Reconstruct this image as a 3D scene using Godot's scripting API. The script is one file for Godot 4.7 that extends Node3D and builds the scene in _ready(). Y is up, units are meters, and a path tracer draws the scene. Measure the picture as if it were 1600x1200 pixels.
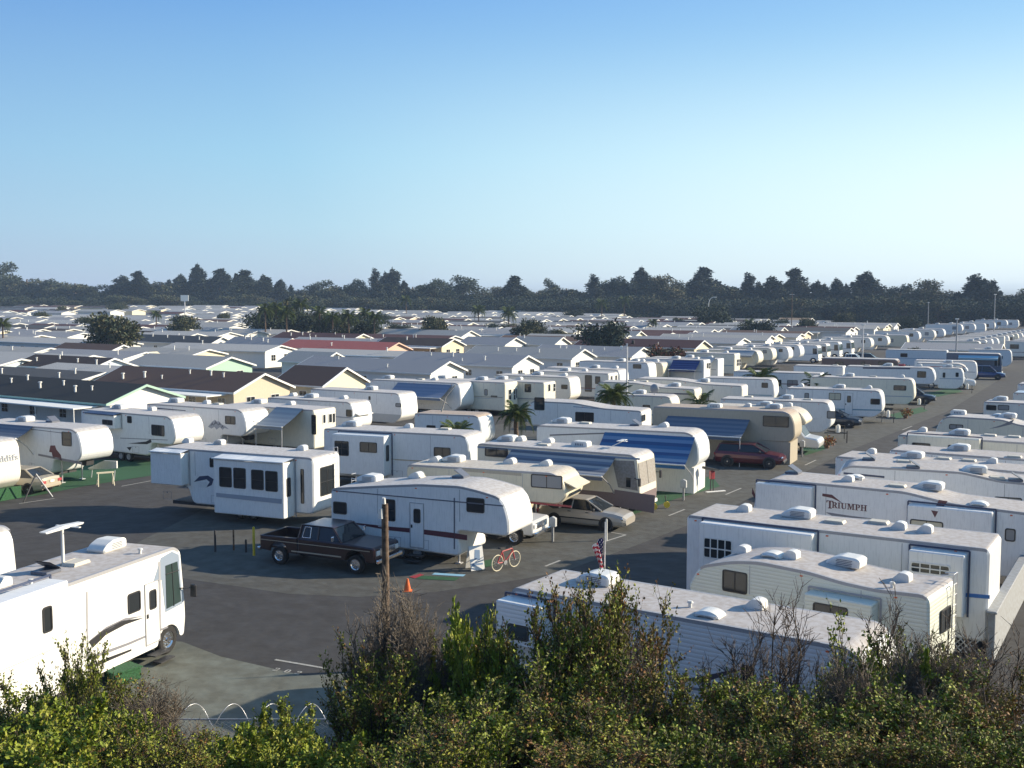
extends Node3D
# A camper park seen from the slope above it on a clear morning, sun low on the side of the lane.
# Each camper: l label, t body type, p centre on the ground, r turn, L W h size, windows, slide-outs, roof fittings in its own metres.
const CAMPERS = [
	{"l":"long white fifth-wheel with two slide-outs and rear ladder parked beside the dark pickup","t":"fwl","p":[-13.98,-56.38],"r":-22.63,"L":10.02,"W":2.5,"h":3.46,"win":[[4.37,1.98,0.19,1.74],[-1.13,2.85,0.24,0.5]],"ew":[[-0.01,2.13,1.31,1.47]],"vt":[[-4.32,-1.21,"box"],[-2.25,-0.97,"box"],[-2.19,-2.11,"box"],[3,-1.31,"box"]],"sl":[{"x":-3.61,"y":2.45,"w":2,"h":1.65,"d":0.6,"top":"white"},{"x":1.8,"y":1.84,"w":4.2,"h":2.75,"d":0.95,"win":[[0.45,2.34,0.75,1.01],[1.31,2.34,0.74,1.04],[2.38,2.33,0.73,1],[3.21,2.31,0.72,1.02]],"top":"white"}],"st":[{"c":"stripe","p":[[-0.14,1.5],[3.79,1.46],[3.78,1.23],[-0.14,1.3]],"o":0.96},{"c":"navy","p":[[-2.3,1.76],[-1.92,2.08],[-1.39,2.15],[-1.03,1.98],[-1.16,1.67],[-1.53,1.51],[-1.28,1.82],[-1.48,1.95],[-1.89,1.85]],"o":0}],"lad":true,"band":1,"tow":0},
	{"l":"white fifth-wheel with grey belt line, open front underside and red bicycle beside it","t":"fwr","p":[-3.63,-47.36],"r":-24.93,"L":8.41,"W":2.5,"h":2.79,"win":[[-3.86,2.02,0.71,0.55],[-1.26,2.14,0.52,0.96],[2.9,2.7,0.84,0.62]],"dr":[[0.07,1.78,0.86,1.79]],"ac":[[-3.42,-3.27]],"vt":[[-1.16,-2.74,"dome"],[1.1,-3.03,"hatch"],[-1.13,-4.14,"low"],[-3.25,-0.64,"tube"]],"st":[{"c":"belt","p":[[-4.2,2.8],[4.2,2.8],[4.2,2.75],[-4.2,2.75]]},{"c":"maroon","p":[[-4.23,1.43],[-1.26,1.24],[0.02,1.24],[2.5,1.17],[2.5,1.39],[1.74,1.43],[0.02,1.44],[-1.2,1.41]]},{"c":"belt","p":[[1.87,2.93],[1.93,2.93],[1.92,0.73],[1.86,0.73]]}],"prof":[[-4.37,2.86],[-1.57,3.19],[0.23,3.38],[2.15,3.44],[3.11,3.3],[3.94,3.12],[4.23,2.82],[4.44,2.14],[4.44,1.49],[1.98,1.54],[2.22,0.43],[-4.37,0.55]],"lad":true,"cap":"white","whz":-1.3},
	{"l":"white trailer with wide slide-out standing beside the brown storage shed","t":"ttr","p":[-6.47,-65.03],"r":-21.63,"L":9.77,"W":2.5,"h":3.4,"win":[[3.09,2.36,1.07,0.56]],"ac":[[-4.11,-3.4]],"vt":[[-0.15,-2.38,"box"],[2.3,-1.26,"low"]],"sl":[{"x":-1.99,"y":2.03,"w":3.49,"h":2.37,"d":0.9,"win":[[-3.08,2.38,0.96,0.88],[-1.28,2.53,1.15,0.61]],"frame":"navy"}]},
	{"l":"cream camper with raised front window shield above the silver sedan","t":"fwr","p":[-0.89,-53.9],"r":-23,"L":8.6,"W":2.5,"h":3,"col":"cream","rc":"cream","win":[[3.3,2.58,1.61,0.65]],"ac":[[-2.46,-0.89]],"vt":[[0.49,-3.11,"dome"],[2.42,-2.26,"dome"],[-3.33,-0.05,"dome"]],"st":[{"c":"red","p":[[2.17,1.55],[4.56,1.51],[4.57,1.42],[2.17,1.46]]},{"c":"tan","p":[[-1.25,2.96],[2,2.91],[2,2.76],[-1.25,2.8]]}],"shield":1},
	{"l":"beige and white motorhome with grey windshield cover and blue striped awning","t":"ma","p":[2.93,-59.09],"r":-28.29,"L":9.7,"W":2.5,"h":3.2,"win":[[-3.63,2.78,1.46,0.5]],"ac":[[-4.35,-2.13],[0.73,-2.35]],"vt":[[-3.26,-2.39,"dome"],[-1.47,-2.09,"dome"],[-1.23,0.18,"low"],[2.87,-2.32,"antenna"]],"aw":[-2.66,3.49,3.01,1.7,0.75],"awc":"bluestripe","st":[{"c":"mauve","p":[[3.44,1.31],[5.71,1.2],[5.65,0.26],[3.44,0.46]]},{"c":"bluegrey","p":[[-4.85,3.06],[4.85,3.07],[4.85,2.97],[-4.85,2.95]]}],"cover":1,"low":"mauve"},
	{"l":"white fifth-wheel with bright blue sloping awning and rounded front","t":"fwr","p":[6.66,-65.34],"r":-25,"L":10.24,"W":2.5,"h":3.55,"ac":[[-4.48,-2.08]],"vt":[[2.32,-3.33,"dome"],[0.58,-1.04,"hatch"],[-2.62,-0.65,"low"],[-4.91,0.04,"tube"]],"aw":[-0.65,4.86,3.31,2,1.35],"awc":"blue","st":[{"c":"belt","p":[[-4.22,2.97],[-0.65,3.28],[-0.65,3.2],[-4.22,2.89]]}],"skirt":"white"},
	{"l":"tan fifth-wheel with blue awning on posts over the red car","t":"fwr","p":[15.11,-76.16],"r":-26,"L":10.06,"W":2.5,"h":3.6,"col":"tan","rc":"tan","win":[[3.73,2.9,1.77,0.74]],"ac":[[3.21,-1.58],[-0.74,3.16]],"vt":[[1.28,-1.13,"box"],[-1.03,-2.53,"tube"]],"aw":[-3.88,1.96,2.93,2.4,0.95],"awc":"bluegrey","awp":1,"skirt":"tan"},
	{"l":"cream cabover motorhome tucked behind the tan fifth-wheel","t":"mc","p":[18.66,-80.46],"r":-26,"L":7,"W":2.5,"h":3.2,"col":"cream","rc":"cream","ac":[[0,-1.61]],"vt":[[1.74,-2.46,"box"]]},
	{"l":"white trailer with rounded front beside propane cylinders and dark sedan","t":"ttr","p":[21.67,-88.34],"r":-24,"L":8.91,"W":2.5,"h":3,"win":[[4.43,2.03,0.68,0.61]],"ac":[[0.61,-3.6]],"vt":[[-2.55,-0.93,"low"],[2.37,-0.11,"low"]],"tow":1},
	{"l":"white trailer with teal stripe and tan window blind","t":"ttr","p":[29.58,-99.08],"r":-24,"L":8.5,"W":2.5,"h":2.95,"win":[[-2.37,2.27,0.4,0.53],[0.12,2.31,1.06,0.64],[3.6,1.98,0.81,0.52]],"dr":[[1.33,1.69,0.44,1.97]],"ac":[[0.26,-4.49]],"vt":[[-3.28,-1.33,"dome"],[2.79,-2.49,"dome"]],"st":[{"c":"teal","p":[[-3.52,1.14],[4.19,1.29],[4.19,1.18],[-3.52,1.02]]}],"tow":1},
	{"l":"long white trailer with one jalousie window near its rounded end","t":"ttr","p":[35.8,-110.61],"r":-24,"L":10.14,"W":2.5,"h":3.1,"win":[[3.66,2.22,1.2,0.51]],"ac":[[-1.46,-2.42]],"vt":[[-2.44,-1,"low"],[0.87,-1.5,"low"],[3.64,-2.73,"dome"]],"tow":1,"frame":"dark"},
	{"l":"long white fifth-wheel with square tinted window and black awning rail","t":"fwr","p":[43.14,-123.75],"r":-24,"L":9.73,"W":2.5,"h":3.35,"win":[[3.42,2.59,0.94,0.72]],"ac":[[-0.31,-2.48]],"vt":[[-2.56,-0.23,"low"],[3.03,-1.49,"dome"],[1.14,-1.87,"red"]],"st":[{"c":"navy","p":[[-2.89,3.21],[2.19,3.28],[2.19,3.13],[-2.89,3.06]]}]},
	{"l":"small white trailer with arched front beside the white cab motorhome","t":"ttr","p":[51.5,-127.16],"r":-24,"L":2.83,"W":2.5,"h":2.95,"win":[[-0.76,2.14,0.28,0.6],[0.65,2.22,0.34,0.52]],"ac":[[-1.92,-3.48]],"vt":[[0.73,-0.87,"low"]],"tow":1},
	{"l":"white cabover motorhome with pink stripe and white truck nose","t":"mc","p":[53,-133.56],"r":-24,"L":5.96,"W":2.5,"h":3.1,"ac":[[0.57,-7.59]],"st":[{"c":"red","p":[[-2.38,2.72],[2.7,2.78],[2.71,2.71],[-2.37,2.65]]}]},
	{"l":"short white trailer peeping behind the cabover motorhome with pink stripe","t":"ttr","p":[55.52,-138.9],"r":-24,"L":7.5,"W":2.5,"h":3.1},
	{"l":"dark blue motorhome with light blue awning and sloping windshield","t":"ma","p":[65.88,-154.78],"r":-26,"L":7.26,"W":2.5,"h":3.2,"col":"slate","aw":[-2.01,3.15,2.9,0.8,0.35],"awc":"sky"},
	{"l":"white trailer behind the dark blue motorhome","t":"ttr","p":[73.57,-167.02],"r":-26,"L":6.09,"W":2.5,"h":3.1,"ac":[[-0.36,-5.95]],"vt":[[-2.58,-0.33,"low"]]},
	{"l":"white trailer with large black side window at the road bend","t":"box","p":[90.91,-193.62],"r":-26,"L":5.54,"W":2.5,"h":3.2,"win":[[-1.29,2.27,1.44,0.8]]},
	{"l":"low white trailer with tan sloped end beside the palms","t":"ttr","p":[-4.16,-78.93],"r":-22,"L":5.39,"W":2.5,"h":2.9,"rc":"tan","vt":[[-1.25,-0.35,"pole"]]},
	{"l":"white fifth-wheel with stepped roof and two dark windows beside the feather palm","t":"fwl2","p":[5.8,-82.25],"r":-24,"L":9.23,"W":2.5,"h":3,"win":[[-3.5,3.19,0.84,0.98],[0.16,2.35,1.48,0.72]],"ew":[[0.83,2.44,0.8,0.48]],"st":[{"c":"bluegrey","p":[[-0.74,3.11],[1.25,3.04],[1.25,3],[-0.74,3.06]]}]},
	{"l":"small white trailer with grey satellite dish on its roof","t":"ttr","p":[10.82,-93.32],"r":-24,"L":7,"W":2.5,"h":2.95,"ac":[[0.03,-2.47]],"dish":1},
	{"l":"white fifth-wheel with long black awning rail and shallow sloped roof","t":"fwl2","p":[12.44,-99.53],"r":-24,"L":9.53,"W":2.5,"h":3.1,"ac":[[2.42,-2.2]],"vt":[[-1.82,-3.52,"low"],[-0.59,-4.07,"low"]],"st":[{"c":"navy","p":[[0.52,2.66],[4.66,2.7],[4.66,2.58],[0.52,2.54]]}]},
	{"l":"white fifth-wheel with curved cream tail beside the spreading palm","t":"fwl2","p":[16.81,-103.18],"r":-24,"L":10.77,"W":2.5,"h":3.1,"ac":[[1.35,-4.35]]},
	{"l":"white trailer with rounded tail and small square window behind the spreading palm","t":"ttr","p":[23.56,-111.29],"r":-24,"L":7.23,"W":2.5,"h":3,"win":[[2.61,2.39,0.64,0.52]]},
	{"l":"plain long white trailer with flat blue-grey side","t":"box","p":[29.41,-119.69],"r":-24,"L":9.46,"W":2.5,"h":3},
	{"l":"white trailer half hidden by the long black-railed fifth-wheel","t":"box","p":[36.96,-130.36],"r":-24,"L":5.78,"W":2.5,"h":3,"vt":[[1.68,-0.75,"low"]]},
	{"l":"brown and maroon motorhome with row of dark windows","t":"ma","p":[45.61,-141.83],"r":-26,"L":9.66,"W":2.5,"h":3.2,"col":"brown","win":[[-2.56,2.42,1.05,0.67],[0.41,2.5,0.56,0.66],[2.97,2.58,1.41,0.66]]},
	{"l":"white trailer with wide dark window behind the bushy green trees","t":"box","p":[62.47,-167.69],"r":-26,"L":8.87,"W":2.5,"h":3,"win":[[-1.74,2.17,1.03,0.59]]},
	{"l":"white trailer end above a green skirt with propped diagonal pole","t":"ttr","p":[-31.9,-61.81],"r":-28,"L":8,"W":2.5,"h":3.4,"skirt":"green","text":"wildlifs"},
	{"l":"white fifth-wheel with red horse-like decal and window beside the gold sedan","t":"fwr","p":[-29.51,-67.78],"r":-28,"L":10,"W":2.5,"h":3.45,"win":[[3.78,2.84,0.84,0.86]],"ac":[[-2.12,-1.38]],"vt":[[-0.11,-2.45,"box"],[-0.01,-3.33,"hatch"]],"aw":[-5.97,0.84,3.43,1.2,0.6],"awc":"bluegrey","st":[{"c":"maroon","p":[[2.19,1.95],[2.33,2.35],[2.73,2.38],[2.83,2.15],[3.21,1.83],[3.3,1.48],[2.8,1.68],[2.52,1.58],[2.42,1.93]]},{"c":"belt","p":[[0.13,3.28],[3.44,3.2],[3.44,3.16],[0.13,3.24]]},{"c":"greystripe","p":[[1.21,1.77],[5.02,1.53],[5.01,1.37],[1.2,1.65]]}]},
	{"l":"white fifth-wheel with black swoosh decals and blue slide awning","t":"fwr","p":[-25.82,-75.31],"r":-33,"L":10,"W":2.5,"h":3.4,"win":[[0.37,2.96,0.47,0.49],[3.29,2.41,1.3,0.74]],"ac":[[-2.91,-1.44]],"vt":[[-7.33,-2.46,"low"],[0.15,-1.34,"box"]],"sl":[{"x":-2.13,"y":2.75,"w":3.23,"h":0.9,"d":0.6,"win":[[-1.21,2.72,1.11,0.36]],"top":"navy"}],"st":[{"c":"black","p":[[0.13,1.29],[2.02,1.56],[2.42,1.72],[2.03,1.73],[2.55,1.73],[2.61,1.56],[2.14,1.39]]},{"c":"black","p":[[-0.02,1.01],[0.53,1.09],[0.31,0.81]]},{"c":"greystripe","p":[[-0.67,1.63],[4.24,1.85],[4.24,1.81],[-0.68,1.58]]}]},
	{"l":"white fifth-wheel with grey mountain range decal and gap under its nose","t":"fwr","p":[-22.41,-79.62],"r":-31,"L":10.2,"W":2.5,"h":3.4,"win":[[3.59,2.61,1,0.59]],"ac":[[-3.79,-2.67]],"vt":[[-7.65,-4.1,"box"],[0.23,-2.74,"low"],[-0.93,-5.61,"box"]],"st":[{"c":"navy","p":[[-4.73,3.1],[-0.91,3.07],[-0.92,3.02],[-4.73,3]]}],"mount":1},
	{"l":"white park trailer with grey lean-to awning and paned end windows","t":"box","p":[-17.15,-80.07],"r":-30,"L":8.5,"W":2.5,"h":3.3,"win":[[4.26,2.27,0.41,1.42]],"ew":[[0.11,2.57,0.35,0.69],[-0.57,2.55,0.43,0.7],[-1.48,2.53,0.37,0.75]],"ac":[[-2.51,-3.53]],"vt":[[0.29,-2.82,"dome"]],"aw":[0.78,3.31,3.37,2.2,1.1],"awc":"greycloth","awp":1},
	{"l":"white trailer with ledge across its flat front behind the paned park trailer","t":"ttr","p":[-15.79,-88.72],"r":-30,"L":9,"W":2.5,"h":3,"win":[[4.07,2.14,0.58,0.56]],"ac":[[-1.22,-3.05]],"vt":[[-3.54,-2.39,"dome"],[1.87,-2.17,"dome"]],"shield":2},
	{"l":"white trailer with slanted front and grey lower band","t":"ttr","p":[-13.11,-95.64],"r":-30,"L":10,"W":2.5,"h":3.1,"win":[[4.69,2.1,0.6,0.33],[1.63,2.56,0.21,0.33]],"ac":[[0.49,-2.75]],"low":"lightgrey"},
	{"l":"white trailer with faded blue awning and leaning white mast","t":"ttr","p":[-8.78,-105.15],"r":-29,"L":10.5,"W":2.5,"h":3.2,"ac":[[-4.34,-2.49]],"vt":[[0.97,-3.51,"dome"],[-0.63,-1.68,"low"]],"aw":[-1.88,4.26,3.01,2,1.1],"awc":"dullblue"},
	{"l":"white park trailer with three tall end windows facing the palms","t":"box","p":[-3.99,-105.53],"r":-29,"L":9,"W":2.5,"h":3.2,"win":[[2.43,2.2,0.35,0.61],[3.31,1.84,0.7,0.18],[2.43,0.39,0.64,0.31]],"ew":[[0.32,2,0.63,1.04],[-0.63,1.96,0.51,1.11],[-1.59,2.01,0.39,0.99]],"ac":[[0.94,-2.12],[-4.61,-6.99]]},
	{"l":"white park trailer with tall end windows under a rounded eave","t":"box","p":[-0.28,-106.76],"r":-29,"L":9,"W":2.5,"h":3.1,"win":[[2.77,2.51,0.7,0.8]],"ew":[[0.17,2.53,0.54,0.74],[-0.92,2.48,0.55,0.81]],"ac":[[-1.08,-4.96]],"vt":[[0.7,-9.03,"dome"]]},
	{"l":"white trailer with slanted plain front and one small side window","t":"ttr","p":[2.63,-113.17],"r":-29,"L":9,"W":2.5,"h":3.1,"win":[[3.78,2.13,0.72,0.46]],"ac":[[-0.17,-3.36]],"vt":[[2.73,-1.78,"dome"],[-2.12,-3.37,"low"]]},
	{"l":"white park trailer with open dark doorway and bay of end windows","t":"box","p":[6.93,-118.53],"r":-29,"L":9,"W":2.5,"h":3.1,"win":[[2.15,1.98,0.83,1.79],[3.24,2.37,0.6,0.82]],"ew":[[0.48,2.54,0.51,0.62],[-0.71,2.49,0.52,0.69]],"ac":[[-1.43,-4.61]],"vt":[[0.73,-4.59,"dome"]]},
	{"l":"white trailer with bulging plain front beside the lamp post","t":"ttr","p":[8.45,-123.1],"r":-29,"L":9.5,"W":2.5,"h":3.2,"ac":[[0.81,-5.25]],"vt":[[3.2,-2.72,"dome"]]},
	{"l":"white trailer with slanted front and grey side window","t":"ttr","p":[13.19,-135.48],"r":-29,"L":9.5,"W":2.5,"h":3.2,"win":[[3.12,2.72,1.09,0.55]],"ac":[[0.25,-6.88]],"vt":[[2.96,-3.65,"dome"]]},
	{"l":"small cream trailer with rounded front","t":"ttr","p":[17.1,-139.4],"r":-29,"L":6,"W":2.5,"h":2.9,"col":"cream","ac":[[-1.55,-7.23]],"vt":[[1.21,-3.86,"dome"]]},
	{"l":"white park trailer with dark blue awning","t":"box","p":[20.71,-140.63],"r":-29,"L":9.5,"W":2.5,"h":3.2,"ew":[[-0.14,2.43,0.75,0.74],[-1.65,2.39,0.76,0.83]],"ac":[[0.36,-7.81]],"vt":[[3.05,-4.18,"dome"]],"aw":[0.65,4.25,3.13,1.8,1.1],"awc":"navy","awp":1},
	{"l":"white trailer with grey awning on white posts","t":"box","p":[23.32,-145.05],"r":-29,"L":9.5,"W":2.5,"h":3.1,"ac":[[0.26,-8.38]],"vt":[[3.03,-4.51,"dome"]],"aw":[2.4,4.4,3.31,1.8,0.7],"awc":"greycloth","awp":1},
	{"l":"white park trailer with four-paned end window","t":"box","p":[27.24,-153.63],"r":-29,"L":9.5,"W":2.5,"h":3.3,"ew":[[-0.28,2.02,1.18,0.99],[-2.36,2,1.21,1]],"ac":[[-0.18,-10.06]],"vt":[[2.83,-5.44,"dome"]]},
	{"l":"white fifth-wheel under a grey curved awning with zigzag arm","t":"fwr","p":[32.1,-160.27],"r":-29,"L":9.5,"W":2.5,"h":3.4,"ac":[[-0.38,-11.47]],"vt":[[2.77,-6.23,"dome"]],"aw":[0.38,4.19,3.34,1.6,0.6],"awc":"greycloth"},
	{"l":"white fifth-wheel seen end-on in the far row of campers","t":"fwr","p":[35.99,-167.83],"r":-30,"L":9.5,"W":2.5,"h":3.4,"g":"campers parked in the outer row","win":[[3.48,2.83,0.59,0.49]],"ac":[[0.8,-8.53]]},
	{"l":"white fifth-wheel seen end-on in the far row of campers","t":"fwr","p":[38.9,-169.78],"r":-30,"L":9.5,"W":2.5,"h":3.5,"g":"campers parked in the outer row","win":[[3.47,2.93,0.6,0.49]],"ac":[[0.81,-9]]},
	{"l":"white fifth-wheel seen end-on in the far row of campers","t":"fwr","p":[42.34,-176.12],"r":-30,"L":9.5,"W":2.5,"h":3.5,"g":"campers parked in the outer row","win":[[3.43,2.91,0.62,0.51]],"ac":[[0.64,-9.9]]},
	{"l":"white motorhome with tall green-tinted windshield in the outer row","t":"ma","p":[47.58,-184.61],"r":-30,"L":9.5,"W":2.5,"h":3,"g":"campers parked in the outer row","ac":[[0.65,-10.38]]},
	{"l":"white motorhome with tall green-tinted windshield in the outer row","t":"ma","p":[51.12,-191.69],"r":-30,"L":9.5,"W":2.5,"h":3,"g":"campers parked in the outer row","ac":[[0.45,-11.42]]},
	{"l":"white motorhome with tall green-tinted windshield in the outer row","t":"ma","p":[54.78,-196.89],"r":-30,"L":9.5,"W":2.5,"h":3.05,"g":"campers parked in the outer row","ac":[[0.34,-12.33]]},
	{"l":"white motorhome with tall green-tinted windshield in the outer row","t":"ma","p":[59.04,-203.63],"r":-30,"L":9.5,"W":2.5,"h":3.05,"g":"campers parked in the outer row","ac":[[0.2,-13.43]]},
	{"l":"white fifth-wheel seen end-on in the far row of campers","t":"fwr","p":[63.68,-206.66],"r":-30,"L":9.5,"W":2.5,"h":3.4,"g":"campers parked in the outer row","win":[[3.25,2.71,0.7,0.6]],"ac":[[0.16,-14.78]]},
	{"l":"white fifth-wheel seen end-on in the far row of campers","t":"fwr","p":[70.03,-216.07],"r":-30,"L":9.5,"W":2.5,"h":3.4,"g":"campers parked in the outer row","win":[[3.2,2.68,0.73,0.63]],"ac":[[0,-16.53]]},
	{"l":"beige trailer seen end-on in the far row of campers","t":"ttr","p":[78.87,-230.07],"r":-30,"L":9.5,"W":2.5,"h":3,"col":"cream","ac":[[-0.09,-18.2]]},
	{"l":"white fifth-wheel seen end-on in the far row of campers","t":"fwr","p":[85.77,-241.81],"r":-30,"L":9.5,"W":2.5,"h":3.4,"g":"campers parked in the outer row","win":[[3.04,2.6,0.8,0.7]],"ac":[[-0.56,-21.72]]},
	{"l":"white fifth-wheel seen end-on in the far row of campers","t":"fwr","p":[92.44,-250.35],"r":-30,"L":9.5,"W":2.5,"h":3.4,"g":"campers parked in the outer row","win":[[2.99,2.57,0.83,0.73]],"ac":[[-0.62,-23.67]]},
	{"l":"white fifth-wheel seen end-on in the far row of campers","t":"fwr","p":[98.25,-259.52],"r":-30,"L":9.5,"W":2.5,"h":3.4,"g":"campers parked in the outer row","win":[[2.93,2.54,0.85,0.75]],"ac":[[-0.79,-25.8]]},
	{"l":"white fifth-wheel seen end-on in the far row of campers","t":"fwr","p":[118.25,-297.76],"r":-30,"L":9.5,"W":2.5,"h":3.4,"g":"campers parked in the outer row","win":[[2.68,2.42,0.97,0.87]],"ac":[[-1.93,-35.44]]},
	{"l":"white fifth-wheel seen end-on in the far row of campers","t":"fwr","p":[124.43,-304.17],"r":-30,"L":9.5,"W":2.5,"h":3.4,"g":"campers parked in the outer row","win":[[2.64,2.4,0.99,0.89]],"ac":[[-1.83,-37.39]]},
	{"l":"white travel trailer seen end-on in the far row of campers","t":"ttr","p":[131.96,-314.99],"r":-30,"L":9.5,"W":2.5,"h":3.2,"g":"campers parked in the outer row","ac":[[-1.82,-39.46]]},
	{"l":"white fifth-wheel seen end-on in the far row of campers","t":"fwr","p":[139.21,-325.19],"r":-30,"L":9.5,"W":2.5,"h":3.4,"g":"campers parked in the outer row","win":[[2.52,2.33,1.05,0.95]],"ac":[[-2.05,-43.81]]},
	{"l":"white fifth-wheel seen end-on in the far row of campers","t":"fwr","p":[153.78,-349.38],"r":-30,"L":9.5,"W":2.5,"h":3.4,"g":"campers parked in the outer row","win":[[2.36,2.25,1.12,1.02]],"ac":[[-2.56,-51.7]]},
	{"l":"white travel trailer seen end-on in the far row of campers","t":"ttr","p":[161.41,-357.92],"r":-30,"L":9.5,"W":2.5,"h":3.2,"g":"campers parked in the outer row","ac":[[-2.28,-53.28]]},
	{"l":"long white ribbed trailer with grey membrane roof behind the dark leafy shrub","t":"tt2","p":[4.75,-28.31],"r":-34.49,"L":10.19,"W":2.5,"h":3.3,"col":"ribbed","rc":"membrane","dr":[[2.12,2,0.58,1.45]],"ac":[[-3.11,-0.87]],"vt":[[0.11,0.28,"tube"],[0.85,0.67,"dome2"],[1.57,-0.66,"box"]],"sl":[{"x":-4.29,"y":2.45,"w":1.51,"h":1.18,"d":0.6,"win":[[-4.29,2.25,0.7,0.43]],"frame":"navy"}],"st":[{"c":"swoosh","p":[[0.09,1.64],[0.8,1.85],[1.83,2.27],[2.41,2.26],[1.83,2.2],[0.98,1.75]]},{"c":"greystripe","p":[[0.09,1.5],[4.23,1.93],[4.23,1.85],[0.09,1.43]]}]},
	{"l":"short ivory ribbed trailer with domed roof wedged between two larger trailers","t":"fwl3","p":[10.23,-33.2],"r":-38.3,"L":6.19,"W":2.5,"h":2.95,"col":"ribbedivory","rc":"membrane","win":[[-2.99,2.36,0.87,0.7]],"ew":[[-0.15,1.96,0.88,0.69]],"ac":[[-0.01,-0.67]],"vt":[[-3.63,-0.55,"box"],[-2.14,0.28,"dome2"],[-1.61,0.07,"box"],[1.85,-0.16,"box"],[1.87,0.92,"tube"]],"sl":[{"x":0.59,"y":2.04,"w":2.07,"h":1.04,"d":0.55,"win":[[0.39,2.17,1.07,0.35]]}],"prof":[[-4.68,1.98],[-4.26,2.68],[-3.1,3.01],[-2.19,3.13],[-0.51,3.07],[0.54,2.93],[1.52,2.88],[3.06,2.96],[3.13,0.55],[-2.96,0.55],[-3.05,1.5],[-4.61,1.5]],"lad":true},
	{"l":"long white park trailer with grey roof, blue stripe and multi-pane window","t":"box","p":[11.37,-37.45],"r":-31.76,"L":10.2,"W":2.6,"h":3.5,"rc":"membrane","ac":[[-1.51,-0.79]],"vt":[[-3.56,-0.48,"box"],[-0.15,-0.2,"low"],[1.18,-0.89,"low"],[2,-0.3,"box"],[2.87,-0.24,"box"]],"sl":[{"x":-2.39,"y":2.35,"w":4.04,"h":2.12,"d":0.5,"win":[[-3.7,2.53,1.09,0.76]],"frame":"navy"},{"x":3.6,"y":2.31,"w":1.69,"h":1.99,"d":0.5,"win":[[3.43,2.77,1.22,0.37]],"frame":"navy"}],"st":[{"c":"blue","p":[[4.07,2],[5.15,2.05],[5.15,1.93],[4.07,1.87]]}],"lattice":1},
	{"l":"white fifth-wheel with maroon script lettering and swooshes on its side","t":"fwlr","p":[15.9,-44.69],"r":-32.13,"L":11.25,"W":2.5,"h":3.6,"rc":"membrane","win":[[4.61,2.29,0.38,0.5]],"ac":[[1.31,-1.04]],"vt":[[-1.91,0.06,"box"],[-1.84,-1.52,"dome2"],[-1.47,-0.4,"tube"],[0.15,0.23,"low"],[3.4,0.88,"dome2"],[-4.49,-0.66,"hatch"]],"sl":[{"x":-4.21,"y":2.87,"w":2.43,"h":1.15,"d":0.35,"frame":"navy"},{"x":2.45,"y":2.46,"w":3.13,"h":1.39,"d":0.45,"win":[[1.63,2.39,1.25,0.43]],"frame":"navy"}],"st":[{"c":"maroon","p":[[-5.67,3.15],[-5.52,2.77],[-4.97,2.49],[-4.18,2.24],[-4.83,2.34],[-5.46,2.58],[-5.7,2.89]]},{"c":"maroon","p":[[-2.64,3.19],[-2.24,3.18],[-1.81,2.87],[-2.24,3.04],[-2.64,3.08]]},{"c":"maroon","p":[[1.98,3.39],[2.31,3.37],[2.11,3.04],[1.82,2.99]]},{"c":"maroon","p":[[1.79,3.03],[2.05,3.01],[1.94,2.75]],"o":0.46},{"c":"greystripe","p":[[-2.49,2.42],[-1.43,2.37],[-0.35,2.36],[-1.43,2.29],[-2.22,2.29]]}],"script":[-1.76,2.77,1.37,0.54]},
	{"l":"white fifth-wheel with grey stepped roof behind the maroon-lettered one","t":"fwlr","p":[20.23,-50.12],"r":-21.69,"L":10.07,"W":2.5,"h":3.5,"rc":"membrane","ac":[[1.2,1.91]],"vt":[[-3.51,-1.07,"hatch"],[-1.92,-0.83,"low"],[-1.45,0.84,"hatch"],[2.11,1.92,"low"],[2.87,3.04,"hatch"]],"st":[{"c":"navy","p":[[-4.5,3.17],[-2.68,3.1],[-2.68,3.01],[-4.5,3.08]]}]},
	{"l":"white trailer with wide flat roof and rounded air conditioner behind the stepped-roof one","t":"box","p":[21.9,-54.19],"r":-34.2,"L":10.58,"W":2.5,"h":3.1,"rc":"membrane","ac":[[-1.8,-2.23]],"vt":[[-4.03,-1.85,"box"],[-0.37,-1.29,"low"],[0.83,-2.1,"low"],[1.93,-1.8,"box"]]},
	{"l":"white trailer with pale roof and boxy air conditioner along the lane","t":"box","p":[24.04,-56.52],"r":-32,"L":7.69,"W":2.5,"h":3.25,"rc":"membrane","ac":[[-0.65,-0.67]],"vt":[[2.19,0.78,"low"]]},
	{"l":"white park trailer with flat roof and two paned windows along the lane","t":"box","p":[26.33,-60.66],"r":-32,"L":8.44,"W":2.5,"h":3.5,"rc":"membrane","ac":[[-1.18,-3.84]],"vt":[[-3.29,-3.64,"box"],[0.34,-2.32,"low"],[1.58,-2.41,"low"]],"sl":[{"x":-1.71,"y":2.73,"w":3.81,"h":1.69,"d":0.4,"win":[[-2.85,2.95,1,0.44],[-0.87,2.99,1.13,0.36]],"frame":"navy"}]},
	{"l":"white fifth-wheel with bluish side and grey swoosh across the lane","t":"fwlr","p":[32.52,-72.5],"r":-32,"L":7.34,"W":2.5,"h":3.3,"win":[[-2.34,2.62,0.89,0.35]],"ac":[[0.61,-4.52],[-2.52,-4.08]],"vt":[[-0.08,-1.69,"dome2"]],"st":[{"c":"greystripe","p":[[-0.31,2.62],[0.46,2.93],[1.22,3.36],[1.04,3.01],[0.27,2.75]]}]},
	{"l":"white trailer with two tinted windows farther along the lane","t":"box","p":[40.37,-85.82],"r":-32,"L":5.17,"W":2.5,"h":3,"win":[[-2.01,2.55,0.75,0.41],[-1.12,2.6,0.83,0.41]],"ac":[[-1.74,-2.13]]},
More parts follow.
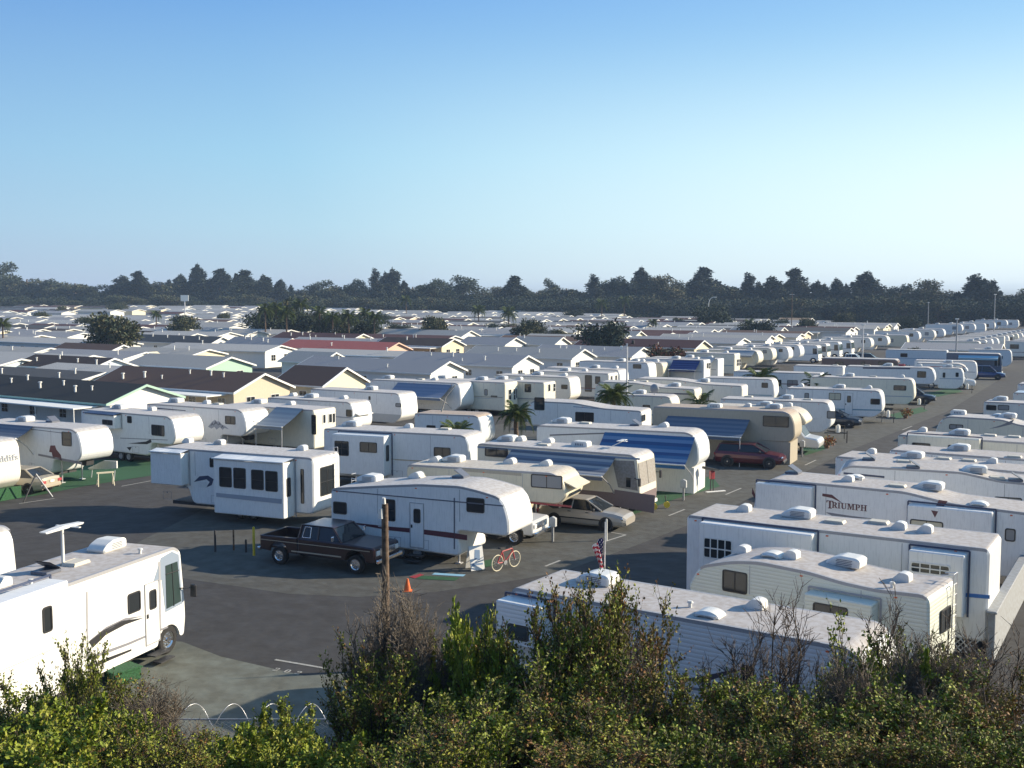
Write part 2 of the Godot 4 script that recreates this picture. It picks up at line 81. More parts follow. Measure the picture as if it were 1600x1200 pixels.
	{"l":"white trailer with pale blue roof edge far along the lane","t":"ttr","p":[46.42,-94.3],"r":-32,"L":4.83,"W":2.5,"h":3,"rc":"sky"},
	{"l":"white trailer at the distant end of the lane row","t":"ttr","p":[51.43,-103.54],"r":-32,"L":5.45,"W":2.5,"h":3},
	{"l":"white motorhome with grey nose, black swoosh and slide-out parked below the slope","t":"ma","p":[-13.77,-30.1],"r":70.5,"L":11.1,"W":2.55,"h":3.4,"rc":"membrane","win":[[-0.51,2.63,0.35,0.72],[3.07,2.13,0.58,0.63]],"dr":[[3.91,1.7,0.58,2.06]],"ac":[[4.07,-0.7]],"vt":[[2.18,-0.1,"low"],[1.04,-0.16,"hatch"],[3.92,0.95,"tube"],[-0.16,0.42,"tube"],[-0.5,-0.34,"box"]],"sl":[{"x":-2.23,"y":2.89,"w":3.61,"h":1.73,"d":0.7,"win":[[-1.26,2.91,0.34,0.7]],"frame":"navy"}],"st":[{"c":"trim","p":[[4.27,3.1],[4.36,3.1],[4.33,0.88],[4.24,0.89]]},{"c":"trim","p":[[1.01,2.99],[1.08,2.99],[1.03,0.82],[0.97,0.82]]},{"c":"greystripe","p":[[1.08,1.07],[2.75,0.97],[4.65,0.93],[4.65,0.87],[2.75,0.89],[1.08,0.97]]},{"c":"black","p":[[1.07,0.8],[1.89,0.79],[2.88,0.73],[2.88,0.67],[1.88,0.69],[1.07,0.69]]},{"c":"bluepaint","p":[[3.64,1.55],[4.2,1.54],[4.17,0.82],[3.61,0.87]]},{"c":"black","p":[[1.05,1.51],[1.65,1.67],[2.49,1.72],[3.52,1.52],[2.63,1.56],[1.78,1.5],[1.23,1.29]]},{"c":"greystripe","p":[[1.05,1.53],[1.79,1.73],[2.64,1.76],[3.55,1.58],[2.63,1.68],[1.78,1.61]]}],"tv":1,"nose":"grey"},
	{"l":"white trailer front end standing behind the grey-nosed motorhome","t":"ttr","p":[-22.05,-39.54],"r":-28,"L":8,"W":2.5,"h":3.1},
	{"l":"white travel trailer in the far middle line beyond the dark blue motorhome","t":"ttr","p":[79.4,-195.29],"r":-28,"L":9,"W":2.5,"h":3.2,"g":"campers in the far middle line","ac":[[2.66,-10.3]]},
	{"l":"white motorhome in the far middle line beyond the dark blue motorhome","t":"ma","p":[82.95,-200.86],"r":-28,"L":9,"W":2.5,"h":3.2,"g":"campers in the far middle line","ac":[[2.63,-11.04]]},
	{"l":"white travel trailer in the far middle line beyond the dark blue motorhome","t":"ttr","p":[86.49,-206.42],"r":-28,"L":9,"W":2.5,"h":3.2,"g":"campers in the far middle line","ac":[[2.61,-11.81]]},
	{"l":"white fifth-wheel in the far middle line beyond the dark blue motorhome","t":"fwr","p":[90.04,-211.99],"r":-28,"L":9,"W":2.5,"h":3.2,"g":"campers in the far middle line","ac":[[2.59,-12.6]]},
	{"l":"white flat-roofed trailer in the far middle line beyond the dark blue motorhome","t":"box","p":[93.59,-217.55],"r":-28,"L":9,"W":2.5,"h":3.2,"g":"campers in the far middle line","ac":[[2.56,-13.42]]},
	{"l":"white travel trailer in the far middle line beyond the dark blue motorhome","t":"ttr","p":[97.13,-223.12],"r":-28,"L":9,"W":2.5,"h":3.2,"g":"campers in the far middle line","ac":[[2.55,-14.26]]},
	{"l":"white motorhome in the far middle line beyond the dark blue motorhome","t":"ma","p":[100.68,-228.69],"r":-28,"L":9,"W":2.5,"h":3.2,"g":"campers in the far middle line","ac":[[2.53,-15.12]]},
	{"l":"white travel trailer in the far middle line beyond the dark blue motorhome","t":"ttr","p":[104.22,-234.25],"r":-28,"L":9,"W":2.5,"h":3.2,"g":"campers in the far middle line","ac":[[2.51,-16.01]]},
	{"l":"white fifth-wheel in the far middle line beyond the dark blue motorhome","t":"fwr","p":[107.77,-239.82],"r":-28,"L":9,"W":2.5,"h":3.2,"g":"campers in the far middle line","ac":[[2.5,-16.93]]},
	{"l":"white flat-roofed trailer in the far middle line beyond the dark blue motorhome","t":"box","p":[111.32,-245.39],"r":-28,"L":9,"W":2.5,"h":3.2,"g":"campers in the far middle line","ac":[[2.49,-17.87]]},
	{"l":"white travel trailer in the far middle line beyond the dark blue motorhome","t":"ttr","p":[114.86,-250.95],"r":-28,"L":9,"W":2.5,"h":3.2,"g":"campers in the far middle line","ac":[[2.47,-18.83]]},
	{"l":"white fifth-wheel beyond the road bend","t":"fwr","p":[96.61,-199.22],"r":-28,"L":9,"W":2.5,"h":3.2,"g":"campers beyond the road bend","ac":[[3.4,-11.23]]},
	{"l":"white travel trailer beyond the road bend","t":"ttr","p":[100.16,-204.78],"r":-28,"L":9,"W":2.5,"h":3.2,"g":"campers beyond the road bend","ac":[[3.4,-12]]},
	{"l":"white flat-roofed trailer beyond the road bend","t":"box","p":[103.71,-210.35],"r":-28,"L":9,"W":2.5,"h":3.2,"g":"campers beyond the road bend","ac":[[3.4,-12.79]]},
	{"l":"white fifth-wheel beyond the road bend","t":"fwr","p":[107.25,-215.92],"r":-28,"L":9,"W":2.5,"h":3.2,"g":"campers beyond the road bend","ac":[[3.4,-13.61]]},
	{"l":"white fifth-wheel beyond the road bend","t":"fwr","p":[110.8,-221.48],"r":-28,"L":9,"W":2.5,"h":3.2,"g":"campers beyond the road bend","ac":[[3.4,-14.46]]},
	{"l":"white travel trailer beyond the road bend","t":"ttr","p":[114.34,-227.05],"r":-28,"L":9,"W":2.5,"h":3.2,"g":"campers beyond the road bend","ac":[[3.41,-15.33]]},
	{"l":"white flat-roofed trailer beyond the road bend","t":"box","p":[117.89,-232.61],"r":-28,"L":9,"W":2.5,"h":3.2,"g":"campers beyond the road bend","ac":[[3.42,-16.23]]},
	{"l":"white fifth-wheel beyond the road bend","t":"fwr","p":[121.44,-238.18],"r":-28,"L":9,"W":2.5,"h":3.2,"g":"campers beyond the road bend","ac":[[3.43,-17.15]]}]
const HOMES = [
	{"l":"manufactured home with black roof and white gable edged in mint","p":[-39.66,-96.63],"r":-33,"L":20.9,"W":7.3,"he":2.7,"hr":3.9,"roof":"black","wall":"white","y":0,"trim":"mint","pipes":6,"cp":1},
	{"l":"manufactured home with big rust brown roof and beige gable","p":[-31.99,-107.95],"r":-33,"L":20.01,"W":7.2,"he":2.6,"hr":4,"roof":"brown","wall":"beige","y":0,"pipes":6,"cp":2},
	{"l":"manufactured home with dark brown roof, pale blue side and green porch awning","p":[-55,-136.34],"r":-33,"L":15.26,"W":6.5,"he":2.6,"hr":3.7,"roof":"darkbrown","wall":"paleblue","y":0,"pipes":3,"cp":3},
	{"l":"manufactured home with brown roof and tall cream gable beside the campers","p":[-19.58,-111],"r":-33,"L":6.37,"W":6.5,"he":2.6,"hr":4.1,"roof":"brown","wall":"cream","y":0},
	{"l":"long manufactured home with blue-grey roof and blank white gable","p":[-16.14,-131.43],"r":-33,"L":20.54,"W":6.5,"he":2.6,"hr":3.7,"roof":"slate","wall":"white","y":0,"pipes":2},
	{"l":"long manufactured home with slate roof beside the blank white gabled one","p":[-6.16,-143.15],"r":-33,"L":18.92,"W":6.5,"he":2.6,"hr":3.7,"roof":"slate","wall":"white","y":0,"pipes":4},
	{"l":"manufactured home with bright red tiled roof and peach gable","p":[-28.12,-181.32],"r":-33,"L":22.89,"W":6.5,"he":2.6,"hr":3.7,"roof":"red","wall":"peach","y":0,"pipes":1,"cp":2},
	{"l":"manufactured home with dark maroon roof and pale yellow gable","p":[-38.3,-219.5],"r":-33,"L":21.05,"W":7,"he":2.6,"hr":3.7,"roof":"maroon","wall":"yellow","y":0,"pipes":6},
	{"l":"manufactured home with dark brown roof and yellow gable with awning","p":[-16.47,-194.02],"r":-33,"L":14.59,"W":6.5,"he":2.6,"hr":3.7,"roof":"darkbrown","wall":"yellow","y":0,"pipes":1,"cp":2},
	{"l":"manufactured home with grey roof and mint green gable","p":[-41.22,-138.86],"r":-33,"L":14.64,"W":7.5,"he":2.6,"hr":3.7,"roof":"grey","wall":"mint","y":0,"cp":2},
	{"l":"manufactured home with blue-grey roof and long white raking edge","p":[-44.74,-195.7],"r":-33,"L":13.64,"W":5.5,"he":2.6,"hr":3.7,"roof":"slate","wall":"white","y":0,"pipes":4},
	{"l":"manufactured home with charcoal roof and white gable next to the palm hedge","p":[-62.46,-205.39],"r":-33,"L":21.99,"W":5.5,"he":2.6,"hr":3.7,"roof":"charcoal","wall":"white","y":0,"pipes":4},
	{"l":"manufactured home with low brown roof between two darker roofs","p":[-65.83,-171.14],"r":-33,"L":13.89,"W":6,"he":2.6,"hr":3.7,"roof":"brown","wall":"white","y":0},
	{"l":"manufactured home with pale grey carport roof along the side street","p":[-85.67,-203.69],"r":-33,"L":39.14,"W":8,"he":2.6,"hr":3.3,"roof":"lightgrey","wall":"white","y":0},
	{"l":"small white manufactured home with striped gable near the red roof","p":[-26.71,-147.18],"r":-33,"L":6.98,"W":5.5,"he":2.6,"hr":3.7,"roof":"grey","wall":"white","y":0},
	{"l":"manufactured home with grey roof and white sunlit gable behind the dark-roofed ones","p":[-18.61,-239],"r":-33,"L":22.8,"W":6.5,"he":2.6,"hr":3.7,"roof":"grey","wall":"white","y":0},
	{"l":"manufactured home with slate roof and broad white gable","p":[-3.67,-197.46],"r":-33,"L":9.74,"W":6.5,"he":2.6,"hr":3.7,"roof":"slate","wall":"white","y":0},
	{"l":"manufactured home with long grey roof and white eave band","p":[2.46,-159.21],"r":-33,"L":17.95,"W":6.5,"he":2.6,"hr":3.7,"roof":"grey","wall":"white","y":0,"pipes":3},
	{"l":"manufactured home with wide grey roof dotted with vents","p":[11.98,-163.76],"r":-33,"L":16.59,"W":7,"he":2.6,"hr":3.7,"roof":"slate","wall":"white","y":0,"pipes":6},
	{"l":"manufactured home with rust red roof and cream gable behind the outer campers","p":[22.6,-189.49],"r":-33,"L":22.59,"W":6.5,"he":2.6,"hr":3.7,"roof":"maroon","wall":"cream","y":0,"pipes":2},
	{"l":"manufactured home with grey roof and cream gable with three small windows","p":[24.37,-230.73],"r":-33,"L":5.86,"W":6,"he":2.6,"hr":3.7,"roof":"grey","wall":"cream","y":0},
	{"l":"manufactured home with white gable and thin chimney pipe","p":[5.22,-199.28],"r":-33,"L":8.87,"W":5.5,"he":2.6,"hr":3.7,"roof":"grey","wall":"white","y":0,"pipes":1},
	{"l":"manufactured home with tan pitched roof catching the sun","p":[93.64,-359.19],"r":-33,"L":10.05,"W":7,"he":2.6,"hr":3.7,"roof":"tanroof","wall":"white","y":0},
	{"l":"manufactured home with olive grey roof beside the tan-roofed one","p":[58.73,-259.29],"r":-33,"L":11.78,"W":7,"he":2.6,"hr":3.7,"roof":"grey","wall":"white","y":0},
	{"l":"long building with dark blue-grey roof between camper rows","p":[72.93,-179.69],"r":-28,"L":14.28,"W":9,"he":2.6,"hr":3.4,"roof":"slate","wall":"white","y":0},
	{"l":"manufactured home with white two-window gable beside the palm grove","p":[-76.74,-285.4],"r":-33,"L":14.01,"W":6,"he":3,"hr":3.6,"roof":"grey","wall":"white","y":0}]
const FAR_HOMES = [[3,-51.06,-118.2,0,16.87,-31.72,2],[7,-45.9,-126.3,0,17,-32.11,0],[7,-69.94,-141.61,0,15.54,-31.09,2],[7,-64.78,-149.71,0,16.66,-29.2,1],[1,-59.62,-157.8,0,15.43,-31.59,2],[5,-22.58,-162.9,0,17.47,-28.47,0],[2,-54.46,-165.9,0,17.53,-28.95,1],[0,-79.44,-170.43,0,17.79,-30.88,2],[5,-46.62,-178.21,0,17.36,-26.97,1],[9,-31.14,-202.5,0,16.28,-26.89,1],[1,33.35,-206.95,0,14.64,-29.53,1],[6,8.37,-211.48,0,17.62,-27.37,1],[8,-20.83,-218.7,0,17.83,-29.06,2],[9,-110.29,-218.78,0,16.13,-31.11,1],[0,41.19,-219.26,0,17.93,-26.55,2],[2,13.53,-219.58,0,17.29,-30.54,2],[9,-105.13,-226.87,0,16.78,-28.22,0],[9,46.35,-227.36,0,15.57,-31.75,1],[7,-75,-230.44,0,14.85,-27.7,1],[1,-99.98,-234.97,0,14.58,-29.94,1],[1,51.51,-235.46,0,14.68,-28.81,0],[5,-69.84,-238.54,0,17.37,-30.51,1],[8,26.53,-239.99,0,15.44,-32.28,0],[0,-94.82,-243.07,0,14.93,-29.29,0],[6,56.67,-243.55,0,15.67,-30.92,2],[0,-64.68,-246.63,0,18.42,-30.46,1],[1,-2.67,-247.2,0,18.09,-30.23,1],[8,31.69,-248.08,0,16.04,-27.3,2],[9,-124.01,-250.28,0,14.91,-26.66,2],[4,-89.66,-251.16,0,16.22,-28.18,0],[5,-59.52,-254.73,0,16.25,-30.95,1],[9,2.49,-255.3,0,15.86,-27.77,2],[5,36.85,-256.18,0,14.58,-28.81,2],[1,-118.85,-258.38,0,14.74,-28.74,1],[5,-84.5,-259.26,0,17.22,-30.38,2],[4,-22.49,-259.83,0,17.45,-32.37,0],[0,-54.37,-262.83,0,18.35,-30.99,1],[5,7.65,-263.39,0,16.87,-30.58,1],[2,42,-264.27,0,15.75,-30.29,2],[4,-113.7,-266.48,0,15.7,-30.24,0],[9,-79.34,-267.36,0,17.23,-31.71,2],[3,72.14,-267.84,0,17.11,-30.88,1],[2,-17.33,-267.92,0,17.21,-28.6,0],[1,12.81,-271.49,0,16.9,-26.81,2],[3,47.16,-272.37,0,16.25,-27.37,0],[0,-108.54,-274.57,0.01,15.85,-28.6,2],[7,-46.52,-275.14,0.01,15.58,-27.78,0],[8,77.3,-275.94,0,18.33,-30.61,2],[2,-12.17,-276.02,0.01,17.95,-30.46,2],[0,-133.52,-279.1,0.02,17.73,-30.43,0],[6,17.97,-279.59,0.01,15.67,-27.74,1],[7,52.32,-280.47,0,15.89,-30,1],[9,-103.38,-282.67,0.03,16.14,-26.98,0],[2,-41.36,-283.24,0.02,14.52,-26.84,2],[8,-7.01,-284.12,0.01,16.24,-26.8,2],[3,-128.36,-287.2,0.04,14.63,-29.76,2],[8,23.13,-287.68,0.01,18.35,-29.24,0],[0,85.14,-288.25,0,17.93,-26.67,0],[3,57.48,-288.56,0,14.68,-27.08,2],[8,-98.22,-290.77,0.05,18.2,-27.12,1],[9,-36.21,-291.33,0.04,14.7,-29.61,0],[2,-1.85,-292.21,0.02,16.51,-31.07,0],[8,-123.2,-295.3,0.07,16.65,-32.18,2],[1,28.28,-295.78,0.01,15.87,-30.99,2],[7,-61.18,-295.86,0.06,17.75,-32.13,0],[2,90.3,-296.35,0,14.99,-27.17,0],[2,-31.05,-299.43,0.05,15.46,-30.86,0],[0,3.31,-300.31,0.03,16.45,-29.07,1],[0,65.32,-300.88,0,17.53,-31.01,2],[8,-152.4,-302.51,0.1,16.58,-32.19,1],[0,-90.38,-303.08,0.1,17.93,-27.85,0],[1,-118.04,-303.39,0.1,14.7,-29.6,0],[0,33.44,-303.88,0.02,16.56,-29.56,0],[5,-56.03,-303.96,0.08,14.79,-30.19,1],[9,95.46,-304.44,0,15.72,-30.91,1],[6,-25.89,-307.53,0.07,15,-29.17,2],[5,8.46,-308.41,0.04,17.68,-29.1,0],[5,70.48,-308.97,0,16.34,-28.6,2],[5,-147.24,-310.61,0.14,17.05,-32.24,1],[0,-85.22,-311.18,0.14,15.99,-29.52,2],[5,-50.87,-312.06,0.11,16.18,-28.34,1],[0,100.62,-312.54,0,15.48,-29.28,2],[9,-20.73,-315.62,0.09,14.79,-29.95,1],[1,-110.2,-315.71,0.17,18.02,-26.88,1],[9,41.29,-316.19,0.02,17.66,-30.93,1],[1,13.62,-316.5,0.05,18.26,-28.11,2],[5,75.64,-317.07,0,17.17,-28.1,2],[9,-142.08,-318.71,0.19,14.91,-28.97,0],[7,-80.06,-319.27,0.17,15.07,-27.85,0],[8,-45.71,-320.15,0.13,14.87,-31.9,1],[2,-15.57,-323.72,0.11,17.78,-30.45,0],[0,-105.04,-323.8,0.22,17.88,-28.46,2],[5,46.44,-324.29,0.03,16.82,-27.71,0],[9,80.8,-325.17,0,16.55,-28.21,0],[9,-74.9,-327.37,0.21,17.5,-26.89,0],[9,-40.55,-328.25,0.16,15.8,-29.12,0],[3,21.47,-328.82,0.07,18.49,-28.62,1],[5,-134.23,-331.02,0.27,15.51,-28.9,1],[9,-161.9,-331.33,0.27,16.17,-32,2],[3,-10.42,-331.82,0.13,18.39,-30.02,2],[2,-99.88,-331.9,0.27,16.16,-29.09,2],[8,51.6,-332.38,0.02,17.24,-31.56,1],[1,85.95,-333.26,0,15.15,-29.51,1],[8,-69.75,-335.47,0.24,18.3,-28.98,0],[1,-35.39,-336.35,0.19,15.57,-31.3,2],[8,26.62,-336.91,0.07,15.76,-31.11,2],[9,-129.08,-339.12,0.33,18.31,-30.72,2],[6,-94.72,-340,0.32,16.88,-28.99,1],[2,56.76,-340.48,0.02,15.73,-30.89,1],[2,91.11,-341.36,0,15.19,-30.34,1],[7,-64.59,-343.56,0.28,17.6,-31.64,2],[7,-154.05,-343.65,0.36,17.31,-31.27,2],[9,-2.57,-344.13,0.15,14.61,-26.54,0],[5,-30.23,-344.44,0.21,17.63,-27.21,0],[7,31.78,-345.01,0.08,18.14,-27.15,2],[0,-123.92,-347.21,0.39,18.33,-27.38,0],[2,-89.57,-348.09,0.37,17.6,-31.68,2],[0,61.92,-348.58,0.02,18.1,-30.97,0],[5,-59.43,-351.66,0.32,15.23,-31.95,0],[1,-148.9,-351.74,0.43,14.87,-27.5,1],[0,2.59,-352.23,0.17,15.93,-29.02,2],[5,36.94,-353.11,0.08,14.53,-30.49,1],[5,-118.76,-355.31,0.46,16.44,-31.24,2],[7,-84.41,-356.19,0.41,16.06,-29.23,0],[4,67.08,-356.67,0.01,14.8,-29.9,1],[8,-22.39,-356.76,0.25,18.14,-31.92,2],[5,-178.09,-358.96,0.49,17.21,-30.29,1],[5,-54.27,-359.76,0.35,17.15,-28.48,1],[1,-143.74,-359.84,0.5,17.52,-26.73,2],[9,7.75,-360.32,0.18,16.64,-31.82,1],[8,42.1,-361.2,0.09,15.91,-28.19,2],[9,-113.6,-363.41,0.54,17.47,-28.62,2],[1,-79.25,-364.29,0.46,15.22,-27.16,2],[7,72.23,-364.77,0,14.99,-26.91,0],[5,-17.23,-364.85,0.27,17.08,-28.6,1],[9,-172.93,-367.06,0.57,15.7,-31.38,1],[5,-138.58,-367.94,0.58,17.63,-28.27,0],[2,12.9,-368.42,0.19,17.52,-29.24,2],[5,47.26,-369.3,0.09,15.94,-30.9,1],[0,-108.44,-371.5,0.61,17.99,-32.25,2],[4,-46.43,-372.07,0.4,15.49,-27.89,1],[5,-74.09,-372.38,0.5,18.28,-29.81,0],[5,77.39,-372.87,0,16.49,-26.53,0],[4,-12.07,-372.95,0.29,16.86,-28.41,2],[1,-167.77,-375.15,0.65,15.24,-31.36,1],[5,-133.42,-376.03,0.66,17.76,-28.01,2],[1,18.06,-376.52,0.2,17.94,-27.71,2],[8,52.41,-377.4,0.08,15.18,-31.43,1],[5,-103.29,-379.6,0.66,17.63,-32.32,1],[6,-41.27,-380.17,0.43,18.3,-30.2,2],[9,-6.92,-381.05,0.31,15.74,-29.51,2],[5,-162.62,-383.25,0.74,18.08,-28.49,0],[2,-128.26,-384.13,0.75,17.41,-32.49,2],[3,23.22,-384.61,0.21,16.47,-29.36,1],[2,-66.25,-384.7,0.56,15.27,-29.32,0],[8,57.57,-385.49,0.08,18.2,-26.82,0],[9,-98.13,-387.7,0.71,15.63,-28.55,0],[1,-187.59,-387.78,0.79,16.37,-31.97,0],[0,-36.11,-388.26,0.46,15.94,-31.1,0],[7,-1.76,-389.14,0.33,16.66,-26.92,1],[5,-157.46,-391.35,0.83,17.98,-28.33,0],[0,-123.11,-392.23,0.84,17.93,-28.89,0],[0,28.38,-392.71,0.22,17.46,-30.44,0],[0,-61.09,-392.79,0.6,17.95,-29.88,0],[7,-182.44,-395.88,0.88,15.76,-27.78,1],[0,-30.95,-396.36,0.49,17.88,-28.26,1],[7,3.4,-397.24,0.34,16.39,-32.09,1],[2,65.42,-397.81,0.06,17.1,-30.67,1],[7,-152.3,-399.44,0.92,17.53,-30.09,0],[7,-90.28,-400.01,0.79,18.1,-28.18,1],[5,33.54,-400.81,0.22,16.29,-30.33,1],[3,-55.93,-400.89,0.64,18.38,-27.67,1],[5,-25.79,-404.46,0.52,15.07,-29.74,0],[2,8.56,-405.34,0.35,15.34,-31.48,1],[8,-85.13,-408.11,0.83,15.17,-32.34,0],[2,-50.77,-408.99,0.67,16.27,-31.39,0],[5,-20.64,-412.55,0.54,16.29,-30.05,2],[0,-110.1,-412.64,1,15.46,-32.27,1],[0,13.72,-413.43,0.36,18.14,-27.2,0],[1,-204,-415.07,1.11,16.06,-31.36,1],[1,-79.97,-416.2,0.88,15.89,-31.76,0],[5,-45.61,-417.08,0.7,15.6,-27.77,1],[5,-15.48,-420.65,0.56,16.45,-29.13,0],[5,-104.94,-420.73,1.06,17.02,-30.43,0],[0,-74.81,-424.3,0.92,17.23,-26.68,2],[0,-198.09,-424.35,1.22,14.92,-28.42,0],[2,21.56,-425.75,0.37,16.51,-29.61,0],[8,-134.14,-427.95,1.27,18.1,-31.3,1],[5,-10.32,-428.75,0.57,17.71,-27,2],[0,-99.79,-428.83,1.11,16.03,-27.99,2],[5,-69.65,-432.4,0.96,14.85,-30.74,1],[1,-35.3,-433.28,0.75,16.53,-29.22,2],[5,26.72,-433.84,0.37,15.2,-28.06,2],[5,-128.98,-436.05,1.36,17.84,-29.18,0],[5,-217.91,-436.97,1.38,17.71,-29.87,1],[7,-64.49,-440.49,0.99,15.88,-27.57,2],[5,-2.48,-441.06,0.59,18.3,-32.24,0],[0,-30.14,-441.37,0.77,17.79,-31.95,2],[1,-186.27,-442.9,1.46,15.78,-28.9,2],[0,-123.82,-444.14,1.42,18.01,-27.27,1],[7,-212,-446.25,1.51,18.09,-28.1,1],[5,-59.33,-448.59,1.02,14.51,-31.33,0],[5,2.68,-449.16,0.6,16.78,-31.84,0],[2,37.04,-450.04,0.37,15.46,-32.21,0],[1,-118.67,-452.24,1.47,16.84,-32.43,0],[5,-84.31,-453.12,1.23,18.37,-31.18,2],[8,-206.09,-455.53,1.63,16.18,-27.81,2],[5,-54.18,-456.69,1.05,17.65,-29.29,0],[7,7.84,-457.25,0.61,15.21,-32.03,0],[0,-113.51,-460.34,1.52,17.94,-31.89,1],[0,-174.45,-461.46,1.71,14.94,-30.11,2],[1,-17.14,-461.78,0.81,17.07,-27.93,2],[5,-138.49,-464.87,1.75,16.11,-28.53,0],[5,13,-465.35,0.61,17.84,-28.93,1],[2,-46.33,-469,1.09,14.97,-32.45,1],[0,-74,-469.31,1.3,15.87,-31.35,0],[9,-168.54,-470.73,1.84,17.25,-30.31,2],[0,-230.13,-470.84,1.84,16.92,-31.21,1],[0,18.16,-473.45,0.61,15.84,-29.92,0],[4,-194.27,-474.08,1.89,15.37,-31.51,0],[2,-41.17,-477.1,1.1,18,-26.58,2],[7,-6.82,-477.98,0.83,18.23,-29.29,1],[5,-128.17,-481.06,1.85,18.29,-27.08,1],[7,-66.15,-481.63,1.34,18.07,-26.6,1],[9,-159.94,-484.23,2.03,18.18,-30.75,0],[2,-98.03,-484.63,1.64,18.07,-32.33,0],[5,-1.66,-486.07,0.84,16.51,-32.13,1],[0,-123.01,-489.16,1.89,15.28,-31.26,1],[6,-60.99,-489.72,1.37,14.65,-29.69,0],[5,-244.04,-492.74,2.15,15.07,-29.84,1],[7,-154.03,-493.5,2.16,14.81,-31.58,2],[5,3.49,-494.17,0.84,18.41,-26.62,2],[5,-90.19,-496.94,1.68,18.27,-29.91,1],[7,-117.85,-497.25,1.93,16.6,-29.25,1],[5,-212.4,-498.67,2.23,15.64,-29.72,1],[5,-25.7,-501.39,1.14,17.49,-26.92,2],[0,-148.12,-502.78,2.26,14.56,-28.73,0],[9,-85.03,-505.04,1.71,14.58,-26.8,0],[2,-173.85,-506.13,2.34,18.43,-27.74,1],[5,-20.54,-509.48,1.15,18.42,-32.29,0],[3,-232.22,-511.3,2.41,14.55,-29.91,1],[0,-142.21,-512.06,2.31,16.91,-27.63,1],[5,-79.87,-513.13,1.73,15.55,-28.47,1],[6,-45.52,-514.01,1.41,17.39,-30.46,0],[6,-15.38,-517.58,1.15,14.65,-26.52,0],[9,-104.85,-517.66,2.01,15.49,-31.69,1],[8,-136.3,-521.34,2.35,17.5,-30.48,0],[4,-197.89,-521.44,2.55,14.57,-32.23,1],[0,-162.03,-524.69,2.6,18.09,-27.06,1],[8,-223.62,-524.79,2.6,17.16,-26.93,2],[8,-256.25,-526.61,2.62,16.16,-29.39,0],[5,-69.56,-529.33,1.76,15.23,-28.4,2],[1,-130.39,-530.61,2.39,16.13,-30.39,1],[4,-191.98,-530.72,2.68,17.71,-29.78,2],[1,-156.12,-533.96,2.68,16.81,-31.66,0],[6,-217.71,-534.07,2.73,16.44,-31.12,1],[9,-124.48,-539.89,2.42,16.95,-32.32,2],[9,-186.07,-540,2.81,14.96,-31.75,2],[4,-89.38,-541.95,2.07,14.91,-28.49,1],[0,-150.21,-543.24,2.72,16.56,-27.13,2],[7,-59.24,-545.52,1.78,15.28,-26.98,0],[5,-118.57,-549.17,2.44,18.27,-30.12,0],[4,-241.75,-549.38,2.93,15.36,-32.27,1],[5,-84.22,-550.05,2.08,16.94,-29.17,0]]
const PADS = [[[-17.77,-45.69],[-12.94,-43.18],[-8.63,-41.11],[-5.85,-40.67],[-2.98,-41.38],[0,-42.99],[2.13,-44.51],[5.92,-49.52],[10.77,-56.44],[25.17,-80.05],[42.88,-106.61],[66.11,-147.04],[70.24,-170.21],[32.97,-139.64],[6.41,-108.4],[-8.03,-84.63],[-13.31,-74.76],[-16.43,-58.7],[-17.31,-50.85]],[[-17.11,-32.99],[-14.15,-36.19],[-10.94,-35.3],[-9.28,-33.83],[-7.06,-32.53],[-6.29,-32.08],[-4.69,-32.41],[-3.08,-31.86],[-2.19,-25.72],[-13.45,-25.72]]]
const TURF = [{"p":[[-29.37,-58.7],[-28.58,-59.99],[-27.19,-61.74],[-25.77,-64.66],[-22.59,-69.1],[-23.69,-74.18],[-27.95,-75.94],[-31.63,-71.95],[-34.01,-68.11]],"l":"green turf strip before the outer row of campers beside the gold sedan"},{"p":[[6.17,-55.94],[9.2,-60.56],[12.5,-64.66],[12.68,-68.36],[10.1,-65.32],[6.57,-59.61]],"l":"green turf patch between the beige motorhome and the rounded white nose"},{"p":[[20.97,-77.16],[23.36,-80.39],[24.02,-83.89],[21.64,-81.06]],"l":"green turf patch in front of the cream cabover motorhome"},{"p":[[46.65,-120.55],[53.52,-128.54],[54.53,-133.87],[46.01,-123.63]],"l":"green turf patch before the long white fifth-wheel"},{"p":[[35.5,-99.99],[41.21,-107.2],[41.96,-110.89],[36.21,-103.75]],"l":"green turf patch beside the teal-striped trailer"},{"p":[[-1.29,-45.04],[-0.76,-45.47],[-0.89,-46.6],[-1.44,-46.14]],"l":"small bright green mat beside the bicycle"}]
const TICKS = [[-27.17,-59.24,-25.86,-60.75],[-23.46,-64.66,-22.28,-66.69],[8.17,-55.94,9.27,-57.63],[12.31,-61.94,13.63,-64.01],[19.79,-72.77,21.16,-75.05],[3.84,-49.39,5.46,-51.4],[4.81,-51.96,5.46,-51.4],[1.41,-45.36,2.08,-46.37],[6.95,-58.34,7.79,-59.43],[-7.48,-33.52,-5.7,-32.7],[33.2,-91.9,35.01,-94.6]]
const BAY = [-7.33,-32.64]
